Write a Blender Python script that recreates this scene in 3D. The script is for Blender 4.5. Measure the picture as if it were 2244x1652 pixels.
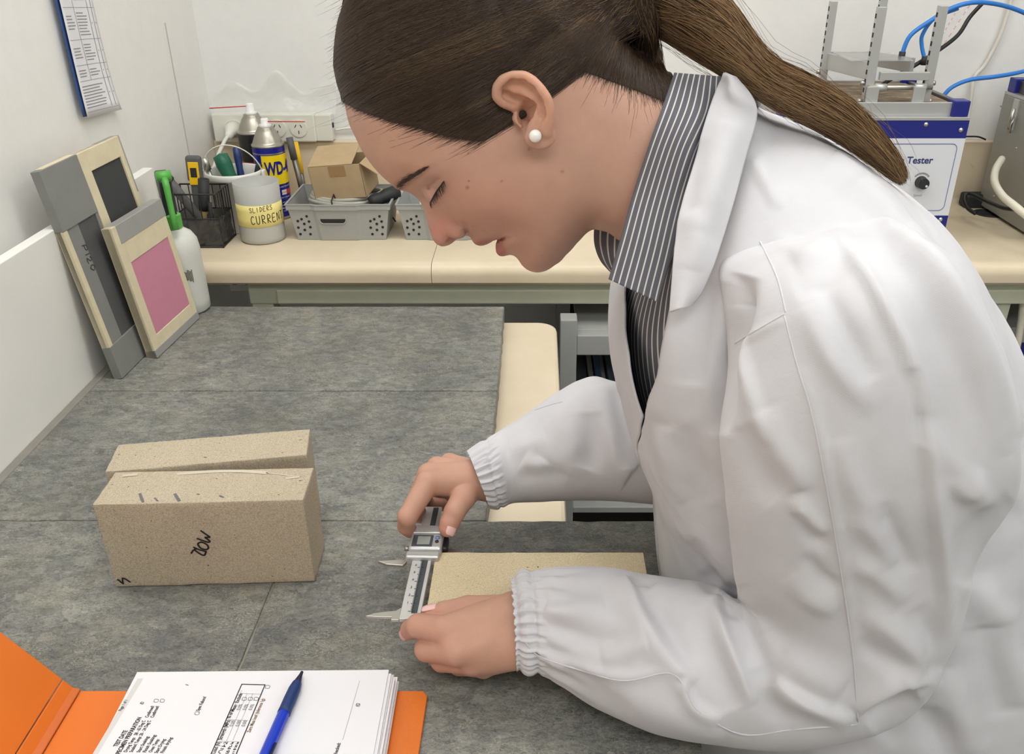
import bpy, bmesh, math, random
import numpy as np
from mathutils import Vector, Matrix
random.seed(7); np.random.seed(7)
for o in list(bpy.data.objects): bpy.data.objects.remove(o, do_unlink=True)
SC = bpy.context.scene
COL = SC.collection
# ------------------------------------------------------------------ camera
FPX, PU, PV, TH = 1900.0, 1176.0, 826.0, math.radians(27.5)
CT, ST = math.cos(TH), math.sin(TH)
CZ = 1.535                      # camera height
SL = 0.93                       # top of the slate slabs
BT = 0.975                      # top of the cream bench along the back wall
XW, YW = -0.715, 1.955          # left wall, back wall
cam = bpy.data.cameras.new('camera'); camo = bpy.data.objects.new('camera', cam); COL.objects.link(camo)
cam.sensor_fit = 'HORIZONTAL'; cam.sensor_width = 36.0; cam.lens = 36.0*FPX/2244.0
cam.shift_x = (1122.0-PU)/2244.0; cam.clip_start = 0.01
camo.location = (0, 0, CZ); camo.rotation_euler = (math.pi/2-TH, 0, 0)
SC.camera = camo
SC.view_settings.view_transform = 'Standard'; SC.view_settings.look = 'None'
SC.view_settings.gamma = 1.0; SC.view_settings.use_curve_mapping = False
SC.view_settings.exposure = -0.13
w = bpy.data.worlds.new('world'); SC.world = w; w.use_nodes = True
w.node_tree.nodes['Background'].inputs[0].default_value = (0.9, 0.95, 1.0, 1)
w.node_tree.nodes['Background'].inputs[1].default_value = 0.3
# ceiling light panels: (centre x, centre y, size x, size y, watts)
CEIL = 2.55
LAMPS = [(-0.10, 0.95, 1.2, 0.60, 7.6), (1.30, 1.0, 1.2, 0.60, 4.8), (0.2, -0.6, 1.2, 0.60, 11.5), (1.7, -0.6, 1.2, 0.60, 6.5)]
def ceiling_lamp_light(x, y, sx, sy, watt, parent):
    l = bpy.data.lights.new('lamp_light', 'AREA'); l.shape = 'RECTANGLE'; l.size = sx; l.size_y = sy
    l.energy = watt; l.color = (1.0, 0.99, 0.975)
    o = bpy.data.objects.new('lamp_light', l); COL.objects.link(o); o.parent = parent; o.location = (0, 0, -0.012)
# ------------------------------------------------------------------ pixel -> place
def ray(u, v):
    x = (u-PU)/FPX; y = (PV-v)/FPX
    return Vector((x, CT+y*ST, -ST+y*CT))
def atT(u, v, t): return Vector((0, 0, CZ))+ray(u, v)*t
def atY(u, v, Y): r = ray(u, v); return Vector((0, 0, CZ))+r*(Y/r.y)
def atZ(u, v, Z): r = ray(u, v); return Vector((0, 0, CZ))+r*((Z-CZ)/r.z)
def atX(u, v, X): r = ray(u, v); return Vector((0, 0, CZ))+r*(X/r.x)
def proj(P):
    P = np.asarray(P, float).reshape(-1, 3)
    dz = P[:, 2]-CZ
    zc = P[:, 1]*CT-dz*ST; yc = P[:, 1]*ST+dz*CT
    return PU+FPX*P[:, 0]/zc, PV-FPX*yc/zc
# ------------------------------------------------------------------ materials
def srgb(r, g, b):
    f = lambda c: (c/255/12.92 if c/255 <= 0.04045 else ((c/255+0.055)/1.055)**2.4)
    return (f(r), f(g), f(b), 1.0)
class NT:
    def __init__(s, m): s.t = m.node_tree; s.n = s.t.nodes; s.l = s.t.links; s.b = s.n['Principled BSDF']
    def add(s, kind, **kw):
        n = s.n.new(kind)
        for k, v in kw.items():
            if k.startswith('_'): setattr(n, k[1:], v)
            else: n.inputs[k.replace('__', ' ')].default_value = v
        return n
    def link(s, a, b): s.l.new(a, b)
    def coord(s, kind='Object', scale=(1, 1, 1), rot=(0, 0, 0)):
        c = s.add('ShaderNodeTexCoord'); m = s.add('ShaderNodeMapping')
        m.inputs['Scale'].default_value = scale; m.inputs['Rotation'].default_value = rot
        s.link(c.outputs[kind], m.inputs['Vector']); return m.outputs[0]
    def noise(s, co, scale, detail=4, rough=0.5, dist=0.0):
        n = s.add('ShaderNodeTexNoise', Scale=scale, Detail=detail, Roughness=rough, Distortion=dist); s.link(co, n.inputs['Vector']); return n.outputs[0]
    def ramp(s, fac, stops, interp='LINEAR'):
        r = s.add('ShaderNodeValToRGB'); r.color_ramp.interpolation = interp
        e = r.color_ramp.elements
        while len(e) < len(stops): e.new(0.5)
        for i, (p, c) in enumerate(stops): e[i].position = p; e[i].color = c if len(c) == 4 else tuple(c)+(1,)
        s.link(fac, r.inputs[0]); return r.outputs[0]
    def mix(s, fac, a, b, mode='MIX'):
        m = s.add('ShaderNodeMix', _data_type='RGBA', _blend_type=mode)
        for i, x in ((0, fac), (6, a), (7, b)):
            if hasattr(x, 'is_linked') or hasattr(x, 'links'): s.link(x, m.inputs[i])
            else: m.inputs[i].default_value = x
        return m.outputs[2]
    def bump(s, h, strength=0.3, dist=0.002, prev=None):
        b = s.add('ShaderNodeBump', Strength=strength, Distance=dist); s.link(h, b.inputs['Height'])
        if prev is not None: s.link(prev, b.inputs['Normal'])
        s.link(b.outputs[0], s.b.inputs['Normal']); return b.outputs[0]
    def color(s, c): s.link(c, s.b.inputs['Base Color'])
MATS = {}
def mat(name, col, rough=0.5, metal=0.0, spec=0.5, var=0.0, vscale=30, bump=0.0, bscale=200, bdist=0.0005, coord='Object', trans=0.0, sss=0.0, alpha=1.0, emit=0.0):
    m = bpy.data.materials.new(name); m.use_nodes = True; t = NT(m); b = t.b
    b.inputs['Base Color'].default_value = col; b.inputs['Roughness'].default_value = rough; b.inputs['Metallic'].default_value = metal
    b.inputs['Specular IOR Level'].default_value = spec; b.inputs['Transmission Weight'].default_value = trans
    b.inputs['Alpha'].default_value = alpha
    if sss: b.inputs['Subsurface Weight'].default_value = sss; b.inputs['Subsurface Radius'].default_value = (0.01, 0.006, 0.004); b.inputs['Subsurface Scale'].default_value = 1.0
    if emit: b.inputs['Emission Color'].default_value = col; b.inputs['Emission Strength'].default_value = emit
    if var:
        co = t.coord(coord); f = t.noise(co, vscale, 5, 0.6)
        d = tuple(max(0, c*(1-var)) for c in col[:3])+(1,); l = tuple(min(1, c*(1+var*0.7)) for c in col[:3])+(1,)
        t.color(t.ramp(f, [(0.3, d), (0.7, l)]))
    if bump:
        co = t.coord(coord); t.bump(t.noise(co, bscale, 3), bump, bdist)
    MATS[name] = m; return m
# ------------------------------------------------------------------ mesh helpers
class MB:
    def __init__(s): s.v = []; s.f = []
    def add(s, vs, fs):
        o = len(s.v); s.v += [Vector(p) for p in vs]; s.f += [tuple(i+o for i in f) for f in fs]; return s
    def box(s, c, d, rot=None, bev=0.0):
        x, y, z = d[0]/2, d[1]/2, d[2]/2; R = rot if rot is not None else Matrix.Identity(3)
        if bev <= 0:
            vs = [(-x, -y, -z), (x, -y, -z), (x, y, -z), (-x, y, -z), (-x, -y, z), (x, -y, z), (x, y, z), (-x, y, z)]
            fs = [(3, 2, 1, 0), (4, 5, 6, 7), (0, 1, 5, 4), (1, 2, 6, 5), (2, 3, 7, 6), (3, 0, 4, 7)]
            return s.add([R @ Vector(p)+Vector(c) for p in vs], fs)
        bm = bmesh.new(); bmesh.ops.create_cube(bm, size=1.0)
        for vv in bm.verts: vv.co = Vector((vv.co.x*d[0], vv.co.y*d[1], vv.co.z*d[2]))
        bmesh.ops.bevel(bm, geom=list(bm.edges), offset=min(bev, min(d)*0.49), segments=3, profile=0.5, affect='EDGES')
        bm.verts.index_update(); vs = [R @ vv.co+Vector(c) for vv in bm.verts]; fs = [tuple(q.index for q in ff.verts) for ff in bm.faces]; bm.free()
        return s.add(vs, fs)
    def bb(s, p0, p1, bev=0.0):
        return s.box([(a+b)/2 for a, b in zip(p0, p1)], [abs(b-a) for a, b in zip(p0, p1)], None, bev)
    def hexa(s, p):   # 8 corners: bottom loop 4, top loop 4
        return s.add(p, [(3, 2, 1, 0), (4, 5, 6, 7), (0, 1, 5, 4), (1, 2, 6, 5), (2, 3, 7, 6), (3, 0, 4, 7)])
    def lathe(s, prof, c=(0, 0, 0), n=40, R=None):
        R = R if R is not None else Matrix.Identity(3); vs = []; fs = []; m = len(prof)
        for i in range(n):
            a = 2*math.pi*i/n
            for r, z in prof: vs.append(R @ Vector((r*math.cos(a), r*math.sin(a), z))+Vector(c))
        for i in range(n):
            j = (i+1) % n
            for k in range(m-1): fs.append((i*m+k, j*m+k, j*m+k+1, i*m+k+1))
        return s.add(vs, fs)
    def cyl(s, a, b, r, r2=None, n=24):
        a = Vector(a); b = Vector(b); r2 = r if r2 is None else r2; d = b-a; L = d.length
        R = d.to_track_quat('Z', 'Y').to_matrix()
        return s.lathe([(0, 0), (r, 0), (r2, L), (0, L)], a, n, R)
    def tube(s, pts, r, n=8, cap=True, closed=False):
        P = [Vector(p) for p in pts]; m = len(P); rr = r if hasattr(r, '__len__') else [r]*m
        vs = []; fs = []; up = None
        for i in range(m):
            t = (P[(i+1) % m]-P[i-1]) if closed else (P[min(i+1, m-1)]-P[max(i-1, 0)])
            t.normalize()
            if up is None:
                up = Vector((0, 0, 1)) if abs(t.z) < 0.9 else Vector((1, 0, 0))
            a = up-t*up.dot(t); a.normalize(); up = a; b = t.cross(a)
            for k in range(n):
                an = 2*math.pi*k/n; vs.append(P[i]+(a*math.cos(an)+b*math.sin(an))*rr[i])
        for i in range(m if closed else m-1):
            j = (i+1) % m
            for k in range(n): fs.append((i*n+k, i*n+(k+1) % n, j*n+(k+1) % n, j*n+k))
        if cap and not closed: fs += [tuple(range(n))[::-1], tuple((m-1)*n+k for k in range(n))]
        return s.add(vs, fs)
    def prism(s, poly, d, R=None, c=(0, 0, 0)):  # poly in xy, extruded z 0..d
        R = R if R is not None else Matrix.Identity(3); n = len(poly)
        vs = [R @ Vector((x, y, 0))+Vector(c) for x, y in poly]+[R @ Vector((x, y, d))+Vector(c) for x, y in poly]
        fs = [tuple(range(n))[::-1], tuple(range(n, 2*n))]+[(i, (i+1) % n, n+(i+1) % n, n+i) for i in range(n)]
        return s.add(vs, fs)
    def grid(s, rows, closed=False):
        n = len(rows[0]); vs = [p for r in rows for p in r]; fs = []
        for i in range(len(rows)-1):
            for k in range(n if closed else n-1):
                k2 = (k+1) % n; fs.append((i*n+k, i*n+k2, (i+1)*n+k2, (i+1)*n+k))
        return s.add(vs, fs)
    def xf(s, M): s.v = [M @ p for p in s.v]; return s
    def build(s, name, m, parent=None, smooth=False, base=None, bev=0.0, auto=None):
        me = bpy.data.meshes.new(name)
        off = Vector(base) if base is not None else Vector((0, 0, 0))
        me.from_pydata([tuple(p-off) for p in s.v], [], s.f); me.update()
        bm = bmesh.new(); bm.from_mesh(me); bmesh.ops.recalc_face_normals(bm, faces=bm.faces); bm.to_mesh(me); bm.free()
        o = bpy.data.objects.new(name, me); COL.objects.link(o)
        if m is not None: me.materials.append(MATS[m] if isinstance(m, str) else m)
        if smooth or auto: me.polygons.foreach_set('use_smooth', [True]*len(me.polygons))
        if auto: me.set_sharp_from_angle(angle=math.radians(auto))
        if parent is not None:
            o.parent = parent
        elif base is not None: o.location = off
        if bev:
            b = o.modifiers.new('bevel', 'BEVEL'); b.width = bev; b.segments = 2; b.limit_method = 'ANGLE'; b.angle_limit = math.radians(40)
        return o
def tag(o, label, cat, group=None, kind=None):
    if label: o['label'] = label
    if cat: o['category'] = cat
    if group: o['group'] = group
    if kind: o['kind'] = kind
    return o
def thing(name, label, cat, loc=(0, 0, 0), rz=0.0, group=None):
    o = bpy.data.objects.new(name, None); COL.objects.link(o); o.empty_display_size = 0.05
    o.location = loc; o.rotation_euler = (0, 0, rz); return tag(o, label, cat, group)
def struct(o): o['kind'] = 'structure'; return o
RX = lambda a: Matrix.Rotation(a, 3, 'X')
RY = lambda a: Matrix.Rotation(a, 3, 'Y')
RZ = lambda a: Matrix.Rotation(a, 3, 'Z')
def text_mesh(s, size, name, m, M, parent=None, align='LEFT', bend=None, space=1.0, bold=0.0, sx=1.0):
    c = bpy.data.curves.new(name, 'FONT'); c.body = s; c.size = size; c.align_x = align; c.space_character = space; c.offset = bold
    c.resolution_u = 3
    o = bpy.data.objects.new(name, c); COL.objects.link(o)
    dg = bpy.context.evaluated_depsgraph_get()
    me = bpy.data.meshes.new_from_object(o.evaluated_get(dg)); bpy.data.objects.remove(o, do_unlink=True)
    for vv in me.vertices:
        p = Vector((vv.co.x*sx, vv.co.y, 0))
        vv.co = M @ (bend(p) if bend else p)
    me.name = name; me.materials.clear(); me.materials.append(MATS[m])
    ob = bpy.data.objects.new(name, me); COL.objects.link(ob); ob.parent = parent; return ob
def strokes(lines, w, name, m, M, parent=None, bend=None, sm=True):
    mb = MB()
    for L in lines:
        P = smooth_poly([Vector((p[0], p[1], 0)) for p in L], 4) if len(L) > 2 and sm else [Vector((p[0], p[1], 0)) for p in L]
        vs = []; fs = []
        for i, p in enumerate(P):
            t = P[min(i+1, len(P)-1)]-P[max(i-1, 0)]; t.normalize(); n = Vector((-t.y, t.x, 0))*w*0.5
            e = t*w*0.3*(-1 if i == 0 else (1 if i == len(P)-1 else 0))
            for q in (p-n+e, p+n+e): vs.append(M @ (bend(q) if bend else q))
        for i in range(len(P)-1): fs.append((2*i, 2*i+1, 2*i+3, 2*i+2))
        mb.add(vs, fs)
    return mb.build(name, m, parent)
def smooth_poly(P, k=4):
    out = []; n = len(P)
    for i in range(n-1):
        p0, p1, p2, p3 = P[max(i-1, 0)], P[i], P[i+1], P[min(i+2, n-1)]
        for j in range(k):
            t = j/k
            out.append(0.5*((2*p1)+(p2-p0)*t+(2*p0-5*p1+4*p2-p3)*t*t+(3*p1-p0-3*p2+p3)*t**3))
    out.append(P[-1]); return out
# ------------------------------------------------------------------ materials of the place
def wall_mat(name, c):
    m = bpy.data.materials.new(name); m.use_nodes = True; t = NT(m); MATS[name] = m
    co = t.coord('Object'); f = t.noise(co, 3.0, 6, 0.6); g = t.noise(co, 40.0, 5, 0.7)
    a = t.ramp(f, [(0.3, [x*0.94 for x in c[:3]]), (0.7, c[:3])])
    t.color(t.mix(0.25, a, t.ramp(g, [(0.35, [x*0.9 for x in c[:3]]), (0.6, c[:3])])))
    t.b.inputs['Roughness'].default_value = 0.55; t.bump(t.noise(co, 150, 3), 0.08, 0.001); return m
wall_mat('wall_paint', srgb(245, 244, 240)); wall_mat('wall_paint_back', srgb(240, 240, 238))
mat('ceiling_white', srgb(240, 240, 236), 0.8)
mat('floor_vinyl', srgb(120, 118, 112), 0.5, var=0.2, vscale=6)
mat('lamp_glow', (1.0, 0.985, 0.95, 1), 0.5, emit=3.0)
mat('white_metal', srgb(225, 226, 224), 0.4)
def slate_mat():
    m = bpy.data.materials.new('slate'); m.use_nodes = True; t = NT(m); MATS['slate'] = m
    co = t.coord('Object')
    c1 = t.coord('Object', (1, 1.7, 1), (0, 0, 0.15))
    big = t.noise(co, 5.0, 4, 0.55); mid = t.noise(c1, 34.0, 6, 0.62, 1.2); fine = t.noise(c1, 120.0, 6, 0.70, 2.2)
    vo = t.add('ShaderNodeTexVoronoi', Scale=75.0, Randomness=1.0); wn = t.add('ShaderNodeVectorMath', _operation='ADD')
    nz = t.add('ShaderNodeTexNoise', Scale=60.0, Detail=3.0); t.link(c1, nz.inputs['Vector']); sc_ = t.add('ShaderNodeVectorMath', _operation='SCALE'); sc_.inputs['Scale'].default_value = 0.03
    t.link(nz.outputs[1], sc_.inputs[0]); t.link(c1, wn.inputs[0]); t.link(sc_.outputs[0], wn.inputs[1]); t.link(wn.outputs[0], vo.inputs['Vector'])
    sep = t.add('ShaderNodeSeparateColor'); t.link(vo.outputs['Color'], sep.inputs[0])
    cell = t.ramp(sep.outputs[0], [(0.05, srgb(80, 82, 84)), (0.4, srgb(110, 112, 112)), (0.7, srgb(133, 134, 131)), (0.97, srgb(166, 165, 157))])
    base = t.ramp(mid, [(0.34, srgb(74, 76, 78)), (0.47, srgb(110, 112, 112)), (0.56, srgb(133, 134, 131)), (0.68, srgb(166, 165, 155))])
    flak = t.ramp(fine, [(0.36, srgb(66, 67, 66)), (0.49, srgb(116, 117, 113)), (0.60, srgb(142, 142, 132)), (0.70, srgb(192, 189, 174))])
    c = t.mix(0.5, base, cell); c = t.mix(0.45, c, flak)
    warm = t.ramp(t.noise(co, 16.0, 5, 0.6, 0.6), [(0.5, (0, 0, 0)), (0.68, (1, 1, 1))])
    wf = t.add('ShaderNodeMath', _operation='MULTIPLY'); t.link(warm, wf.inputs[0]); wf.inputs[1].default_value = 0.20
    c = t.mix(wf.outputs[0], c, srgb(146, 138, 112))
    c = t.mix(0.6, c, t.ramp(big, [(0.36, (0.55, 0.56, 0.57)), (0.62, (1.22, 1.22, 1.19))]), 'MULTIPLY')
    sc = t.coord('Object', (6, 60, 6), (0, 0, 0.5)); scr = t.ramp(t.noise(sc, 3.2, 5, 0.65, 1.2), [(0.66, (0, 0, 0)), (0.72, (1, 1, 1))])
    sf = t.add('ShaderNodeMath', _operation='MULTIPLY'); t.link(scr, sf.inputs[0]); sf.inputs[1].default_value = 0.2
    c = t.mix(sf.outputs[0], c, srgb(182, 180, 168))
    fb = t.noise(c1, 62.0, 2, 0.5, 5.0); fib = t.ramp(fb, [(0.475, (0, 0, 0)), (0.497, (1, 1, 1)), (0.503, (1, 1, 1)), (0.525, (0, 0, 0))])
    fm_ = t.ramp(t.noise(co, 22.0, 4, 0.6), [(0.42, (0, 0, 0)), (0.62, (1, 1, 1))]); ff = t.add('ShaderNodeMath', _operation='MULTIPLY'); t.link(fib, ff.inputs[0]); t.link(fm_, ff.inputs[1])
    f2 = t.add('ShaderNodeMath', _operation='MULTIPLY'); t.link(ff.outputs[0], f2.inputs[0]); f2.inputs[1].default_value = 0.8
    c = t.mix(f2.outputs[0], c, srgb(186, 182, 162))
    sh1 = t.ramp(t.noise(c1, 150.0, 3, 0.6, 1.5), [(0.30, (0.35, 0.36, 0.37)), (0.42, (1, 1, 1))]); c = t.mix(0.7, c, sh1, 'MULTIPLY')
    t.color(c); t.b.inputs['Roughness'].default_value = 0.5; t.b.inputs['Specular IOR Level'].default_value = 0.4
    n = t.bump(mid, 0.35, 0.0015); t.bump(fine, 0.35, 0.0008, n)
slate_mat()
def laminate():
    m = bpy.data.materials.new('cream_laminate'); m.use_nodes = True; t = NT(m); MATS['cream_laminate'] = m
    co = t.coord('Object'); c = srgb(228, 209, 176)
    f = t.noise(co, 7, 6, 0.6); a = t.ramp(f, [(0.3, srgb(217, 202, 174)), (0.7, srgb(229, 215, 189))])
    st = t.ramp(t.noise(co, 55, 4, 0.6, 0.5), [(0.70, (0, 0, 0)), (0.76, (1, 1, 1))])
    sf = t.add('ShaderNodeMath', _operation='MULTIPLY'); t.link(st, sf.inputs[0]); sf.inputs[1].default_value = 0.30
    t.color(t.mix(sf.outputs[0], a, srgb(176, 152, 116))); t.b.inputs['Roughness'].default_value = 0.38
laminate()
mat('cream_seam', srgb(188, 168, 134), 0.5)
mat('frame_green', srgb(196, 200, 178), 0.45, var=0.05, vscale=20)
mat('grey_frame', srgb(172, 174, 172), 0.45)
mat('dark_void', srgb(40, 38, 36), 0.8)
mat('white_panel', srgb(242, 241, 236), 0.35, var=0.03, vscale=5)
def sand_mat(name, dark, midc, lite, warm=0.0):
    m = bpy.data.materials.new(name); m.use_nodes = True; t = NT(m); MATS[name] = m
    co = t.coord('Object'); f = t.noise(co, 420, 4, 0.75); g = t.noise(co, 16, 5, 0.6); h = t.noise(co, 900, 2, 0.6)
    c = t.ramp(f, [(0.30, dark), (0.46, midc), (0.58, midc), (0.74, lite)])
    c = t.mix(0.5, c, t.ramp(h, [(0.35, dark), (0.5, midc), (0.7, lite)]))
    c = t.mix(0.5, c, t.ramp(g, [(0.3, (0.86, 0.85, 0.83)), (0.7, (1.08, 1.07, 1.05))]), 'MULTIPLY')
    sp = t.ramp(t.noise(co, 150, 2, 0.5), [(0.735, (0, 0, 0)), (0.755, (1, 1, 1))]); c = t.mix(sp, c, srgb(112, 92, 64))
    t.color(c); t.b.inputs['Roughness'].default_value = 0.92; t.b.inputs['Specular IOR Level'].default_value = 0.15
    t.bump(f, 0.5, 0.0006)
sand_mat('sandstone', srgb(142, 131, 111), srgb(185, 173, 151), srgb(212, 203, 186))
sand_mat('sandstone_pale', srgb(172, 154, 122), srgb(206, 192, 160), srgb(224, 213, 188))
mat('marker_ink', srgb(28, 26, 28), 0.6)
mat('pencil_grey', srgb(105, 105, 106), 0.7)
mat('chalk_white', srgb(196, 187, 170), 0.95)
# ------------------------------------------------------------------ the room
def wall(name, p0, p1, m): return struct(MB().bb(p0, p1).build(name, m))
struct(MB().bb((XW-0.1, -2.0, -0.05), (3.2, YW+0.1, 0)).build('floor', 'floor_vinyl'))
struct(MB().bb((XW-0.1, -2.0, CEIL), (3.2, YW+0.1, CEIL+0.08)).build('ceiling', 'ceiling_white'))
wl = wall('wall_left', (XW-0.1, -2.0, 0), (XW, YW+0.1, CEIL), 'wall_paint')
wall('wall_back', (XW, YW, 0), (3.2, YW+0.1, CEIL), 'wall_paint_back')
wall('wall_right', (3.2, -2.0, 0), (3.3, YW+0.1, CEIL), 'wall_paint')
wall('wall_front', (XW-0.1, -2.1, 0), (3.3, -2.0, CEIL), 'wall_paint')
# the raised joint of the left wall's lining
mat('joint_line', srgb(196, 195, 188), 0.6)
a = atX(362, 50, XW+0.001); b = atX(412, 345, XW+0.001)
MB().bb((XW, a.y-0.002, b.z-0.2), (XW+0.0012, a.y+0.001, a.z)).build('panel_joint', 'joint_line', wl)
for i, (x, y, sx, sy, watt) in enumerate(LAMPS):
    L = thing('ceiling_light', 'white framed ceiling light panel '+['above the slate bench', 'above the scrub testing machines', 'behind the photographer', 'far right behind the photographer'][i], 'ceiling light', (x, y, CEIL-0.002), group='ceiling light panels')
    fr = MB()
    for s in (-1, 1):
        fr.box((s*(sx/2+0.015), 0, -0.012), (0.03, sy+0.06, 0.024)); fr.box((0, s*(sy/2+0.015), -0.012), (sx, 0.03, 0.024))
    fr.build('frame', 'white_metal', L); MB().box((0, 0, -0.004), (sx, sy, 0.006)).build('diffuser', 'lamp_glow', L)
    ceiling_lamp_light(x, y, sx, sy, watt, L)
# ------------------------------------------------------------------ bench along the back wall
bench = thing('wall_bench', 'long cream laminate bench with a rounded front along the back wall', 'bench', (1.0, 1.72, 0))
def bench_prof():
    f = 1.527; p = [(f+0.006, BT-0.041), (f+0.001, BT-0.036)]
    for i in range(9):
        a = math.pi*0.5*i/8; p.append((f+0.022-0.022*math.cos(a), BT-0.022+0.022*math.sin(a)))
    back = YW-0.014
    for i in range(7):
        a = math.pi*0.5*i/6; p.append((back-0.012+0.012*math.sin(a), BT+0.012-0.012*math.cos(a)))
    p += [(back, BT+0.135), (back+0.004, BT+0.138), (YW-0.001, BT+0.138), (YW-0.001, BT-0.041)]
    return p
RP = Matrix(((0, 0, 1), (1, 0, 0), (0, 1, 0)))   # (y,z) profile extruded along x
for x0, x1 in ((XW+0.001, -0.1975), (-0.1965, 2.9)):
    MB().prism(bench_prof(), x1-x0, RP, (x0-1.0, -1.72, 0)).build('worktop', 'cream_laminate', bench, auto=35)
MB().bb((XW+0.16-1, 1.555-1.72, 0.884), (2.9-1, 1.59-1.72, 0.934)).build('front_rail', 'frame_green', bench, bev=0.003)
MB().bb((-0.50-1, 1.548-1.72, 0.887), (1.6-1, 1.556-1.72, 0.917)).build('rail_trim', 'frame_green', bench, bev=0.003)
for x in (-0.532, 0.9, 2.4):
    MB().bb((x-0.021-1, 1.557-1.72, 0.0), (x+0.021-1, 1.60-1.72, 0.934)).build('leg', 'frame_green', bench, bev=0.003)
ob = thing('power_outlet', 'small white power outlet under the cream bench beside the green leg', 'outlet', (-0.578, 1.60, 0.90))
MB().bb((-0.024, -0.012, -0.002), (0.024, 0.012, 0.034), 0.003).build('housing', 'white_metal', ob)
for dx in (-0.012, 0.012): MB().bb((dx-0.004, -0.0135, 0.012), (dx+0.004, -0.0115, 0.026)).build('slot', 'dark_void', ob)
# ------------------------------------------------------------------ cream bench that carries the slate
ret = thing('return_bench', 'cream laminate bench under the grey slate slabs', 'bench', (-0.3, 0.6, 0))
def rrect(x0, y0, x1, y1, r, n=6, corners=(1, 1, 1, 1)):
    out = []
    for (cx, cy, a0), on in zip(((x1-r, y1-r, 0), (x0+r, y1-r, 90), (x0+r, y0+r, 180), (x1-r, y0+r, 270)), corners):
        for i in range(n+1):
            a = math.radians(a0+90*i/n)
            out.append((cx+r*math.cos(a), cy+r*math.sin(a)) if on else (cx+r*(1 if math.cos(math.radians(a0+45)) > 0 else -1), cy+r*(1 if math.sin(math.radians(a0+45)) > 0 else -1)))
            if not on: break
    return out
Zc = SL-0.030
MB().prism(rrect(XW+0.002+0.3, -0.2-0.6, 0.036+0.3, 1.437-0.6, 0.035, 6, (1, 0, 0, 0)), 0.038, None, (0, 0, Zc-0.038)).build('worktop', 'cream_laminate', ret, bev=0.006)
for x in (-0.62, -0.02):
    for y in (0.0, 1.33): MB().bb((x-0.02+0.3, y-0.02-0.6, 0), (x+0.02+0.3, y+0.02-0.6, Zc-0.038)).build('leg', 'frame_green', ret)
MB().bb((-0.64+0.3, 1.30-0.6, Zc-0.09), (-0.02+0.3, 1.33-0.6, Zc-0.038)).build('rail', 'frame_green', ret)
slw = thing('slate_worktop', 'mottled grey slate slabs laid as a work surface on the cream bench', 'work surface', (-0.3, 0.6, Zc+0.0005))
def slab(x0, y0, x1, y1, seed):
    rnd = random.Random(seed); h = SL-Zc-0.001
    def edge(pa, pb, n, amp):
        out = []
        for i in range(n):
            t = i/n; j = amp*rnd.uniform(-1, 1) if 0 < i else 0
            dx, dy = pb[0]-pa[0], pb[1]-pa[1]; L = math.hypot(dx, dy)
            out.append((pa[0]+dx*t-dy/L*j, pa[1]+dy*t+dx/L*j))
        return out
    c = [(x0, y0), (x1, y0), (x1, y1), (x0, y1)]; out = []
    for i in range(4): out += edge(c[i], c[(i+1) % 4], 26, 0.0011)
    MB().prism([(x+0.3, y-0.6) for x, y in out], h).build('slab', 'slate', slw, bev=0.0022)
g = 0.0007
slab(-0.667, 1.120+g, -0.058, 1.438, 1); slab(-0.667, 0.807+g, -0.058, 1.120-g, 2)
slab(-0.667, 0.20, -0.274-g, 0.807-g, 3); slab(-0.274+g, 0.20, 0.138, 0.807-g, 4)
mat('slate_joint', srgb(150, 146, 134), 0.9, var=0.2, vscale=60)
MB().bb((-0.667+0.3, 0.2-0.6, 0.0), (-0.06+0.3, 1.43-0.6, SL-Zc-0.0035)).build('joint_filler', 'slate_joint', slw)
mat('sealant', srgb(138, 134, 126), 0.6, var=0.1, vscale=30)
MB().bb((-0.6675+0.3, 0.2-0.6, 0.0), (-0.655+0.3, 1.437-0.6, SL-Zc+0.0002)).build('edge_sealant', 'sealant', slw, bev=0.001)
# extra support under the slab that overhangs to the right
MB().bb((0.04+0.3, 0.2-0.6, -0.02), (0.13+0.3, 0.79-0.6, -0.001)).build('support_rail', 'grey_frame', slw)
# white side panel along the left of the slate
sp = MB().bb((-0.685, -0.2, SL-0.028), (-0.668, 1.505, SL+0.232)).build('side_panel', 'white_panel', None, base=(-0.676, 0.65, SL-0.028), bev=0.0015)
tag(sp, 'low white upright panel along the left edge of the slate', 'panel')
# ------------------------------------------------------------------ grey shelf unit under the back bench
sh = thing('shelf_unit', 'grey metal shelf unit under the cream bench behind the person', 'shelf', (0.45, 1.62, 0))
def shb(p0, p1, n, m): MB().bb([p0[0]-0.45, p0[1]-1.62, p0[2]], [p1[0]-0.45, p1[1]-1.62, p1[2]]).build(n, m, sh, bev=0.002)
shb((0.045, 1.50, 0.0), (0.077, 1.535, 0.875), 'upright', 'grey_frame'); shb((0.82, 1.50, 0.0), (0.85, 1.535, 0.875), 'upright', 'grey_frame')
shb((0.045, 1.84, 0.0), (0.077, 1.87, 0.875), 'upright', 'grey_frame'); shb((0.82, 1.84, 0.0), (0.85, 1.87, 0.875), 'upright', 'grey_frame')
shb((0.077, 1.502, 0.80), (0.82, 1.53, 0.842), 'shelf_rail', 'grey_frame')
shb((0.077, 1.53, 0.832), (0.82, 1.87, 0.842), 'shelf_board', 'grey_frame')
shb((0.077, 1.505, 0.425), (0.82, 1.87, 0.44), 'shelf_board', 'grey_frame')
shb((0.077, 1.86, 0.0), (0.82, 1.868, 0.80), 'shade_backing', 'dark_void')  # near-black sheet, its colour stands for the shade under the bench
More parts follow.
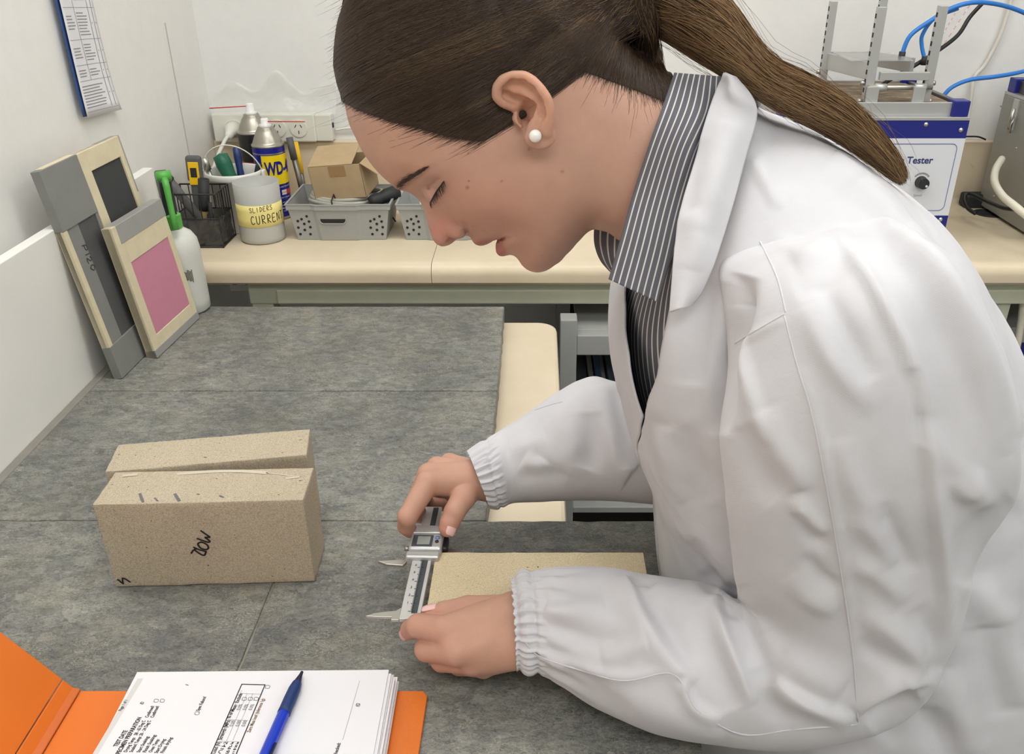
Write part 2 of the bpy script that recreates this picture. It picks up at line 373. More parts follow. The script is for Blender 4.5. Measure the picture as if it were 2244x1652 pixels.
bk = [(srgb(58, 62, 66), 0.022), (srgb(120, 124, 122), 0.010), (srgb(60, 82, 110), 0.012), (srgb(205, 206, 200), 0.009), (srgb(96, 112, 120), 0.013), (srgb(198, 198, 192), 0.018), (srgb(70, 66, 64), 0.02), (srgb(150, 60, 45), 0.014)]
x = 0.082
for i, (c, wd) in enumerate(bk):
    mn = 'file_cover_%d' % i; mat(mn, c, 0.5)
    hh = 0.27+0.012*((i*7) % 3); o = thing('ring_file', ['charcoal', 'mid grey', 'slate blue', 'off-white', 'blue grey', 'pale grey', 'dark brown', 'dull red'][i]+' file standing on the grey shelf under the bench', 'file', (x+wd/2, 1.60, 0.4405), group='files on the grey shelf')
    MB().bb((-wd/2, -0.07, 0), (wd/2, 0.10, hh), 0.002).build('cover', mn, o)
    MB().bb((-wd*0.3, -0.0705, hh*0.55), (wd*0.3, -0.0702, hh*0.8)).build('spine_label', 'white_metal', o)
    x += wd+0.0025
bx = thing('plastic_bag', 'crumpled clear plastic bag on the grey shelf beside the files', 'plastic bag', (x+0.035, 1.59, 0.4405))
# ------------------------------------------------------------------ things on the slate
def crumple(name, m, parent, dims, seed, n=26):
    rnd = random.Random(seed); mb = MB(); rows = []
    for i in range(n+1):
        a = i/n; row = []
        for k in range(n):
            t = 2*math.pi*k/n
            r = 0.55+0.45*math.sin(math.pi*min(1, a*1.02))**0.5
            w1 = 0.10*math.sin(5*t+3*a*6)+0.08*math.sin(9*t-7*a+seed)+rnd.uniform(-0.05, 0.05)
            rr = r*(1+w1)
            row.append(Vector((dims[0]*0.5*rr*math.cos(t), dims[1]*0.5*rr*math.sin(t), dims[2]*(a+0.04*math.sin(3*t+seed)*a))))
        rows.append(row)
    mb.grid(rows, True); return mb.build(name, m, parent, smooth=True)
mat('clear_film', srgb(225, 228, 226), 0.18, alpha=0.32, spec=0.8)
crumple('film', 'clear_film', bx, (0.06, 0.10, 0.24), 3)
def brick(name, label, loc, rz, dims, m, ch=0.0011, seed=1):
    o = thing(name, label, 'stone block', loc, rz, 'sandstone test blocks')
    bm = bmesh.new(); bmesh.ops.create_cube(bm, size=1.0)
    for v in bm.verts: v.co = Vector((v.co.x*dims[0], v.co.y*dims[1], (v.co.z+0.5)*dims[2]))
    bmesh.ops.bevel(bm, geom=list(bm.edges), offset=ch, segments=2, profile=0.5, affect='EDGES')
    bmesh.ops.subdivide_edges(bm, edges=[e for e in bm.edges if e.calc_length() > 0.03], cuts=18, use_grid_fill=True)
    rnd = random.Random(seed)
    for v in bm.verts: v.co += Vector((rnd.uniform(-1, 1), rnd.uniform(-1, 1), rnd.uniform(-1, 1)))*0.00028
    me = bpy.data.meshes.new('block'); bm.to_mesh(me); bm.free(); me.materials.append(MATS[m])
    me.polygons.foreach_set('use_smooth', [True]*len(me.polygons)); me.set_sharp_from_angle(angle=math.radians(50))
    b = bpy.data.objects.new('block', me); COL.objects.link(b); b.parent = o; return o
# front block, standing on its long edge
pL = atZ(258, 1287, SL); pR = atZ(688, 1275, SL)
rz = math.atan2(pR.y-pL.y, pR.x-pL.x); mid = (pL+pR)/2; nrm = Vector((-math.sin(rz), math.cos(rz), 0))
D1 = (0.2035, 0.057, 0.1035)
b1 = brick('sandstone_block', 'sandstone block marked MOR standing on edge nearest the orange folder', mid+nrm*D1[1]/2+Vector((0, 0, 0.0006)), rz, D1, 'sandstone', seed=1)
FM = Matrix.Translation((0, -D1[1]/2-0.0005, 0)) @ Matrix(((1, 0, 0, 0), (0, 0, -1, 0), (0, 1, 0, 0), (0, 0, 0, 1)))   # xy -> front face
def px2face(L):  # pixel polylines on the front face -> local
    out = []
    for l in L:
        q = []
        for u, v in l:
            r = ray(u, v); n = nrm; t = ((mid-Vector((0, 0, CZ))).dot(n))/r.dot(n); P = Vector((0, 0, CZ))+r*t-b1.location
            q.append((P.x*math.cos(rz)+P.y*math.sin(rz), P.z))
        out.append(q)
    return out
ZM = lambda l: [(400+x/10.54, 1140+y/10.54) for x, y in l]
ZS = lambda l: [(240+x/18.4, 1250+y/18.4) for x, y in l]
for L_ in ([(425, 235), (520, 300), (632, 378)], [(632, 385), (522, 388)], [(525, 392), (580, 430), (632, 472)], [(632, 480), (600, 500), (480, 465), (345, 415)], [(440, 498), (372, 518), (365, 570), (430, 640), (520, 668), (590, 650), (592, 590), (530, 530), (440, 498)], [(552, 715), (430, 685), (330, 650), (262, 618)], [(320, 648), (250, 690), (205, 755)], [(295, 690), (380, 750), (450, 790), (512, 796), (540, 735)]):
    strokes(px2face([ZM(L_)]), 0.0019, 'marker_writing', 'marker_ink', FM, b1)
strokes(px2face([ZS([(330, 360), (410, 400), (480, 470), (560, 515)]), ZS([(560, 515), (535, 420), (530, 300)]), ZS([(530, 300), (600, 310), (720, 380), (835, 450)])]), 0.0018, 'marker_writing', 'marker_ink', FM, b1)
ML = Matrix.Translation((-D1[0]/2-0.0004, 0, 0)) @ Matrix(((0, 0, -1, 0), (-1, 0, 0, 0), (0, 1, 0, 0), (0, 0, 0, 1)))
strokes([[(0.026, 0.098), (0.0265, 0.086)], [(0.0262, 0.083), (0.0266, 0.080)], [(0.0268, 0.065), (0.027, 0.063)]], 0.0016, 'edge_mark', 'marker_ink', ML, b1)
TM = Matrix.Translation((0, 0, D1[2]+0.0004))
for l_, w_ in (([(-0.062, -0.012), (-0.054, -0.026)], 0.0026), ([(-0.027, -0.014), (-0.019, -0.0258)], 0.0028), ([(-0.045, -0.020), (-0.040, -0.025)], 0.0014), ([(0.018, -0.0185), (0.0225, -0.0215)], 0.0016)): strokes([l_], w_, 'pencil_mark', 'pencil_grey', TM, b1)
for L_, w_ in (([(-0.035, 0.022), (0.0, 0.025), (0.03, 0.024), (0.055, 0.020)], 0.0050), ([(0.055, 0.020), (0.07, 0.0165), (0.086, 0.012)], 0.0014), ([(0.078, 0.009), (0.090, 0.011)], 0.0030), ([(-0.090, 0.021), (-0.078, 0.0225)], 0.0045)): strokes([L_], w_, 'chalk_smear', 'chalk_white', TM, b1)
# rear block, standing on edge, turned and touching the front one
zt = SL+0.1035
qL = atZ(231, 1040, zt); qR = atZ(668, 1002, zt); rz2 = math.atan2(qR.y-qL.y, qR.x-qL.x)
n2 = Vector((-math.sin(rz2), math.cos(rz2), 0)); q = (qL+qR)/2; q.z = SL
b2 = brick('sandstone_block', 'unmarked sandstone block standing on edge behind the marked one', q+n2*0.0315+Vector((0, 0, 0.0006)), rz2, (0.2035, 0.054, 0.1035), 'sandstone', seed=2)
# block being measured, lying flat
kL = atZ(955, 1210, SL+0.057); kR = atZ(1410, 1210, SL+0.057)
BD = 0.094
b3 = brick('sandstone_block', 'pale sandstone block lying flat between the caliper jaws', ((kL.x+kR.x)/2, kL.y-BD/2, SL+0.0006), 0.0, (kR.x-kL.x, BD, 0.0565), 'sandstone_pale', seed=3)
mat('stone_stain', srgb(200, 172, 96), 0.9, var=0.25, vscale=80)
BL = kL.x; BY1 = kL.y; BY0 = kL.y-BD; BZ = SL+0.057
# ------------------------------------------------------------------ vernier caliper
mat('steel', srgb(190, 188, 180), 0.35, 0.9); mat('steel_dark', srgb(120, 118, 112), 0.4, 0.8); mat('steel_satin', srgb(205, 206, 204), 0.45, 0.55)
mat('grey_plastic_shiny', srgb(186, 187, 186), 0.3, 0.35); mat('black_plastic', srgb(34, 34, 36), 0.45); mat('lcd', srgb(150, 156, 148), 0.2); mat('lcd_bezel', srgb(70, 76, 82), 0.3)
mat('scale_dark', srgb(72, 80, 84), 0.4, 0.3); mat('ink_fine', srgb(50, 52, 54), 0.6); mat('button_blue', srgb(120, 130, 190), 0.35)
cp0 = atZ(898, 1351, BZ+0.001); cp1 = atZ(950, 1110, BZ+0.001)
cal = thing('caliper', 'steel digital caliper held against the flat sandstone block', 'caliper', (cp0.x, cp0.y, BZ-0.003), math.atan2(cp1.y-cp0.y, cp1.x-cp0.x)-math.pi/2)
# local: +y along the beam (away from camera), x to the right, z up
bw = 0.0185
MB().bb((-bw/2, -0.003, 0.000), (bw/2, 0.165, 0.0042)).build('beam', 'steel_satin', cal, bev=0.0006)
MB().bb((0.0005, 0.004, 0.0042), (0.0060, 0.163, 0.0045)).build('scale_strip', 'scale_dark', cal)
tk = MB()
for i in range(0, 52):
    L = 0.0060 if i % 10 == 0 else (0.0042 if i % 5 == 0 else 0.0024)
    tk.bb((0.0010-L*0.6, 0.006+i*0.002, 0.0046), (0.0010+L*0.4, 0.0065+i*0.002, 0.0048))
o = tk.build('scale_marks', 'ink_fine', cal); o['kind'] = 'stuff'
for i in range(1, 8):
    text_mesh(str(i), 0.0042, 'scale_numeral', 'ink_fine', Matrix.Translation((-0.0045, 0.0055+i*0.0105, 0.0046)), cal, 'CENTER')
# fixed jaws (near end)
MB().prism([(-bw/2, -0.003), (-0.0165, -0.003), (-0.0165, 0.0005), (-0.030, 0.0005), (-0.040, 0.0012), (-0.033, 0.0050), (-0.022, 0.0072), (-0.014, 0.0085), (-bw/2, 0.013)], 0.003, None, (0, 0, 0.0)).build('inside_jaw', 'steel', cal, bev=0.0004)
jy = BY0-cp0.y
MB().prism([(bw/2, -0.003), (bw/2+0.032, jy-0.008), (bw/2+0.042, jy-0.005), (bw/2+0.042, jy-0.0003), (bw/2+0.006, jy-0.0003), (bw/2, max(jy, 0.004)+0.004)], 0.0035, None, (0, 0, -0.003)).build('fixed_jaw', 'steel', cal, bev=0.0004)
# sliding head
sy = BY1-cp0.y
hd = MB().bb((-0.0145, sy-0.006, -0.004), (0.018, sy+0.030, 0.0125), 0.003).build('slider_head', 'grey_plastic_shiny', cal)
MB().bb((-0.016, sy-0.014, -0.002), (0.0165, sy-0.004, 0.0085), 0.002).build('slider_skirt', 'grey_plastic_shiny', cal)
MB().bb((-0.013, sy+0.016, 0.0118), (0.0165, sy+0.0285, 0.0148), 0.0015).build('battery_cover', 'grey_plastic_shiny', cal)
MB().bb((-0.0115, sy-0.003, 0.0124), (0.0085, sy+0.0145, 0.0132), 0.0004).build('display_bezel', 'lcd_bezel', cal)
MB().bb((-0.0065, sy-0.0005, 0.0131), (0.0060, sy+0.0120, 0.0134)).build('display', 'lcd', cal)
MB().cyl((0.0128, sy+0.0105, 0.0122), (0.0128, sy+0.0105, 0.0138), 0.0022).build('button', 'button_blue', cal, smooth=True)
MB().cyl((0.0128, sy+0.0045, 0.0122), (0.0128, sy+0.0045, 0.0136), 0.0018).build('button', 'black_plastic', cal, smooth=True)
MB().cyl((-0.0148, sy+0.004, 0.004), (-0.0195, sy+0.004, 0.004), 0.0022).build('lock_screw', 'steel', cal, smooth=True)
MB().bb((0.0165, sy+0.003, -0.004), (0.0225, sy+0.0225, 0.006), 0.002).build('thumb_grip', 'black_plastic', cal)
MB().prism([(-0.014, sy-0.012), (-0.0175, sy-0.020), (-0.034, sy-0.0185), (-0.043, sy-0.014), (-0.030, sy-0.0125), (-0.018, sy-0.0115), (-0.0145, sy-0.004), (-0.010, sy-0.004)], 0.003, None, (0, 0, 0.0)).build('inside_jaw', 'steel', cal, bev=0.0004)
MB().prism([(0.014, sy+0.0003), (0.050, sy+0.0003), (0.050, sy+0.005), (0.040, sy+0.009), (0.016, sy+0.014)], 0.0035, None, (0, 0, -0.005)).build('sliding_jaw', 'steel', cal, bev=0.0004)
# ------------------------------------------------------------------ orange folder, papers, pen
mat('orange_pp', srgb(226, 118, 34), 0.42, bump=0.25, bscale=900, bdist=0.0003, var=0.04, vscale=12)
mat('orange_crease', srgb(206, 102, 26), 0.45)
fz = SL+0.0008; fo = thing('ring_folder', 'orange plastic folder lying open under the papers', 'folder', (-0.24, 0.42, fz))
hx = atZ(168, 1518, fz); fr_ = atZ(938, 1512, fz+0.003)
FY = hx.y
def fl(p): return Vector(p)-Vector((-0.24, 0.42, fz))
MB().prism([(p.x, p.y) for p in [fl((hx.x+0.004, 0.22, fz)), fl((fr_.x-0.002, 0.22, fz)), fl((fr_.x, FY-0.006, fz)), fl((fr_.x-0.004, FY, fz)), fl((hx.x+0.004, FY, fz))]], 0.0028).build('back_cover', 'orange_pp', fo, bev=0.0008)
sd = Vector((-math.cos(math.radians(55)), 0, math.sin(math.radians(55))))
tcov = MB()
def slabseg(a, b, th):
    d = (b-a).normalized(); n = Vector((d.z, 0, -d.x))*th
    ys = (0.22-0.42, FY-0.42)
    pts = []
    for y in ys:
        for p in (a, b, b+n, a+n): pts.append(Vector((p.x, y, p.z)))
    return pts
h0 = fl((hx.x, 0, fz)); h0.y = 0
for (a, b, nm, mm) in ((h0+Vector((0.004, 0, 0.0026)), h0+Vector((-0.003, 0, 0.005)), 'hinge', 'orange_crease'), (h0+Vector((-0.003, 0, 0.005)), h0+Vector((-0.003, 0, 0.005))+sd*0.012, 'hinge', 'orange_pp'), (h0+Vector((-0.003, 0, 0.005))+sd*0.013, h0+Vector((-0.003, 0, 0.005))+sd*0.235, 'front_cover', 'orange_pp')):
    p = slabseg(a, b, 0.0026); MB().hexa(p[:4]+p[4:]).build(nm, mm, fo, bev=0.0008)
# the stack of printed sheets
mat('paper', srgb(234, 234, 238), 0.75, spec=0.2); mat('paper_b', srgb(222, 220, 221), 0.8, spec=0.2)
mat('print_black', srgb(52, 50, 52), 0.8); mat('print_grey', srgb(150, 150, 150), 0.8); mat('print_band', srgb(214, 213, 211), 0.8); mat('print_brown', srgb(132, 104, 66), 0.8)
PZ = fz+0.024; tl = atZ(300, 1470, PZ); tr = atZ(852, 1465, PZ)
ang = math.atan2(tr.y-tl.y, tr.x-tl.x); pw = (tr-tl).length; pl = 0.297
st = random.Random(4); nS = 12
for i in range(nS):
    z0 = fz+0.0036+i*((PZ-fz-0.0046)/nS); last = i == nS-1
    lab = 'top printed test sheet of the white stack in the orange folder' if last else 'plain white sheet in the stack under the printed test sheet'
    jx = 0 if last else st.uniform(-0.001, 0.009)*(1-i/nS*0.4); jy = 0 if last else st.uniform(-0.004, 0.0015); ja = 0 if last else st.uniform(-0.008, 0.004)
    pg = thing('paper_sheet', lab, 'paper', (tl.x+jx, tl.y+jy, z0), ang+ja, 'papers in the orange folder')
    if not last: pg['label'] = lab
    th = (PZ-fz-0.0046)/nS-0.0002
    MB().bb((0, -pl, 0), (pw, 0, th), 0).build('sheet', 'paper' if i % 3 else 'paper_b', pg, bev=0.0002)
    if last: TP = pg; TPT = th
def page(u, v):   # pixel -> page local (x across image, y towards camera negative)
    P = atZ(u, v, TP.location.z+TPT)-TP.location; c, s_ = math.cos(-ang), math.sin(-ang)
    return (P.x*c-P.y*s_, P.x*s_+P.y*c)
PZ7 = lambda x, y: page(180+x/4.675, 1440+y/4.675)
PG = Matrix.Translation((0, 0, TPT+0.00025))
def ptext(s, x, y, x2, y2, size, m='print_black', bold=0.0):
    a = PZ7(x, y); b = PZ7(x2, y2); an = math.atan2(b[1]-a[1], b[0]-a[0]); L = math.hypot(b[0]-a[0], b[1]-a[1])
    o = text_mesh(s, size, 'printed_text', m, PG @ Matrix.Translation((a[0], a[1], 0)) @ Matrix.Rotation(an, 4, 'Z'), TP, bold=bold+0.00010)
    w_ = max((v.co-PG @ Vector((a[0], a[1], 0))).length for v in o.data.vertices) if len(o.data.vertices) else L
    k = L/w_; d = Vector((math.cos(an), math.sin(an), 0)); base = PG @ Vector((a[0], a[1], 0))
    for v in o.data.vertices:
        q = v.co-base; al = q.dot(d); v.co = base+q+d*(al*(k-1))
    return o
def pline(pts, w=0.0004, m='print_black', nm='printed_line'): return strokes([[PZ7(*p) for p in l] for l in pts], w, nm, m, PG, TP)
def pbox(x, y, s=1.0): return [[(x-22*s, y+14*s), (x-12*s, y-14*s), (x+24*s, y-10*s), (x+14*s, y+16*s), (x-22*s, y+14*s)]]
pb = [PZ7(570, 220), PZ7(626, 218), PZ7(160, 991), PZ7(108, 991)]
MB().add([PG @ Vector((p[0], p[1], -0.0001)) for p in pb], [(0, 1, 2, 3)]).build('printed_band', 'print_band', TP)
ptext('Page 1 of 1', 402, 552, 468, 440, 0.0040, 'print_black')
ptext('TEST DATE', 360, 918, 470, 752, 0.0052, 'print_black', 0.00006)
ptext('SPECIMEN PREPARATION', 376, 1010, 612, 618, 0.0052, 'print_black', 0.00006)
for s, a in (('Drying Temp:   58 - 62 Deg C', (458, 975, 652, 650)), ('Confirmed?', (676, 620, 742, 500)), ('Soaked Temp: 20 - 24 Deg C', (516, 975, 708, 650)), ('Confirmed?', (732, 620, 792, 500)), ('Start Soaking:', (590, 978, 690, 812)), ('Finish Soaking:', (652, 978, 762, 796)), ('Oven Temp:', (712, 978, 796, 840)), ('Start Drying:', (772, 985, 860, 838)), ('Finish drying:', (832, 985, 930, 822)), ('Spec Failure?', (1200, 552, 1274, 404)), ('ID', (618, 486, 640, 462)), ('0', (1086, 292, 1096, 280))):
    ptext(s, *a, 0.0042, 'print_black')
for x, y in ((757, 446), (820, 446), (1176, 574), (1660, 427), (1722, 427), (1782, 427), (1898, 304)): pline([[(q[0], q[1]) for q in pbox(x, y)[0]]], 0.00035, 'print_black', 'check_box')
pline([[(1322, 991), (1636, 278)], [(1636, 278), (1874, 284)], [(1874, 284), (1580, 991)]], 0.0009)
pline([[(1545, 850), (1750, 372)], [(1480, 860), (1690, 376)], [(1640, 372), (1838, 380)], [(1400, 850), (1636, 340)], [(1420, 862), (1610, 868)], [(1505, 640), (1700, 650)]], 0.0003, 'print_grey')
ptext('Load (N)', 1360, 990, 1424, 868, 0.0046); ptext('Strength (MPa)', 1430, 850, 1520, 646, 0.0046); ptext('% of Mean', 1516, 628, 1590, 490, 0.0046); ptext('Exclude', 1600, 470, 1644, 372, 0.0046)
for i in range(3):
    ptext('0.00', 1540+62*i, 712, 1572+60*i, 648, 0.0042, 'print_grey'); ptext('0.0%', 1612+62*i, 545, 1646+60*i, 480, 0.0042, 'print_grey')
ptext('Zero Mass loss? (tolerance 1g):', 1722, 772, 1872, 424, 0.0042, 'print_brown')
def hand(lines, w=0.0006): pline(lines, w, 'print_black', 'handwritten_number')
hand([[(1405, 960), (1400, 978), (1418, 985)], [(1412, 955), (1440, 950)], [(1420, 935), (1452, 940)], [(1430, 912), (1468, 918), (1452, 905), (1462, 895)], [(1448, 882), (1472, 872), (1480, 890), (1492, 870)]])
hand([[(1470, 984), (1500, 985)], [(1480, 965), (1508, 958), (1500, 975), (1480, 965)], [(1496, 942), (1520, 938), (1500, 926), (1496, 942)], [(1508, 915), (1530, 918), (1532, 902)], [(1520, 890), (1545, 886), (1534, 876), (1552, 874)]])
hand([[(1540, 985), (1556, 985)], [(1545, 970), (1560, 966)], [(1552, 950), (1576, 945), (1560, 938), (1552, 950)], [(1560, 922), (1584, 920), (1570, 908), (1592, 905)], [(1576, 890), (1600, 886), (1590, 876), (1606, 874)]])
Pq = lambda x, y: (x-0, y)
def pl6(x, y): return ((x/2.3375-180)*4.675, (1350+y/2.3375-1440)*4.675)
pline([[pl6(1842, 332), pl6(1756, 634)]], 0.0003, 'print_grey')
ptext('Checked:', *pl6(1722, 720), *pl6(1746, 650), 0.0042)
pline([[pl6(1826, 449), pl6(1843, 450), pl6(1840, 462), pl6(1824, 460), pl6(1826, 449)], [pl6(1828, 453), pl6(1833, 460), pl6(1841, 450)]], 0.0004)
# pen
mat('pen_blue', srgb(18, 62, 205), 0.22, spec=0.6, trans=0.15); mat('pen_grip', srgb(22, 52, 110), 0.5, bump=0.3, bscale=1400); mat('pen_dark', srgb(14, 24, 60), 0.35)
pz = PZ+0.0058; pa = atZ(662, 1472, pz-0.002); pb_ = atZ(566, 1690, pz)
pd = (pb_-pa).normalized(); pen = thing('ballpoint_pen', 'translucent blue click ballpoint pen lying on the printed sheet', 'pen', pa)
RPn = pd.to_track_quat('Z', 'Y').to_matrix()
MB().lathe([(0, 0), (0.0012, 0), (0.0016, 0.004), (0.0034, 0.012), (0.0040, 0.0135)], (0, 0, 0), 24, RPn).build('tip_cone', 'pen_dark', pen, smooth=True)
MB().lathe([(0.0040, 0.0130), (0.0051, 0.020), (0.0054, 0.032), (0.0053, 0.042), (0.0055, 0.046), (0, 0.0462)], (0, 0, 0), 24, RPn).build('grip', 'pen_grip', pen, smooth=True)
MB().lathe([(0, 0.0458), (0.0050, 0.0460), (0.0049, 0.125), (0.0042, 0.130), (0, 0.130)], (0, 0, 0), 12, RPn).build('barrel', 'pen_blue', pen, auto=25)
MB().lathe([(0, 0.130), (0.003, 0.130), (0.003, 0.141), (0, 0.142)], (0, 0, 0), 16, RPn).build('push_button', 'pen_dark', pen, smooth=True)
cx = (RPn @ Vector((-1, 0, 0))); cu = Vector((0, 0, 1)); cxx = pd.cross(cu).normalized()
cb = pd*0.078-cxx*0.0052+cu*0.0030; MB().tube([cb, cb+pd*0.03, cb+pd*0.052], [0.0012, 0.0015, 0.0016], 8).build('pocket_clip', 'pen_dark', pen, smooth=True)
# ------------------------------------------------------------------ sanding boards against the side panel
mat('board_grey', srgb(132, 133, 130), 0.6, var=0.08, vscale=20); mat('board_cream', srgb(219, 208, 176), 0.75, var=0.07, vscale=40, bump=0.2, bscale=300)
mat('tape_grey', srgb(158, 158, 154), 0.45, var=0.05, vscale=30); mat('abrasive_black', srgb(62, 63, 64), 0.85, var=0.14, vscale=25, bump=0.6, bscale=2500, bdist=0.0002); mat('abrasive_pink', srgb(204, 136, 156), 0.8, var=0.03, vscale=60, bump=0.5, bscale=2500, bdist=0.0002)
mat('board_dark', srgb(84, 85, 86), 0.7, var=0.15, vscale=20)
def board(label, pb0, pb1, h, lean, th):
    """frame standing on its short edge: bottom front corners pb0 (near) and pb1 (far), leaning towards -x"""
    d = Vector((pb1.x-pb0.x, pb1.y-pb0.y, 0)); L = d.length
    o = thing('sanding_board', label, 'sanding board', (pb0.x, pb0.y, SL+0.0005+th*math.sin(lean)*0), math.atan2(d.y, d.x), 'sanding boards leaning at the left wall')
    R = Matrix.Rotation(lean, 4, 'X')   # local: x along bottom, z up the board, y+ = away (-world x)
    return o, L, R
bd1, W1, R1 = board('grey taped sanding board marked P120 with a dark strip', atZ(268, 830, SL), atZ(326, 772, SL)+Vector((0.0, 0.006, 0)), 0.31, 0, 0.018)
def bpart(o, R, p0, p1, nm, m, bev=0.0008): return MB().bb(p0, p1).xf(R).build(nm, m, o, bev=bev)
def leanang(pb, ptop, h): return math.atan2(pb.x-ptop.x, ptop.z-SL)
# board marked P120: x 0..W1 , y 0..0.018, z 0..H
H1 = 0.315; R1 = Matrix.Rotation(-0.138, 4, 'X'); R2 = Matrix.Rotation(-0.145, 4, 'X'); R3 = Matrix.Rotation(-0.125, 4, 'X')
bpart(bd1, R1, (0.0, 0.004, 0.0), (W1, 0.0125, H1), 'panel', 'board_grey')
bpart(bd1, R1, (0.0, 0.0, 0.050), (0.010, 0.0128, H1-0.085), 'edge_strip', 'board_cream')
bpart(bd1, R1, (0.010, 0.0015, 0.0), (0.042, 0.0042, H1-0.082), 'face_strip', 'board_grey')
bpart(bd1, R1, (0.042, 0.0022, 0.03), (W1-0.006, 0.0041, H1-0.06), 'abrasive_strip', 'board_dark')
bpart(bd1, R1, (W1-0.006, 0.0005, 0.0), (W1, 0.0128, H1-0.06), 'edge_strip', 'board_grey')
bpart(bd1, R1, (-0.0005, -0.0008, H1-0.085), (W1+0.0005, 0.0130, H1+0.0005), 'tape_band', 'board_grey')
bpart(bd1, R1, (-0.0003, -0.0006, 0.0), (W1, 0.0130, 0.052), 'tape_band', 'board_grey')
bpart(bd1, R1, (0.012, 0.002, H1-0.001), (W1, 0.0132, H1+0.0012), 'edge_strip', 'board_cream')
TMb = R1 @ Matrix.Translation((0.030, 0.0008, 0.20)) @ Matrix(((0, 1, 0, 0), (0, 0, 1, 0), (-1, 0, 0, 0), (0, 0, 0, 1)))
strokes([[(0, 0), (0.002, 0.011)], [(0.002, 0.011), (0.008, 0.011), (0.008, 0.006), (0.001, 0.005)], [(0.014, 0.0), (0.015, 0.011)], [(0.019, 0.009), (0.023, 0.011), (0.025, 0.007), (0.019, 0.000), (0.027, 0.000)], [(0.034, 0.000), (0.031, 0.006), (0.035, 0.011), (0.039, 0.006), (0.034, 0.0)]], 0.0013, 'marker_writing', 'ink_fine', TMb, bd1)
p20 = Vector((-0.6185, 1.256, SL)); p21 = Vector((-0.613, 1.384, SL))
bd2, W2, _ = board('tall cream framed sanding board with a black abrasive sheet', p20, p21, 0.31, 0, 0.02); H2 = 0.315
bpart(bd2, R2, (0.0, 0.004, 0.0), (W2, 0.0125, H2), 'panel', 'board_cream')
for x0, x1, z0, z1 in ((0, 0.022, 0, H2), (W2-0.014, W2, 0, H2), (0.022, W2-0.014, H2-0.03, H2), (0.022, W2-0.014, 0, 0.03)): bpart(bd2, R2, (x0, 0.0, z0), (x1, 0.0128, z1), 'frame_bar', 'board_cream')
bpart(bd2, R2, (0.022, 0.0026, 0.03), (W2-0.014, 0.0041, H2-0.03), 'abrasive_sheet', 'abrasive_black')
bpart(bd2, R2, (W2-0.003, -0.0006, H2-0.09), (W2+0.0006, 0.0132, H2+0.0006), 'tape_band', 'tape_grey'); bpart(bd2, R2, (0.07, 0.004, H2-0.002), (W2+0.0005, 0.0134, H2+0.0008), 'tape_band', 'tape_grey')
p30 = atZ(345, 785, SL); p31 = atZ(437, 697, SL)
bd3, W3, _ = board('small cream framed sanding board with a pink abrasive sheet', p30, p31, 0.21, 0, 0.02); H3 = 0.212
bpart(bd3, R3, (0.0, 0.003, 0.0), (W3, 0.016, H3), 'panel', 'board_cream')
for x0, x1, z0, z1 in ((0, 0.020, 0, H3), (W3-0.014, W3, 0, H3), (0.020, W3-0.014, H3-0.06, H3), (0.020, W3-0.014, 0, 0.032)): bpart(bd3, R3, (x0, 0.0, z0), (x1, 0.0165, z1), 'frame_bar', 'board_cream')
bpart(bd3, R3, (0.020, 0.0012, 0.032), (W3-0.014, 0.0031, H3-0.045), 'abrasive_sheet', 'abrasive_pink')
bpart(bd3, R3, (0.012, -0.0008, H3-0.028), (W3+0.0005, 0.0172, H3+0.0006), 'tape_band', 'tape_grey'); bpart(bd3, R3, (0.0, -0.0008, 0.0), (W3, 0.0172, 0.013), 'tape_band', 'tape_grey')
# ------------------------------------------------------------------ spray bottle
mat('bottle_milk', srgb(214, 216, 208), 0.35, sss=0.2, var=0.03, vscale=20); mat('trigger_green', srgb(92, 176, 78), 0.4); mat('trigger_dark', srgb(52, 56, 58), 0.45)
sb = thing('spray_bottle', 'milky white spray bottle with a green trigger behind the pink board', 'bottle', (-0.618, 1.424, SL+0.0005), math.radians(-60))
MB().lathe([(0, 0), (0.033, 0), (0.037, 0.004), (0.0375, 0.02), (0.0370, 0.10), (0.0372, 0.112), (0.035, 0.128), (0.028, 0.140), (0.018, 0.147), (0.014, 0.149), (0.0135, 0.156), (0, 0.156)], (0, 0, 0), 40).build('body', 'bottle_milk', sb, smooth=True)
MB().lathe([(0, 0.150), (0.0165, 0.150), (0.0165, 0.172), (0.012, 0.175), (0, 0.175)], (0, 0, 0), 14).build('collar', 'trigger_green', sb, auto=30)
MB().prism([(-0.011, 0.172), (0.011, 0.172), (0.012, 0.20), (0.020, 0.232), (0.014, 0.245), (-0.018, 0.244), (-0.026, 0.235), (-0.014, 0.205)], 0.020, Matrix(((1, 0, 0), (0, 0, -1), (0, 1, 0))), (0, 0.010, 0)).build('spray_head', 'trigger_dark', sb, bev=0.003)
MB().tube([(0.016, 0, 0.238), (0.022, 0, 0.224), (0.024, 0, 0.205), (0.027, 0, 0.180), (0.034, 0, 0.155)], [0.006, 0.0055, 0.005, 0.0048, 0.006], 10).build('trigger', 'trigger_green', sb, smooth=True)
MB().cyl((0.012, -0.0115, 0.240), (0.012, 0.0115, 0.240), 0.0085).build('nozzle_cap', 'trigger_green', sb, smooth=True)
mat('label_scuff', srgb(108, 104, 92), 0.8, var=0.4, vscale=90)
def scuff(a0, a1, z0, z1, nm, seed):
    rnd = random.Random(seed); rows = []
    mb = MB()
    for k in range(9):
        a = a0+(a1-a0)*k/9; zz0 = z0+rnd.uniform(0, 0.006); zz1 = z1-rnd.uniform(0, 0.007); da = (a1-a0)/9*0.7
        r = 0.0378
        mb.add([(r*math.cos(x), r*math.sin(x), z) for x, z in ((a, zz0), (a+da, zz0), (a+da, zz1), (a, zz1))], [(0, 1, 2, 3)])
    mb.build(nm, 'label_scuff', sb)
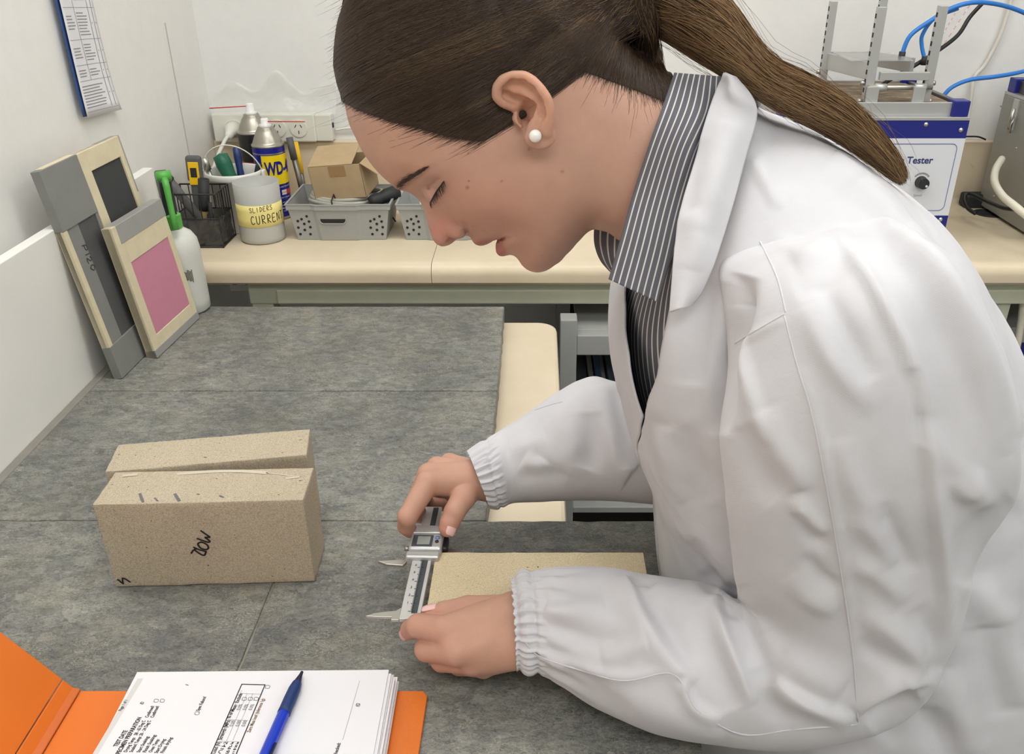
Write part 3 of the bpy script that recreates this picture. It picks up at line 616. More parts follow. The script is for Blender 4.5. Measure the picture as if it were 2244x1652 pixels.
scuff(math.radians(-12), math.radians(20), 0.060, 0.085, 'worn_label', 5)
# ------------------------------------------------------------------ notice on the left wall
mat('notice_blue', srgb(52, 84, 140), 0.5)
nt = thing('wall_notice', 'printed table sheet with a curled edge hanging on the left wall', 'notice', (XW+0.002, 1.45, 1.60))
nb0 = atX(190, 258, XW+0.012); nb1 = atX(256, 240, XW+0.006); nt0 = atX(135, 0, XW+0.012)
def npt(s, t):   # s 0..1 across, t 0..1 upwards
    y = nb0.y+(nb1.y-nb0.y)*s; z = nb0.z+(nb1.z-nb0.z)*s+t*0.46
    x = XW+0.003+0.008*(1-s)**2+0.010*math.exp(-t*9)*(0.3+s)*0.8+0.0012*math.sin(s*7+t*4)
    return Vector((x, y+0.03*t*0.0, z))-nt.location
rows = [[npt(s/14, t/30) for s in range(15)] for t in range(31)]
sh_ = MB().grid(rows).build('sheet', 'paper', nt, smooth=True); sm = sh_.modifiers.new('thick', 'SOLIDIFY'); sm.thickness = 0.0005; sm.offset = -1
rows = [[npt(s/3*0.16-0.02, t/30)+Vector((-0.0035, -0.004, 0.002)) for s in range(4)] for t in range(31)]
sh2 = MB().grid(rows).build('backing_card', 'notice_blue', nt, smooth=True); sm = sh2.modifiers.new('thick', 'SOLIDIFY'); sm.thickness = 0.0008
ln = MB()
def nline(s0, t0, s1, t1, w):
    n = 8; r0 = []; r1 = []
    for i in range(n+1):
        s = s0+(s1-s0)*i/n; t = t0+(t1-t0)*i/n
        v = abs(s1-s0) < abs(t1-t0)*0.2
        e = Vector((0.0009, 0, 0))
        r0.append(npt(s, t)+e); r1.append(npt(s+(w*8 if v else 0), t+(0 if v else w))+e)
    ln.grid([r0, r1])
for t in (0.015, 0.115, 0.165, 0.245, 0.345, 0.47, 0.6, 0.72, 0.85): nline(0.03, t, 0.97, t, 0.0014)
for s, a, b in ((0.42, 0.115, 0.97), (0.80, 0.02, 0.97), (0.90, 0.02, 0.97)): nline(s, a, s, b, 0.0012)
ln.build('table_rules', 'print_grey', nt)
lt = MB(); ln = lt; rnd = random.Random(9)
for t0, t1 in ((0.02, 0.11), (0.12, 0.16), (0.17, 0.24), (0.25, 0.34), (0.36, 0.46), (0.48, 0.59), (0.61, 0.71), (0.73, 0.84)):
    n = max(2, int((t1-t0)/0.0105)); full = t0 < 0.05
    for i in range(n):
        t = t0+0.009+i*(t1-t0-0.012)/n
        nline(0.46 if not full else 0.05, t, (0.76 if not full else 0.74)-rnd.uniform(0, 0.12), t, 0.0028)
        if not full and n//4 <= i <= n*3//4: nline(0.07, t, 0.36-rnd.uniform(0, 0.1), t, 0.0028)
    nline(0.84, (t0+t1)/2, 0.855, (t0+t1)/2, 0.004); nline(0.94, (t0+t1)/2, 0.955, (t0+t1)/2, 0.004)
mat('print_light', srgb(142, 142, 146), 0.8)
o = lt.build('printed_lines', 'print_light', nt); o['kind'] = 'stuff'
# ------------------------------------------------------------------ things on the back bench
B0 = BT+0.0005
mat('pail_white', srgb(238, 237, 232), 0.35, sss=0.1); mat('milky_plastic', srgb(222, 222, 216), 0.45, trans=0.35, sss=0.1); mat('label_yellow', srgb(246, 232, 150), 0.7)
mat('can_silver', srgb(176, 172, 160), 0.35, 0.85); mat('can_blue', srgb(30, 34, 140), 0.25); mat('can_yellow', srgb(252, 222, 20), 0.3); mat('can_black', srgb(34, 34, 34), 0.3); mat('nozzle_white', srgb(244, 244, 242), 0.4); mat('straw_red', srgb(206, 60, 50), 0.4)
mat('can_red', srgb(210, 60, 90), 0.4); mat('can_white', srgb(236, 236, 236), 0.4); mat('wire_black', srgb(38, 36, 36), 0.5); mat('basket_grey', srgb(164, 166, 164), 0.5, var=0.02); mat('cardboard', srgb(184, 160, 124), 0.85, var=0.05, vscale=60)
mat('cardboard_in', srgb(160, 128, 86), 0.9); mat('clear_tube', srgb(205, 204, 190), 0.2, trans=0.3); mat('rubber_black', srgb(40, 42, 44), 0.6); mat('tool_grey', srgb(92, 94, 94), 0.55); mat('tool_yellow', srgb(250, 200, 20), 0.45)
mat('wood_olive', srgb(140, 118, 66), 0.6); mat('green_handle', srgb(30, 104, 78), 0.35); mat('blue_handle', srgb(34, 56, 110), 0.4); mat('cream_plastic', srgb(232, 232, 220), 0.4); mat('cord_white', srgb(232, 230, 220), 0.45); mat('orange_red', srgb(226, 88, 26), 0.4)
# bail pail
pailX, pailY = -0.616, 1.757
pa_ = thing('pail', 'white plastic pail of tools with a wire bail behind the labelled jar', 'pail', (pailX, pailY, B0))
MB().lathe([(0, 0), (0.048, 0), (0.050, 0.003), (0.0545, 0.105), (0.0550, 0.105), (0.0555, 0.109), (0.0565, 0.112), (0.0565, 0.118), (0.0545, 0.120), (0.0530, 0.118), (0.052, 0.100), (0.047, 0.004), (0, 0.004)], (0, 0, 0), 48).build('bucket', 'pail_white', pa_, smooth=True)
bl = [Vector((0.059*math.cos(a), -0.01*math.sin(a)-0.012*math.sin(a), 0.112+0.062*math.sin(a))) for a in [math.pi*i/20 for i in range(21)]]
MB().tube([p if 3 < i < 17 else p for i, p in enumerate(bl)], 0.0013, 6).build('bail_wire', 'cord_white', pa_, smooth=True)
for s in (-1, 1): MB().box((s*0.060, 0, 0.112), (0.006, 0.014, 0.016)).build('bail_ear', 'pail_white', pa_, bev=0.002)
def screwdriver(name, label, cat, p0, p1, rh, m, lab=None, group='tools in the white pail', rod=0.5):
    p0 = Vector(p0); p1 = Vector(p1); o = thing(name, label, cat, p0, 0, group); d = p1-p0; L = d.length; R = d.to_track_quat('Z', 'Y').to_matrix()
    MB().lathe([(0, 0), (rh*0.25, 0), (rh*0.25, L*rod), (0, L*rod)], (0, 0, 0), 10, R).build('shaft', 'steel', o, smooth=True)
    MB().lathe([(0, L*rod), (rh*0.7, L*rod), (rh, L*(rod+0.08)), (rh*0.82, L*(rod+0.2)), (rh, L*0.85), (rh*0.9, L*0.97), (0, L)], (0, 0, 0), 10, R).build('handle', m, o, smooth=True); return o
pf = Vector((pailX, pailY, B0))
screwdriver('screwdriver', 'screwdriver with a dark green handle in the white pail', 'screwdriver', pf+Vector((0.02, 0.0, 0.006)), pf+Vector((-0.028, 0.012, 0.150)), 0.017, 'green_handle')
screwdriver('screwdriver', 'screwdriver with a dark blue handle in the white pail', 'screwdriver', pf+Vector((0.012, 0.012, 0.006)), pf+Vector((0.000, 0.035, 0.160)), 0.008, 'blue_handle')
o = thing('socket_bar', 'chrome socket bar in the white pail', 'tool', pf+Vector((-0.02, -0.01, 0.005)), 0, 'tools in the white pail')
MB().cyl((0, 0, 0), (-0.026, -0.004, 0.118), 0.0042).build('rod', 'steel', o, smooth=True); MB().cyl((-0.026, -0.004, 0.118), (-0.0305, -0.005, 0.142), 0.0068).build('socket', 'steel', o, smooth=True)
o = thing('spring_clamp', 'small black clamp hooked inside the pail rim', 'clamp', pf+Vector((0.045, 0.012, 0.100)))
MB().box((0, 0, 0.012), (0.012, 0.014, 0.034), RY(0.3)).build('jaw', 'rubber_black', o, bev=0.003); MB().cyl((0.004, -0.008, 0.012), (0.004, 0.008, 0.012), 0.004).build('pivot', 'steel', o, smooth=True)
# labelled jar
jX, jY = -0.550, 1.680
ja_ = thing('plastic_jar', 'frosted plastic jar with a yellow note reading SLIDERS CURRENT', 'jar', (jX, jY, B0))
MB().lathe([(0, 0), (0.040, 0), (0.0435, 0.003), (0.0440, 0.010), (0.0435, 0.060), (0.0440, 0.1165), (0.0430, 0.1168), (0.0418, 0.060), (0.0415, 0.006), (0, 0.005)], (0, 0, 0), 56).build('cup', 'milky_plastic', ja_, smooth=True)
mat('sediment', srgb(196, 198, 196), 0.7, var=0.1, vscale=60)
MB().lathe([(0, 0.0055), (0.0412, 0.0065), (0.0414, 0.020), (0.02, 0.022), (0, 0.021)], (0, 0, 0), 40).build('contents', 'sediment', ja_, smooth=True)
rj = 0.0447; a0 = math.radians(-90-62); a1 = math.radians(-90+100)
rows = [[Vector((rj*math.cos(a), rj*math.sin(a), z)) for a in [a0+(a1-a0)*i/40 for i in range(41)]] for z in (0.036, 0.050, 0.0655, 0.079)]
lb = MB().grid(rows).build('note', 'label_yellow', ja_, smooth=True); sm = lb.modifiers.new('thick', 'SOLIDIFY'); sm.thickness = 0.0003
def jb(q): a = math.radians(-90)+q.x/rj; return Vector(((rj+0.0005)*math.cos(a), (rj+0.0005)*math.sin(a), q.y))
LET = {'S': [[(0.9, 0.9), (0.4, 1), (0.1, 0.75), (0.8, 0.35), (0.6, 0.02), (0.05, 0.1)]], 'L': [[(0.1, 1), (0.05, 0), (0.8, 0.02)]], 'I': [[(0.4, 1), (0.4, 0)]], 'D': [[(0.1, 0), (0.15, 1), (0.7, 0.8), (0.85, 0.4), (0.1, 0)]], 'E': [[(0.8, 1), (0.1, 0.98), (0.05, 0), (0.8, 0.03)], [(0.1, 0.5), (0.65, 0.55)]],
       'R': [[(0.1, 0), (0.12, 1), (0.7, 0.95), (0.72, 0.6), (0.12, 0.48), (0.85, 0)]], 'C': [[(0.85, 0.9), (0.5, 1.0), (0.1, 0.6), (0.2, 0.1), (0.6, 0.0), (0.9, 0.15)]], 'U': [[(0.05, 1), (0.1, 0.2), (0.45, 0), (0.8, 0.2), (0.85, 1)]], 'N': [[(0.05, 0), (0.1, 1), (0.8, 0.05), (0.9, 1)]], 'T': [[(0, 1), (0.9, 0.97)], [(0.45, 1), (0.42, 0)]]}
def write(s, x, y, hgt, wid, slope=0.0):
    L = []
    for i, ch in enumerate(s):
        for st_ in LET[ch]: L.append([(x+i*wid+p[0]*wid*0.72, y+p[1]*hgt+slope*i) for p in st_])
    return L
strokes(write('SLIDERS', -0.0055, 0.0662, 0.0088, 0.0066, 0.0005), 0.0010, 'handwriting', 'ink_fine', Matrix.Identity(4), ja_, bend=jb)
strokes(write('CURRENT', -0.0055, 0.0430, 0.0160, 0.0105, 0.0003), 0.0014, 'handwriting', 'marker_ink', Matrix.Identity(4), ja_, bend=jb)
# aerosol cans
def can(label, x, y, r, h, top, bands, strawdir):
    o = thing('aerosol_can', label, 'spray can', (x, y, B0), 0, 'aerosol cans on the cream bench')
    hb = h*0.735
    MB().lathe([(0, 0), (r*0.94, 0), (r, 0.002), (r, 0.005), (r*0.985, 0.006), (0, 0.006)], (0, 0, 0), 40).build('base_rim', 'can_silver', o, smooth=True)
    for z0, z1, m in bands: MB().lathe([(r*0.985, 0.006+z0*(hb-0.006)), (r*0.985, 0.006+z1*(hb-0.006))], (0, 0, 0), 48).build('body_band', m, o, smooth=True)
    MB().lathe([(r*0.985, hb), (r*1.01, hb+0.001), (r*1.01, hb+0.004), (r*0.93, hb+0.0045), (r*0.88, hb+0.010), (r*0.62, hb+0.029), (r*0.5, hb+0.034), (r*0.5, hb+0.037), (r*0.46, hb+0.0385), (r*0.44, hb+0.0385), (0, hb+0.036)], (0, 0, 0), 40).build('shoulder', 'can_silver', o, smooth=True)
    zt_ = hb+0.037
    MB().lathe([(0, zt_), (r*0.36, zt_), (r*0.36, zt_+0.006), (r*0.24, zt_+0.008), (r*0.23, h-0.002), (r*0.2, h), (0, h)], (0, 0, 0), 24).build('nozzle', 'nozzle_white', o, smooth=True)
    s0 = Vector((strawdir*r*0.2, -0.002, h-0.006)); MB().tube([s0, s0+Vector((strawdir*0.078, -0.002, 0.000+(0.0 if strawdir > 0 else -0.004)))], 0.0011, 8).build('straw', 'straw_red', o, smooth=True); return o
cA = can('blue and yellow lubricant spray can in front', -0.562, 1.832, 0.0335, 0.207, None, [(0, 0.905, 'can_blue'), (0.905, 0.925, 'can_silver'), (0.925, 1, 'can_blue')], 1)
cB = can('black and yellow aerosol can at the back near the power board', -0.605, 1.886, 0.0335, 0.228, None, [(0, 0.62, 'can_yellow'), (0.62, 0.645, 'orange_red'), (0.645, 1, 'can_black')], -1)
ra = 0.0335*0.985+0.0004
def cb(q): a = math.radians(-36)+q.x/ra; return Vector((ra*math.cos(a), ra*math.sin(a), q.y))
def cbp(d): return lambda q: (lambda a: Vector(((ra+d)*math.cos(a), (ra+d)*math.sin(a), q.y)))(math.radians(-36)+q.x/ra)
sh0 = []
for i in range(29):
    x = -0.040+0.080*i/28; zlo = 0.076 if abs(x) < 0.030 else 0.076+0.012*((abs(x)-0.030)/0.010)**2
    sh0.append((x, zlo))
rows = [[cb(Vector((x, z0+(0.137-z0)*k, 0))) for x, z0 in sh0] for k in (0, 0.5, 1)]
MB().grid(rows).build('yellow_panel', 'can_yellow', cA, smooth=True)
text_mesh('WD-40', 0.0300, 'brand_lettering', 'can_blue', Matrix.Identity(4), cA, 'CENTER', bend=lambda q: cbp(0.0007)(Vector((q.x*0.72-0.0005, q.y*1.22+0.098, 0))), bold=0.0011)
for s, z, sz, m in (('MULTI-USE PRODUCT', 0.069, 0.0042, 'can_white'), ('SMART STRAW', 0.046, 0.004, 'can_white'), ('NET 300g', 0.036, 0.0036, 'can_white'), ('LUBRICATES', 0.0295, 0.0040, 'can_white'), ('PROTECTS', 0.0235, 0.0040, 'can_white'), ('CLEANS', 0.0175, 0.0040, 'can_white')):
    text_mesh(s, sz, 'small_lettering', m, Matrix.Identity(4), cA, 'CENTER', bend=lambda q, z=z: cbp(0.0004)(Vector((q.x, q.y+z, 0))))
for x0, x1, m in ((-0.006, 0.006, 'can_white'), (0.0062, 0.020, 'can_red')):
    MB().grid([[cbp(0.0003)(Vector((x0+(x1-x0)*i/6, z, 0))) for i in range(7)] for z in (0.053, 0.0635)]).build('warning_box', m, cA, smooth=True)
text_mesh('DANGER', 0.0036, 'small_lettering', 'can_red', Matrix.Identity(4), cA, 'CENTER', bend=lambda q: cbp(0.0006)(Vector((q.x*0.8, q.y+0.0570, 0))))
for i in range(3): text_mesh('SPECIALIST LUBE', 0.0032, 'small_lettering', 'can_white', Matrix.Identity(4), cB, 'CENTER', bend=lambda q, i=i: cbp(0.0004)(Vector((q.x-0.002, q.y+0.150-0.005*i, 0))))
# black wire basket
kx0, kx1, ky0, ky1 = -0.706, -0.612, 1.622, 1.698
kc = Vector(((kx0+kx1)/2, (ky0+ky1)/2, B0)); kb = thing('wire_basket', 'black wire basket holding knives and brushes', 'basket', kc)
hx_, hy_ = (kx1-kx0)/2, (ky1-ky0)/2
for z, r in ((0.106, 0.0017), (0.058, 0.0015), (0.002, 0.0018)):
    k = 0.98 if z < 0.1 else 1.0
    MB().tube([(-hx_*k, -hy_*k, z), (hx_*k, -hy_*k, z), (hx_*k, hy_*k, z), (-hx_*k, hy_*k, z)], r, 8, closed=True).build('rim_wire', 'wire_black', kb, smooth=True)
for i in range(7):
    x = -hx_+2*hx_*i/6
    for y in (-hy_, hy_): MB().tube([(x, y, 0.058 if 0 < i < 6 else 0.0), (x, y, 0.106)], 0.0010, 6).build('upright_wire', 'wire_black', kb)
for i in range(1, 6):
    y = -hy_+2*hy_*i/6
    for x in (-hx_, hx_): MB().tube([(x, y, 0.058), (x, y, 0.106)], 0.0010, 6).build('upright_wire', 'wire_black', kb)
mat('smoke_film', srgb(70, 70, 70), 0.2, alpha=0.75, spec=0.8)
MB().bb((-hx_*0.96, -hy_*0.96, 0.001), (hx_*0.96, hy_*0.96, 0.004)).build('floor_plate', 'wire_black', kb)
rows = []
rnd = random.Random(2)
for j in range(8):
    z = 0.004+0.055*j/7; row = []
    for i in range(48):
        t = i/48*4; s_ = int(t); f = t-s_; c = [(-1, -1), (1, -1), (1, 1), (-1, 1), (-1, -1)]
        x = c[s_][0]+(c[s_+1][0]-c[s_][0])*f; y = c[s_][1]+(c[s_+1][1]-c[s_][1])*f
        row.append(Vector((x*hx_*0.95+rnd.uniform(-1, 1)*0.0022, y*hy_*0.94+rnd.uniform(-1, 1)*0.0022, z)))
    rows.append(row)
MB().grid(rows, True).build('liner_bag', 'smoke_film', kb)
# tools in the wire basket
def stick(name, label, cat, segs, p0, p1, group='tools in the wire basket'):
    p0 = Vector(p0); p1 = Vector(p1); d = p1-p0; o = thing(name, label, cat, p0, 0, group); R = d.to_track_quat('Z', 'Y').to_matrix()
    for nm, m, prof in segs: MB().lathe([(r, z*d.length) for r, z in prof], (0, 0, 0), 16, R).build(nm, m, o, smooth=True)
    return o
stick('hammer', 'grey rubber handled tool leaning out of the wire basket', 'tool', [('handle', 'tool_grey', [(0, 0), (0.006, 0), (0.009, 0.3), (0.0085, 0.6), (0.010, 0.9), (0, 0.92)]), ('end_cap', 'rubber_black', [(0, 0.9), (0.0115, 0.9), (0.0115, 0.98), (0.006, 1), (0, 1)])], kc+Vector((0.02, 0.0, 0.012)), atY(358, 383, 1.62))
stick('paint_brush', 'olive handled brush with a black tube end in the wire basket', 'brush', [('handle', 'wood_olive', [(0, 0), (0.009, 0.02), (0.0095, 0.3), (0.0075, 0.55), (0, 0.56)]), ('sleeve', 'rubber_black', [(0, 0.5), (0.009, 0.5), (0.0105, 0.6), (0.0105, 1.0), (0.0085, 1.0), (0.008, 0.9), (0, 0.9)])], kc+Vector((0.002, -0.012, 0.006)), atY(446, 392, 1.655))
stick('marker_pen', 'short black marker pen in the wire basket', 'marker', [('barrel', 'rubber_black', [(0, 0), (0.006, 0), (0.0065, 0.7), (0.004, 0.74), (0.004, 1), (0, 1)])], kc+Vector((0.018, -0.016, 0.006)), kc+Vector((0.028, -0.02, 0.085)))
uk = thing('utility_knife', 'yellow and black utility knife standing in the wire basket', 'knife', kc+Vector((-0.012, 0.018, 0.006)), 0, 'tools in the wire basket')
kd = (atY(424, 352, 1.69)-uk.location); Rk = kd.to_track_quat('Z', 'Y').to_matrix() @ RZ(math.radians(200)); Lk = kd.length
MB().box((0, 0, Lk*0.45), (0.020, 0.012, Lk*0.9), None, 0.004).xf(Rk.to_4x4()).build('grip', 'tool_grey', uk, smooth=False)
MB().box((0, 0, Lk*0.90), (0.030, 0.015, 0.050), None, 0.006).xf(Rk.to_4x4()).build('head', 'tool_grey', uk, smooth=False)
for s in (-1, 1):
    MB().box((0, s*0.0070, Lk*0.84), (0.020, 0.003, 0.044), None, 0.001).xf(Rk.to_4x4()).build('inlay', 'tool_yellow', uk)
    MB().box((0, s*0.0082, Lk*0.855), (0.012, 0.003, 0.018), None, 0.001).xf(Rk.to_4x4()).build('slider_button', 'rubber_black', uk)
# grey storage baskets
def storage(label, x0):
    W, Dp, H = 0.205, 0.150, 0.074; c = Vector((x0+W/2, 1.662+Dp/2, B0)); o = thing('storage_basket', label, 'basket', c, 0, 'grey plastic storage baskets')
    def loop(k, z, notch=0.0):
        a = W/2*k; b = Dp/2*k; pts = []
        n1 = 0.17*a*2
        pts += [(-a, -b), (-a*0.52, -b), (-a*0.44, -b-notch), (a*0.36, -b-notch), (a*0.44, -b), (a, -b), (a, b), (-a, b)]
        return [Vector((x, y, z)) for x, y in pts]
    k0 = 0.86
    Zs = [(k0, 0.0, 0.004), (k0+0.12*0.85, 0.062, 0.005), (1.0, 0.064, 0.005), (1.0, 0.074, 0.005)]
    inner = [(0.98, 0.074, 0.004), (k0+0.09, 0.060, 0.004), (k0-0.03, 0.004, 0.003)]
    mb = MB(); rows = [loop(*q) for q in Zs+inner]; mb.grid(rows, True); n = 8
    f0 = len(mb.v)-n; mb.f.append(tuple(f0+i for i in range(n))); mb.f.append(tuple(range(n))[::-1])
    mb.build('tub', 'basket_grey', o, bev=0.001)
    mb = MB(); mb.grid([loop(1.015, 0.0735, 0.005), loop(1.015, 0.0755, 0.005), loop(0.975, 0.0755, 0.004), loop(0.975, 0.0735, 0.004), loop(1.015, 0.0735, 0.005)], True); mb.build('rim', 'basket_grey', o)
    # vent holes and handle slot on the front, dark plugs recessed in the wall
    def fy(z): k = k0+0.12*0.85*z/0.062; return -Dp/2*k
    for cx_ in (-0.074, 0.070):
        for hx2, hz in ((0.010, 0.050), (-0.001, 0.044), (0.013, 0.039), (0.003, 0.034), (-0.009, 0.040), (0.014, 0.027), (-0.010, 0.026), (0.002, 0.021), (0.012, 0.012), (-0.008, 0.012)):
            MB().cyl((cx_+hx2, fy(hz)+0.003, hz), (cx_+hx2, fy(hz)-0.0005, hz), 0.0027, n=12).build('vent_hole', 'dark_void', o)
    y = fy(0.042)-0.0052
    MB().prism(rrect(-0.038, 0.036, 0.014, 0.056, 0.008, 5), 0.004, Matrix(((1, 0, 0), (0, 0, 1), (0, 1, 0))), (0, y, 0)).build('handle_slot', 'dark_void', o)
    hp = MB(); P = [Vector((p[0], y-0.0004, p[1])) for p in rrect(-0.038, 0.036, 0.014, 0.056, 0.008, 5)]; hp.tube(P, 0.0012, 6, closed=True); hp.build('handle_rim', 'basket_grey', o, smooth=True)
    return o
s1 = storage('grey plastic basket holding tubing under the cardboard box', -0.493)
s2 = storage('grey plastic basket closest to the nose of the person', -0.276)
cc = Vector((-0.385, 1.742, B0+0.064))
tc = thing('tubing_coil', 'coil of clear plastic tubing in the grey basket', 'tubing', cc, 0)
for k in range(3):
    P = [Vector(((0.078-0.004*k)*math.cos(a), (0.052-0.003*k)*math.sin(a), 0.006*k+0.003*math.sin(2*a+k))) for a in [2*math.pi*i/40 for i in range(40)]]
    MB().tube(P, 0.0042, 8, closed=True).build('loop', 'clear_tube', tc, smooth=True)
MB().tube([(-0.02, -0.058, -0.010), (-0.021, -0.060, 0.012), (-0.018, -0.048, 0.022), (-0.016, -0.04, 0.006), (-0.012, -0.05, -0.012)], 0.0016, 6).build('cable_tie', 'rubber_black', tc, smooth=True)
ct = thing('wire_bundle', 'tangle of steel wire under the tubing in the grey basket', 'wire', cc+Vector((0, 0, -0.05)))
rnd = random.Random(8)
for k in range(9):
    c0 = Vector((rnd.uniform(-0.06, 0.06), rnd.uniform(-0.045, 0.03), rnd.uniform(0.0, 0.025))); P = [c0+Vector((0.03*math.cos(a+k)*rnd.uniform(0.8, 1.2), 0.02*math.sin(a), 0.008*math.sin(a*2+k))) for a in [2*math.pi*i/16*0.8 for i in range(16)]]
    MB().tube(P, 0.0016, 6).build('wire', 'steel' if k % 3 else 'rubber_black', ct, smooth=True)
ro = stick('rubber_roller', 'black rubber handled tool resting on the grey basket rim', 'tool', [('grip', 'rubber_black', [(0, 0.0), (0.010, 0.02), (0.0135, 0.12), (0.0135, 0.32), (0.0115, 0.40), (0.014, 0.55), (0.014, 0.95), (0.008, 1.0), (0, 1.0)]), ('shaft', 'steel', [(0, -0.7), (0.003, -0.7), (0.003, 0.0), (0, 0.0)])], cc+Vector((0.052, -0.050, 0.006)), cc+Vector((0.108, -0.018, 0.022)), None)
# cardboard box with its flap up
cbx = thing('cardboard_box', 'small brown cardboard box with an open flap on the grey basket', 'box', cc+Vector((0.0, 0.0, 0.014)), math.radians(-8))
Tb = Matrix.Rotation(math.radians(-6), 4, 'Y') @ Matrix.Rotation(math.radians(4), 4, 'X')
wq, dq, hq = 0.108, 0.085, 0.068
for p0, p1, nm in (((-wq/2, -dq/2, 0), (wq/2, -dq/2+0.002, hq), 'side'), ((-wq/2, dq/2-0.002, 0), (wq/2, dq/2, hq), 'side'), ((-wq/2, -dq/2, 0), (-wq/2+0.002, dq/2, hq), 'side'), ((wq/2-0.002, -dq/2, 0), (wq/2, dq/2, hq), 'side'), ((-wq/2, -dq/2, 0), (wq/2, dq/2, 0.002), 'bottom')):
    MB().bb(p0, p1).xf(Tb).build(nm, 'cardboard', cbx, bev=0.0006)
Rf = Matrix.Translation((0, -dq/2, hq)) @ Matrix.Rotation(math.radians(16), 4, 'X')
MB().bb((-wq/2+0.001, 0, 0.0), (wq/2-0.016, 0.074, 0.0018)).xf(Tb @ Rf).build('flap', 'cardboard', cbx, bev=0.0005)
Rf2 = Matrix.Translation((wq/2, 0, hq)) @ Matrix.Rotation(math.radians(38), 4, 'Y')
MB().bb((-0.0005, -dq/2+0.001, 0.0), (0.040, dq/2-0.001, 0.0018)).xf(Tb @ Rf2).build('flap', 'cardboard', cbx, bev=0.0005)
MB().bb((-0.012, -dq/2-0.0006, hq-0.022), (0.022, -dq/2-0.0001, hq-0.001)).xf(Tb).build('tape', 'cardboard_in', cbx)
# bits in the second basket
o = thing('tape_reel', 'white tape reel in the second grey basket', 'tape', (-0.205, 1.73, B0+0.03)); MB().lathe([(0.022, -0.012), (0.032, -0.012), (0.032, 0.012), (0.022, 0.012), (0.022, -0.012)], (0, 0, 0.036), 32, RX(math.radians(70))).build('reel', 'can_white', o, smooth=False); MB().lathe([(0.0215, -0.0118), (0.0235, -0.0118), (0.0235, 0.0118), (0.0215, 0.0118)], (0, 0, 0.036), 32, RX(math.radians(70))).build('core', 'cardboard_in', o, smooth=True)
o = thing('chisel', 'yellow handled chisel standing behind the grey basket', 'tool', (-0.515, 1.862, B0), 0)
MB().tube([(0.012, 0, 0), (0.004, 0.004, 0.10)], 0.006, 10).build('shaft', 'steel_dark', o, smooth=True); MB().tube([(0.004, 0.004, 0.085), (-0.002, 0.008, 0.150)], 0.0085, 10).build('handle', 'tool_yellow', o, smooth=True)
o = thing('file_rasp', 'dark steel file leaning beside the yellow handled chisel', 'tool', (-0.498, 1.84, B0), 0)
MB().tube([(0.0, 0, 0), (-0.016, 0.004, 0.125)], 0.0062, 10).build('blade', 'steel_dark', o, smooth=True); MB().tube([(-0.016, 0.004, 0.120), (-0.021, 0.006, 0.165)], 0.0075, 10).build('handle', 'tool_grey', o, smooth=True)
# power board, plug and plastic film on the wall
pw0 = atY(474, 312, YW-0.02); pwx0, pwx1 = -0.705, -0.447
pbd = thing('power_board', 'white multi socket power board fixed to the back wall', 'power board', ((pwx0+pwx1)/2, YW-0.001, BT+0.1385))
hw = (pwx1-pwx0)/2
MB().bb((-hw, -0.030, 0.0), (hw-0.035, 0.0, 0.060), 0.004).build('housing', 'cream_plastic', pbd); MB().bb((hw-0.036, -0.026, 0.001), (hw, 0.0, 0.058), 0.003).build('end_box', 'cream_plastic', pbd)
for x in (-0.082, 0.012, 0.058):
    MB().cyl((x, -0.0295, 0.030), (x, -0.0325, 0.030), 0.0185, n=32).build('socket_face', 'cream_plastic', pbd, smooth=False)
    for dx, dz, a in ((-0.006, 0.005, 0.5), (0.006, 0.005, -0.5), (0, -0.008, 0)): MB().box((x+dx, -0.0325, 0.030+dz), (0.0016, 0.001, 0.007), RY(a)).build('slot', 'dark_void', pbd)
MB().box((hw+0.0005, -0.014, 0.034), (0.003, 0.008, 0.010)).build('rocker_switch', 'rubber_black', pbd)
pg_ = thing('mains_plug', 'white mains plug and cord in the power board', 'plug', (pbd.location.x-0.082, YW-0.034, BT+0.1685))
MB().lathe([(0, 0), (0.018, 0), (0.017, 0.014), (0.010, 0.030), (0.007, 0.046), (0, 0.046)], (0, 0, 0), 24, RX(math.radians(100)) @ RZ(0)).build('plug_body', 'cord_white', pg_, smooth=True)
MB().tube(smooth_poly([Vector((0, -0.040, -0.006)), Vector((-0.006, -0.060, -0.018)), Vector((-0.022, -0.085, -0.055)), Vector((-0.033, -0.105, -0.10)), Vector((-0.034, -0.11, -0.1915))], 6), 0.0042, 8).build('cord', 'cord_white', pg_, smooth=True)
fm = thing('plastic_film', 'crinkled clear plastic film taped over the power board', 'plastic film', ((pwx0+pwx1)/2, YW-0.002, BT+0.2))
rnd = random.Random(12); rows = []
for j in range(15):
    row = []
    for i in range(40):
        x = -hw+0.002+(2*hw+0.012)*i/39; top = 0.052+0.026*math.exp(-((x-0.01)/0.03)**2)+0.012*math.sin(x*60)
        z = -0.001+top*j/14; row.append(Vector((x, -0.004-0.026*(1-j/14)**2-rnd.uniform(0, 0.006)*(j < 14), z)))
    rows.append(row)
mat('thin_film', srgb(238, 238, 232), 0.15, alpha=0.22, spec=0.9)
MB().grid(rows).build('film', 'thin_film', fm, smooth=True)
cwr = thing('extension_cord', 'thin white cord running along the bench upstand from the power board', 'cord', (-0.445, YW-0.02, BT+0.16))
MB().tube(smooth_poly([Vector((0, 0.012, 0)), Vector((0.05, 0.010, 0.004)), Vector((0.12, 0.004, -0.018)), Vector((0.22, 0.0, -0.019)), Vector((0.5, 0.0, -0.019))], 6), 0.0022, 8).build('cord', 'cord_white', cwr, smooth=True)
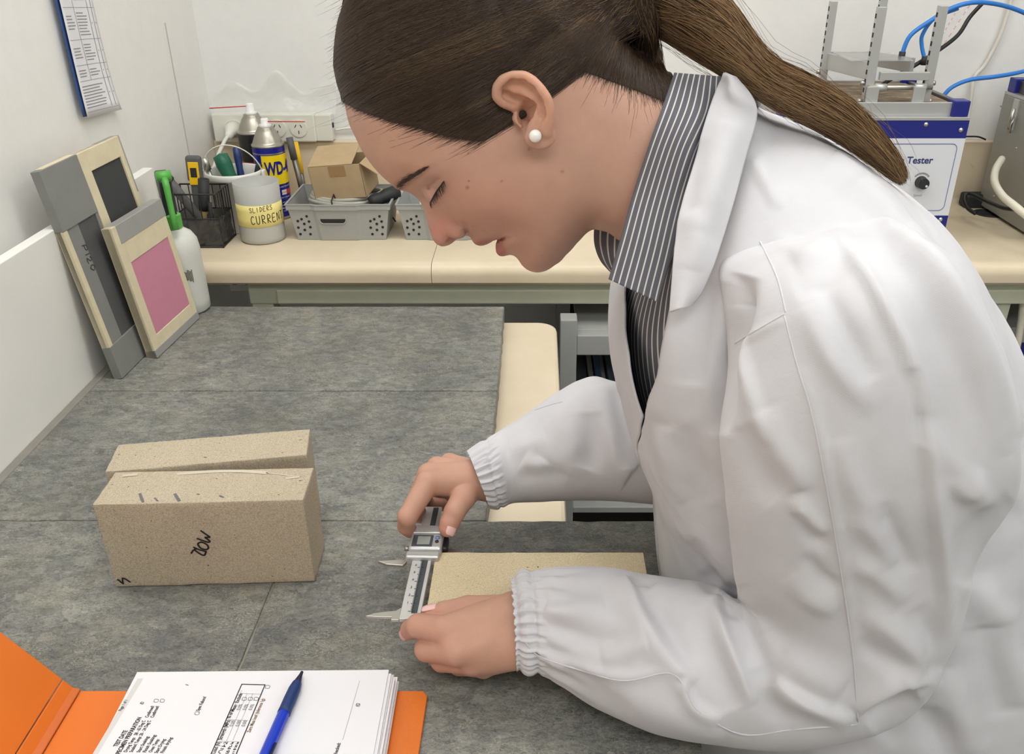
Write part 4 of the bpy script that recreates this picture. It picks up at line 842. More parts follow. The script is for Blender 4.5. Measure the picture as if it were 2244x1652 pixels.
# ------------------------------------------------------------------ scrub testing machines
mat('machine_blue', srgb(28, 38, 128), 0.35); mat('machine_white', srgb(226, 229, 234), 0.4); mat('machine_grey', srgb(158, 158, 150), 0.45, 0.3, var=0.03, vscale=8); mat('alu', srgb(196, 197, 196), 0.42, 0.65); mat('outline_blue', srgb(88, 98, 158), 0.5); mat('text_blue', srgb(52, 58, 112), 0.5)
def osb():
    m = bpy.data.materials.new('fibre_board'); m.use_nodes = True; t = NT(m); MATS['fibre_board'] = m
    co = t.coord('Object', (8, 70, 30)); t.color(t.ramp(t.noise(co, 3.0, 6, 0.7, 0.8), [(0.34, srgb(70, 58, 46)), (0.5, srgb(140, 122, 100)), (0.66, srgb(196, 182, 158))])); t.b.inputs['Roughness'].default_value = 0.9
osb()
TX0, TX1, TY0, TY1, TH_ = 0.44, 0.79, 1.62, 1.905, 0.244
def tester(label, x0, x1, m_front):
    o = thing('scrub_tester', label, 'testing machine', ((x0+x1)/2, (TY0+TY1)/2, B0)); hw2 = (x1-x0)/2; hd_ = (TY1-TY0)/2
    MB().bb((-hw2, -hd_+0.002, 0.006), (hw2, hd_, TH_)).build('casing', 'machine_grey', o, bev=0.002)
    for sx in (-1, 1):
        for sy_ in (-1, 1): MB().cyl((sx*(hw2-0.03), sy_*(hd_-0.03), 0), (sx*(hw2-0.03), sy_*(hd_-0.03), 0.007), 0.012).build('foot', 'rubber_black', o)
    MB().bb((-hw2, -hd_-0.001, 0.006), (hw2, -hd_+0.001, 0.066)).build('lower_band', 'machine_blue', o)
    MB().bb((-hw2, -hd_-0.001, 0.066), (hw2, -hd_+0.001, TH_-0.032)).build('front_plate', 'machine_white', o)
    MB().bb((-hw2, -hd_-0.001, TH_-0.032), (hw2, -hd_+0.001, TH_)).build('upper_band', 'machine_blue', o)
    P = [Vector((p[0], -hd_-0.0012, p[1])) for p in rrect(-hw2+0.012, 0.076, hw2-0.012, TH_-0.042, 0.010, 5)]
    MB().tube(P, 0.0006, 5, closed=True).build('panel_outline', 'outline_blue', o)
    Mt = Matrix.Translation((0, -hd_-0.0014, 0)) @ Matrix(((1, 0, 0, 0), (0, 0, -1, 0), (0, 1, 0, 0), (0, 0, 0, 1)))
    text_mesh('Scrub Tester', 0.0180, 'front_lettering', 'text_blue', Mt @ Matrix.Translation((hw2-0.052, 0.166, 0)), o, 'RIGHT', bold=0.0004)
    kx = hw2-0.066
    MB().cyl((kx, -hd_-0.001, 0.131), (kx, -hd_-0.017, 0.131), 0.0115, 0.010, 24).build('speed_knob', 'rubber_black', o, auto=40)
    MB().cyl((kx+0.005, -hd_-0.0168, 0.127), (kx+0.005, -hd_-0.0178, 0.127), 0.0022).build('knob_pointer', 'can_white', o)
    arc = [[(kx+r*math.cos(a), 0.131+r*math.sin(a)) for a in [math.radians(40+100*i/10) for i in range(11)]] for r in (0.0165,)]
    strokes(arc, 0.003, 'dial_arc', 'print_grey', Mt, o)
    text_mesh('Speed', 0.0065, 'front_lettering', 'print_grey', Mt @ Matrix.Translation((kx-0.001, 0.1035, 0)), o, 'CENTER')
    for x, z in ((hw2-0.012, TH_-0.017), (hw2-0.078, TH_-0.007), (hw2-0.013, 0.058), (-hw2+0.012, TH_-0.017)): MB().lathe([(0, 0.003), (0.003, 0.002), (0.0042, 0)], (x, -hd_-0.001, z), 12, RX(math.pi/2)).build('screw', 'steel', o, smooth=True)
    # tray on top
    zt_ = TH_; f = MB()
    for nm, p0, p1, m in (('tray_plate', (-hw2, -hd_-0.002, zt_), (hw2, hd_, zt_+0.006), 'alu'), ('tray_rail', (-hw2+0.01, -hd_+0.010, zt_+0.006), (hw2-0.03, -hd_+0.016, zt_+0.030), 'alu'), ('tray_rail', (-hw2+0.01, hd_-0.02, zt_+0.006), (hw2-0.03, hd_-0.014, zt_+0.030), 'alu'),
                          ('tray_rail', (hw2-0.022, -hd_+0.03, zt_+0.006), (hw2-0.012, hd_-0.03, zt_+0.030), 'steel_dark'), ('tray_rail', (-hw2+0.012, -hd_+0.03, zt_+0.006), (-hw2+0.022, hd_-0.03, zt_+0.030), 'steel_dark'), ('fibre_bed', (-hw2+0.024, -hd_+0.020, zt_+0.006), (hw2-0.026, hd_-0.024, zt_+0.026), 'fibre_board')):
        MB().bb(p0, p1).build(nm, m, o, bev=0.0008)
    for sx in (-1, 1):
        for sy_ in (-1, 1): MB().bb((sx*(hw2-0.018)-0.015, sy_*(hd_-0.017)-0.015, zt_+0.006), (sx*(hw2-0.018)+0.015, sy_*(hd_-0.017)+0.015, zt_+0.034), 0.002).build('corner_block', 'machine_blue', o)
    return o
t1 = tester('white and blue scrub testing machine right of the ponytail', TX0, TX1, None)
tl1 = t1.location; TZ = TH_+0.006
def tl_(u, v, Y): return atY(u, v, Y)-tl1
# uprights and carriage on top of the first machine
def post(u0, v0, u1, v1, Y, w, nm='post'):
    a = tl_(u0, v0, Y); b = tl_(u1, v1, Y); x = (a.x+b.x)/2; o = MB().bb((x-w/2, a.y-0.006, b.z), (x+w/2, a.y+0.006, a.z)).build(nm, 'alu', t1, bev=0.0008)
    n = 9
    for i in range(n):
        z = b.z+(a.z-b.z)*(0.1+0.88*i/n); MB().bb((x-w/2-0.0004, a.y-0.003, z), (x-w/2+0.0006, a.y+0.003, z+0.008)).build('slot', 'dark_void', t1)
    return x, a.y, b.z, a.z
postA = post(1918, 15, 1912, 222, 1.662, 0.016); postB = post(2056, 12, 2036, 222, 1.662, 0.016)
postC = post(1822, 2, 1806, 180, 1.80, 0.014); postD = post(1934, -60, 1926, 130, 1.80, 0.014)
for u in (1914, 2016):
    a = tl_(u, 190, 1.640); MB().bb((a.x-0.011, a.y-0.003, TZ-0.004), (a.x+0.011, a.y+0.003, a.z)).build('bracket', 'alu', t1, bev=0.0006)
def bar(p, q, r, nm, m='alu'):
    d = q-p; R = d.to_track_quat('Y', 'Z').to_matrix(); return MB().box((p+q)/2, (r[0], d.length, r[1]), R).build(nm, m, t1, bev=0.0008)
zc_ = tl_(1860, 150, 1.70).z
bar(Vector((postC[0]+0.004, postC[1], zc_)), Vector((postA[0]-0.002, postA[1]+0.008, zc_)), (0.008, 0.030), 'carriage_side')
bar(Vector((postD[0]+0.006, postD[1], zc_+0.004)), Vector((postB[0]-0.014, postB[1]+0.05, zc_+0.004)), (0.010, 0.026), 'carriage_side')
bar(Vector((postC[0], postC[1]+0.008, zc_+0.008)), Vector((postD[0], postD[1]+0.008, zc_+0.008)), (0.006, 0.018), 'carriage_back')
bar(Vector((postA[0]+0.012, postA[1]-0.012, zc_-0.006)), Vector((postB[0]-0.006, postA[1]-0.012, zc_-0.006)), (0.010, 0.014), 'carriage_front')
MB().cyl((postA[0]-0.004, postA[1]-0.012, zc_-0.026), (postB[0]+0.004, postA[1]-0.012, zc_-0.026), 0.0045).build('guide_rod', 'steel', t1, smooth=True)
for x in (postA[0]+0.018, postB[0]-0.018): MB().cyl((x-0.010, postA[1]-0.012, zc_-0.026), (x+0.010, postA[1]-0.012, zc_-0.026), 0.0068).build('rod_collar', 'steel_satin', t1, smooth=True)
MB().bb((postC[0]+0.01, postA[1]+0.02, zc_+0.0155), (postD[0]+0.03, postC[1]-0.01, zc_+0.0175)).build('clear_plate', 'clear_film', t1)
for (x, y) in ((postA[0]-0.012, postA[1]), (postB[0]+0.010, postB[1]), (postC[0]-0.010, postC[1])):
    for dz in (-0.020, -0.052, -0.064): MB().lathe([(0, -0.004), (0.0045, -0.003), (0.0045, 0.003), (0, 0.004)], (x, y, zc_+dz), 10, RY(math.pi/2)).build('bolt', 'steel', t1, smooth=True)
t2 = tester('second grey scrub testing machine at the right edge of the bench', 0.99, 1.34, None)
t2l = t2.location; xs = 0.99-t2l.x
a = atX(2222, 250, 0.989)-t2l
MB().bb((xs-0.003, a.y-0.010, a.z-0.032), (xs+0.001, a.y+0.010, a.z+0.030), 0.001).build('latch_plate', 'steel_satin', t2)
MB().cyl((xs-0.006, a.y-0.004, a.z-0.03), (xs-0.006, a.y-0.004, a.z+0.012), 0.004).build('latch_spring', 'steel', t2, smooth=True); MB().tube([(xs-0.004, a.y-0.012, a.z-0.005), (xs-0.010, a.y-0.014, a.z-0.02), (xs-0.006, a.y-0.012, a.z-0.036)], 0.002, 6).build('latch_hook', 'steel', t2, smooth=True)
for u, v in ((2193, 232), (2192, 350), (2177, 430), (2226, 325)):
    p = atX(u, v, 0.989)-t2l; MB().lathe([(0, 0.002), (0.002, 0.0015), (0.0028, 0)], (xs, p.y, p.z), 10, RY(-math.pi/2)).build('screw', 'steel', t2, smooth=True)
# hoses and cables
mat('hose_blue', srgb(48, 128, 214), 0.35); mat('cable_black', srgb(30, 30, 32), 0.45); mat('cable_white', srgb(222, 218, 206), 0.5); mat('hose_cream', srgb(226, 222, 204), 0.45); mat('string_red', srgb(214, 150, 150), 0.7)
def cable(name, label, cat, pts, r, m, ends=None):
    P = [atY(u, v, Y) for u, v, Y in pts]; o = thing(name, label, cat, P[-1]); MB().tube([p-P[-1] for p in smooth_poly(P, 6)], r, 10).build('run', m, o, smooth=True)
    return o, P
o, P = cable('air_hose', 'bright blue air hose arching over the scrub testing machine', 'hose', [(2424, 214, 1.75), (2405, 140, 1.77), (2320, 70, 1.79), (2230, 22, 1.78), (2150, 5, 1.75), (2090, 16, 1.74), (2040, 45, 1.74), (1995, 78, 1.74), (1977, 118, 1.74)], 0.0042, 'hose_blue')
MB().cyl((0, 0, -0.012), (0, 0, 0.004), 0.006).build('fitting', 'rubber_black', o, smooth=True)
o, P = cable('air_hose', 'short blue air hose looping down into the machine carriage', 'hose', [(2100, 18, 1.745), (2048, 40, 1.75), (2022, 75, 1.75), (2020, 100, 1.75), (2026, 128, 1.745)], 0.0038, 'hose_blue')
MB().cyl((0, 0, -0.012), (0, 0, 0.004), 0.0055).build('fitting', 'rubber_black', o, smooth=True)
o, P = cable('air_hose', 'blue air hose joining the two scrub testing machines', 'hose', [(2405, 214, 1.80), (2370, 150, 1.84), (2300, 138, 1.85), (2240, 157, 1.82), (2180, 168, 1.80), (2125, 175, 1.80), (2085, 192, 1.80), (2064, 215, 1.80)], 0.0042, 'hose_blue')
MB().cyl((0, 0, -0.010), (0, 0, 0.004), 0.006).build('fitting', 'rubber_black', o, smooth=True)
cable('black_cable', 'thick black cable rising in front of the wall over the tester', 'cable', [(2156, 4, 1.80), (2125, 38, 1.80), (2100, 76, 1.79), (2060, 108, 1.77), (2010, 140, 1.75), (1950, 175, 1.74), (1925, 192, 1.73)], 0.0040, 'cable_black')
cable('wall_cable', 'thin white cable hanging down the back wall', 'cable', [(2222, -20, 1.945), (2195, 70, 1.945), (2160, 140, 1.945), (2135, 170, 1.945), (2128, 215, 1.94), (2118, 280, 1.935)], 0.0040, 'cable_white')
for k, (a_, b_) in enumerate((((2100, 18), (2062, 82)), ((2126, 10), (2064, 104)))):
    P0 = atY(*a_, 1.952); P1 = atY(*b_, 1.88); oo = thing('warning_string', ('left' if k == 0 else 'right')+' thin red and white string beside the black cable', 'string', P1)
    sg = MB(); sw = MB()
    for i in range(12):
        (sg if i % 2 else sw).tube([(P0-P1)*(i/12), (P0-P1)*((i+0.9)/12)], 0.0009, 5)
    sg.build('red_strand', 'string_red', oo); sw.build('white_strand', 'cable_white', oo)
o, P = cable('drain_hose', 'cream drain hose bending from the right machine down to the bench', 'hose', [(2196, 348, 1.80), (2182, 372, 1.76), (2180, 400, 1.71), (2198, 430, 1.66), (2228, 455, 1.61), (2290, 510, 1.56), (2345, 600, 1.505), (2350, 720, 1.50), (2350, 1000, 1.50)], 0.0075, 'hose_cream')
o, P = cable('power_lead', 'black power lead with a plug behind the scrub testing machine', 'power lead', [(2240, 460, 1.66), (2200, 456, 1.70), (2160, 440, 1.76), (2125, 424, 1.80), (2113, 432, 1.80), (2120, 455, 1.78), (2138, 468, 1.76)], 0.0040, 'cable_black')
q0 = P[0]-P[-1]; MB().cyl(q0, q0+Vector((0.028, -0.006, 0)), 0.0065, 0.008).build('plug_body', 'cable_black', o, smooth=True)
gp = atZ(2165, 468, BT); g_ = thing('cable_grommet', 'round black cable grommet in the bench top', 'grommet', (gp.x, gp.y, BT+0.0003)); MB().lathe([(0.022, 0), (0.030, 0), (0.030, 0.0015), (0.022, 0.0018), (0.022, 0)], (0, 0, 0), 32).build('ring', 'rubber_black', g_, smooth=True); MB().lathe([(0, 0.0004), (0.0225, 0.0004)], (0, 0, 0), 32).build('hole', 'dark_void', g_)
gb = thing('adapter_brick', 'black power adapter beside the cable grommet', 'adapter', (gp.x-0.006, gp.y+0.055, B0)); MB().bb((-0.030, -0.018, 0), (0.030, 0.018, 0.030), 0.006).build('case', 'rubber_black', gb)
cable('thin_cable', 'thin black wire from the tester to the wall', 'cable', [(2160, 306, 1.93), (2145, 300, 1.93), (2125, 299, 1.93), (2100, 300, 1.92)], 0.0018, 'cable_black')
# under the bench at the right
ub = thing('storage_cupboard', 'grey topped blue storage unit under the bench at the right edge', 'storage unit', (1.36, 1.72, 0))
MB().bb((-0.42, -0.10, 0.0), (0.42, 0.18, 0.78)).build('cabinet', 'machine_blue', ub, bev=0.004); MB().bb((-0.44, -0.12, 0.78), (0.44, 0.19, 0.815)).build('top_panel', 'grey_frame', ub, bev=0.003)
cable('waste_pipe', 'pale plastic pipe hanging below the bench at the right edge', 'pipe', [(2244, 640, 1.575), (2238, 700, 1.575), (2228, 760, 1.575), (2212, 810, 1.575), (2206, 900, 1.575)], 0.007, 'hose_cream')
# ------------------------------------------------------------------ the woman: implicit body
def surface_nets(f, o, h):
    """f: 3-D array of values (<0 inside), o: origin, h: voxel size -> verts, quads"""
    s = f < 0
    nx, ny, nz = f.shape
    cs = np.zeros((nx-1, ny-1, nz-1), np.int8)
    for dx in (0, 1):
        for dy in (0, 1):
            for dz in (0, 1): cs += s[dx:nx-1+dx, dy:ny-1+dy, dz:nz-1+dz]
    act = (cs > 0) & (cs < 8); ijk = np.argwhere(act); idx = -np.ones(act.shape, np.int64); idx[act] = np.arange(len(ijk))
    acc = np.zeros((len(ijk), 3)); cnt = np.zeros(len(ijk))
    C = [(a, b, c) for a in (0, 1) for b in (0, 1) for c in (0, 1)]
    for i, a in enumerate(C):
        for b in C[i+1:]:
            if sum(abs(p-q) for p, q in zip(a, b)) != 1: continue
            fa = f[ijk[:, 0]+a[0], ijk[:, 1]+a[1], ijk[:, 2]+a[2]]; fb = f[ijk[:, 0]+b[0], ijk[:, 1]+b[1], ijk[:, 2]+b[2]]
            m = (fa < 0) != (fb < 0); d = fa-fb; d[d == 0] = 1e-9; t = np.clip(fa/d, 0, 1)
            p = np.array(a)[None]+t[:, None]*(np.array(b)-np.array(a))[None]
            acc[m] += p[m]; cnt[m] += 1
    V = (ijk+acc/np.maximum(cnt, 1)[:, None])*h+np.asarray(o)
    Q = []
    for ax in range(3):
        u, w = [(1, 2), (2, 0), (0, 1)][ax]
        sl0 = [slice(None)]*3; sl1 = [slice(None)]*3; sl0[ax] = slice(0, -1); sl1[ax] = slice(1, None)
        e = s[tuple(sl0)] != s[tuple(sl1)]; p = np.argwhere(e)
        p = p[(p[:, u] > 0) & (p[:, w] > 0) & (p[:, u] < f.shape[u]-1) & (p[:, w] < f.shape[w]-1)]
        flip = s[tuple(sl0)][p[:, 0], p[:, 1], p[:, 2]]
        def at(du, dw):
            q = p.copy(); q[:, u] += du; q[:, w] += dw; return idx[q[:, 0], q[:, 1], q[:, 2]]
        q = np.stack([at(-1, -1), at(0, -1), at(0, 0), at(-1, 0)], 1)
        q[~flip] = q[~flip][:, ::-1]; Q.append(q)
    return V, np.concatenate(Q)
def smin(a, b, k): h = np.clip(0.5+0.5*(b-a)/k, 0, 1); return b*(1-h)+a*h-k*h*(1-h)
def smax(a, b, k): return -smin(-a, -b, k)
def d_cone(P, a, b, ra, rb):
    a = np.asarray(a, float); b = np.asarray(b, float); ab = b-a; t = np.clip(((P-a) @ ab)/max(ab @ ab, 1e-12), 0, 1)
    return np.linalg.norm(P-a-t[..., None]*ab, axis=-1)-(ra+(rb-ra)*t)
def d_ell(P, c, r, R=None):
    q = P-np.asarray(c, float)
    if R is not None: q = q @ np.asarray(R)
    k = np.linalg.norm(q/np.asarray(r), axis=-1); k1 = np.linalg.norm(q/np.asarray(r)**2, axis=-1)
    return k*(k-1)/np.maximum(k1, 1e-6)
def npmesh(name, V, Q, m, parent, smooth=True, attr=None, uv=None):
    me = bpy.data.meshes.new(name); V = np.asarray(V, np.float32); Q = np.asarray(Q, np.int32); n = Q.shape[1]
    me.vertices.add(len(V)); me.vertices.foreach_set('co', V.ravel())
    me.loops.add(Q.size); me.loops.foreach_set('vertex_index', Q.ravel())
    me.polygons.add(len(Q)); me.polygons.foreach_set('loop_start', np.arange(0, Q.size, n, dtype=np.int32)); me.polygons.foreach_set('loop_total', np.full(len(Q), n, np.int32))
    if smooth: me.polygons.foreach_set('use_smooth', np.ones(len(Q), bool))
    me.update(calc_edges=True); me.validate()
    if attr is not None:
        a = me.color_attributes.new('tint', 'FLOAT_COLOR', 'POINT'); a.data.foreach_set('color', np.asarray(attr, np.float32).ravel())
    if uv is not None:
        l = me.uv_layers.new(name='UVMap'); l.data.foreach_set('uv', np.asarray(uv, np.float32)[Q.ravel()].ravel())
    if m is not None: me.materials.append(MATS[m])
    o = bpy.data.objects.new(name, me); COL.objects.link(o); o.parent = parent; return o
# ---- head frame (millimetres): x right, y up, z towards the camera; origin on the mid plane of the head
HC, HT = (1100.0, 300.0), 0.65
HO = np.array(atT(HC[0], HC[1], HT)); r_ = np.array(ray(*HC)); HD = np.linalg.norm(r_)*HT; E3 = -r_/np.linalg.norm(r_)
E1 = np.array([1.0, 0, 0])-E3*E3[0]; E1 /= np.linalg.norm(E1); E2 = np.cross(E3, E1)
def px2h(u, v, z=0.0):
    """pixel -> head coordinates (mm) on the plane z"""
    r = np.array(ray(u, v)); c = np.array([0, 0, CZ]); t = ((HO+E3*z*1e-3-c) @ E3)/(r @ E3); p = c+r*t-HO
    return np.array([p @ E1, p @ E2])*1e3
def h2w(P): P = np.asarray(P)*1e-3; return HO+P[..., 0:1]*E1+P[..., 1:2]*E2+P[..., 2:3]*E3
OUT = [(757, 226), (748, 190), (746, 150), (748, 100), (758, 50), (778, 0), (815, -55), (870, -105), (940, -140), (1020, -155), (1100, -140), (1170, -105), (1230, -55), (1280, 0), (1318, 55), (1352, 100), (1395, 140), (1440, 165), (1500, 180), (1570, 195), (1640, 205),
       (765, 268), (779, 299), (802, 342), (830, 378), (857, 403), (868, 414), (880, 417), (892, 420), (905, 426), (919, 440), (929, 460), (936, 484), (943, 508), (948, 523), (956, 534), (969, 540), (983, 537), (998, 526), (1011, 518), (1023, 517), (1033, 524), (1039, 533), (1049, 538), (1063, 536.5), (1076, 531), (1085, 527),
       (1086, 534), (1086, 546), (1090, 557), (1098, 562), (1109, 560), (1118, 558), (1128, 561), (1137, 571), (1147, 584), (1160, 593), (1176, 597), (1196, 593), (1216, 580), (1239, 559), (1263, 533), (1282, 513), (1302, 502), (1330, 508), (1365, 535), (1410, 580), (1460, 640), (1510, 700)]
INT = [  # u, v, half width (mm)
    (800, 260, 37), (840, 300, 44), (830, 160, 50), (810, 60, 44), (900, 300, 56), (870, 200, 60), (950, 220, 67), (930, 100, 68), (920, 0, 60), (1020, 0, 70), (1040, 110, 74), (1140, 20, 72), (1150, 140, 73.5), (1040, -80, 55), (1220, 60, 65), (1240, 160, 63), (1320, 150, 44),
    (880, 365, 41), (920, 345, 52), (960, 330, 59), (1010, 300, 65.5), (1060, 320, 67.5), (905, 398, 30), (935, 385, 46), (965, 372, 54),
    (925, 425, 17), (945, 415, 29), (960, 412, 37), (980, 405, 47), (1000, 390, 55), (1030, 370, 62),
    (940, 455, 10.5), (955, 450, 19), (975, 445, 32), (1000, 432, 46), (1030, 420, 57), (1070, 400, 63), (1120, 380, 65.5), (1150, 300, 68), (1120, 240, 69.5), (1190, 230, 69),
    (950, 490, 8.5), (965, 480, 13.5), (985, 470, 24), (1010, 462, 40), (1050, 455, 53), (960, 520, 9), (975, 515, 11.5), (990, 500, 15), (1005, 490, 22), (1020, 500, 20), (1035, 490, 34), 
    (1030, 512, 8.5), (1050, 515, 17), (1070, 505, 31), (1048, 530, 9.5), (1065, 526, 14), (1085, 515, 24), (1105, 517, 25), (1098, 545, 13), (1110, 535, 22), (1125, 525, 31), (1120, 495, 43), (1090, 480, 48), (1130, 550, 17), (1145, 545, 27), (1150, 570, 14), (1160, 575, 19), (1175, 585, 15), (1180, 560, 30), (1165, 525, 41), (1150, 480, 54),
    (1110, 440, 60), (1180, 430, 62.5), (1230, 400, 61), (1200, 480, 54), (1220, 520, 41), (1250, 500, 39), (1210, 560, 24), (1250, 440, 55), (1270, 470, 44), (1240, 320, 63.5), (1280, 380, 56), (1290, 260, 57), (1300, 440, 47), (1300, 480, 32), (1340, 490, 34),
    (1340, 300, 53), (1340, 380, 52), (1360, 440, 48), (1390, 230, 47), (1420, 320, 53), (1420, 420, 53), (1450, 520, 50), (1480, 260, 49), (1500, 380, 56), (1530, 500, 58), (1560, 300, 55), (1600, 400, 60), (1560, 600, 60), (1640, 300, 52)]
NEG = [(700, 300, 25), (660, 100, 40), (760, 420, 40), (850, 500, 40), (900, 560, 30), (1000, 600, 30), (1080, 640, 30), (1180, 680, 40), (1290, 600, 30), (1380, 680, 40), (760, -150, 40), (1000, -260, 50), (1300, -150, 50), (1430, 40, 40), (1560, 100, 40), (890, 450, 8), (915, 490, 12), (1020, 545, 8), (1072, 560, 9), (1118, 590, 9), (1250, 590, 12), (1300, 545, 12), (1350, 60, 12)]
cp = []; cq = []
for u, v in OUT: cp.append(px2h(u, v)); cq.append(0.0)
for u, v, wd in INT: cp.append(px2h(u, v, wd)); cq.append(wd*wd)
for u, v, wd in NEG: cp.append(px2h(u, v)); cq.append(-wd*wd*0.6)
cp = np.array(cp); cq = np.array(cq)
def tps(r2): return 0.5*r2*np.log(np.maximum(r2, 1e-9))
def tps_fit(cp, cq, lam):
    n = len(cp); K = tps(((cp[:, None]-cp[None])**2).sum(-1))+lam*np.eye(n); Pm = np.concatenate([np.ones((n, 1)), cp], 1)
    A = np.block([[K, Pm], [Pm.T, np.zeros((3, 3))]]); return np.linalg.solve(A, np.concatenate([cq, np.zeros(3)]))
QW = tps_fit(cp, cq, 6.0)
def Qf(xy):
    sh = xy.shape[:-1]; x = xy.reshape(-1, 2); out = np.empty(len(x)); n = len(cp)
    for i in range(0, len(x), 20000):
        b = x[i:i+20000]; out[i:i+20000] = tps(((b[:, None]-cp[None])**2).sum(-1)) @ QW[:n]+QW[n]+b @ QW[n+1:]
    return out.reshape(sh)
def on_head(u, v, off=0.0):
    """pixel -> point on the near side of the head (mm)"""
    z = 40.0
    for _ in range(8):
        x = px2h(u, v, z+off); z = math.sqrt(max(float(Qf(x[None])[0]), 0.0))
    x = px2h(u, v, z+off); return np.array([x[0], x[1], z+off])
HH = 1.25
gx = np.arange(-135, 190, HH); gy = np.arange(-125, 165, HH); gz = np.arange(-90, 96, HH)
XY = np.stack(np.meshgrid(gx, gy, indexing='ij'), -1); Qg = Qf(XY)
Qx, Qy = np.gradient(Qg, HH)
F = (gz[None, None]**2-Qg[..., None]); G = np.sqrt((Qx**2+Qy**2)[..., None]+4*gz[None, None]**2+60.0)
F = np.clip(F/G, -12, 12).astype(np.float32); del G
P3 = lambda sx, sy, sz: np.stack(np.meshgrid(gx[sx], gy[sy], gz[sz], indexing='ij'), -1)
def local(c, rad):
    sl = []
    for g_, q in zip((gx, gy, gz), c): i0 = max(0, int((q-rad-g_[0])/HH)); i1 = min(len(g_), int((q+rad-g_[0])/HH)+2); sl.append(slice(i0, i1))
    return tuple(sl)
def edit(c, rad, fn):
    for sg in (1, -1):
        cc_ = np.array(c)*np.array([1, 1, sg]); sl = local(cc_, rad); P = P3(*sl).copy(); P[..., 2] *= sg
        F[sl] = fn(F[sl], P).astype(np.float32)
def hp(u, v, z): x = px2h(u, v, z); return np.array([x[0], x[1], z])
# alar wing and nostril
al = hp(1002, 503, 12.5); edit(al, 22, lambda f, P: smin(f, d_ell(P, al, (8.2, 7.0, 6.2)), 4.0))
cr = [on_head(1016, 486, 0.6), on_head(1024, 500, 0.6), on_head(1021, 512, 0.6)]
def crease(f, P):
    d = np.minimum(d_cone(P, cr[0], cr[1], 0.6, 1.7), d_cone(P, cr[1], cr[2], 1.7, 0.8)); return smax(f, -d, 2.6)
edit(cr[1], 18, crease)
ns = hp(993, 527, 7.0); edit(ns, 16, lambda f, P: smax(f, -d_cone(P, ns+np.array([-3.5, -1.5, -0.5]), ns+np.array([3.5, 4.0, 0.5]), 2.0, 3.4), 1.2))
nl = [on_head(1026, 496, 0.8), on_head(1046, 503, 0.8), on_head(1072, 512, 0.8)]
edit(nl[1], 24, lambda f, P: smax(f, -np.minimum(d_cone(P, nl[0], nl[1], 1.0, 1.0), d_cone(P, nl[1], nl[2], 1.0, 0.4)), 4.0))
# lips: parted line running to the corner
lp = [hp(1083, 527, 0), hp(1094, 524, 10), on_head(1112, 521, 0.0), on_head(1126, 520, 0.2)]
def lips(f, P):
    d = np.minimum(np.minimum(d_cone(P, lp[0], lp[1], 1.7, 1.7), d_cone(P, lp[1], lp[2], 1.7, 1.0)), d_cone(P, lp[2], lp[3], 1.0, 0.5)); return smax(f, -d, 1.2)
edit(lp[1]+np.array([4, 0, 4]), 32, lips)
# eye: lid bulge with a step at the lash line
ec = on_head(956, 421); ec2 = ec+np.array([2.0, 1.0, -10.0])
lA = px2h(974, 396, ec[2]); lB = px2h(941, 449, ec[2]); ld = (lB-lA)/np.linalg.norm(lB-lA); ln_ = np.array([-ld[1], ld[0]])
if ln_ @ (px2h(935, 405, ec[2])-lA) < 0: ln_ = -ln_
def eyeball(f, P):
    al_ = (P[..., 0]-lA[0])*ld[0]+(P[..., 1]-lA[1])*ld[1]; bow = 2.2*np.sin(np.pi*np.clip(al_/np.linalg.norm(lB-lA), 0, 1))
    sd = (P[..., 0]-lA[0])*ln_[0]+(P[..., 1]-lA[1])*ln_[1]+bow; r_e = 10.9+1.5/(1+np.exp(np.clip(-sd/0.35, -40, 40)))
    return smin(f, np.linalg.norm(P-ec2, axis=-1)-r_e, 2.6)
edit(ec, 26, eyeball)
cl = [on_head(932, 425, -0.3), on_head(945, 408, -0.2), on_head(962, 392, -0.2)]
edit(cl[1], 22, lambda f, P: smax(f, -np.minimum(d_cone(P, cl[0], cl[1], 0.3, 0.5), d_cone(P, cl[1], cl[2], 0.5, 0.2)), 2.5))
# ear
CE = lambda x, y, z: hp(850+x/3.516, 150+y/3.516, z)
helix = [CE(965, 300, 73), CE(900, 265, 74.5), CE(848, 215, 76), CE(850, 150, 78), CE(890, 95, 80), CE(960, 66, 82), CE(1045, 66, 84), CE(1110, 102, 86), CE(1172, 165, 88), CE(1222, 240, 89), CE(1240, 325, 88.5), CE(1232, 415, 86.5), CE(1216, 480, 84)]
HR = [2.0, 3.0, 3.6, 3.6, 3.7, 3.6, 3.7, 3.7, 3.6, 3.5, 3.4, 3.8, 4.6]
anti = [CE(985, 165, 76), CE(1060, 185, 79.5), CE(1120, 235, 81), CE(1150, 300, 82), CE(1155, 380, 81.5), CE(1125, 440, 80.5)]
AR = [2.0, 3.2, 4.2, 4.2, 4.2, 4.0]
epl = [CE(960, 180, 70), CE(1080, 120, 76), CE(1160, 230, 79), CE(1180, 380, 78), CE(1150, 500, 76), CE(1000, 300, 68)]
ecn = CE(1060, 300, 72)
helF = [helix[1]]+[helix[i]*(1-q)+helix[i+1]*q for i in range(1, 12) for q in (0.33, 0.66, 1.0)]
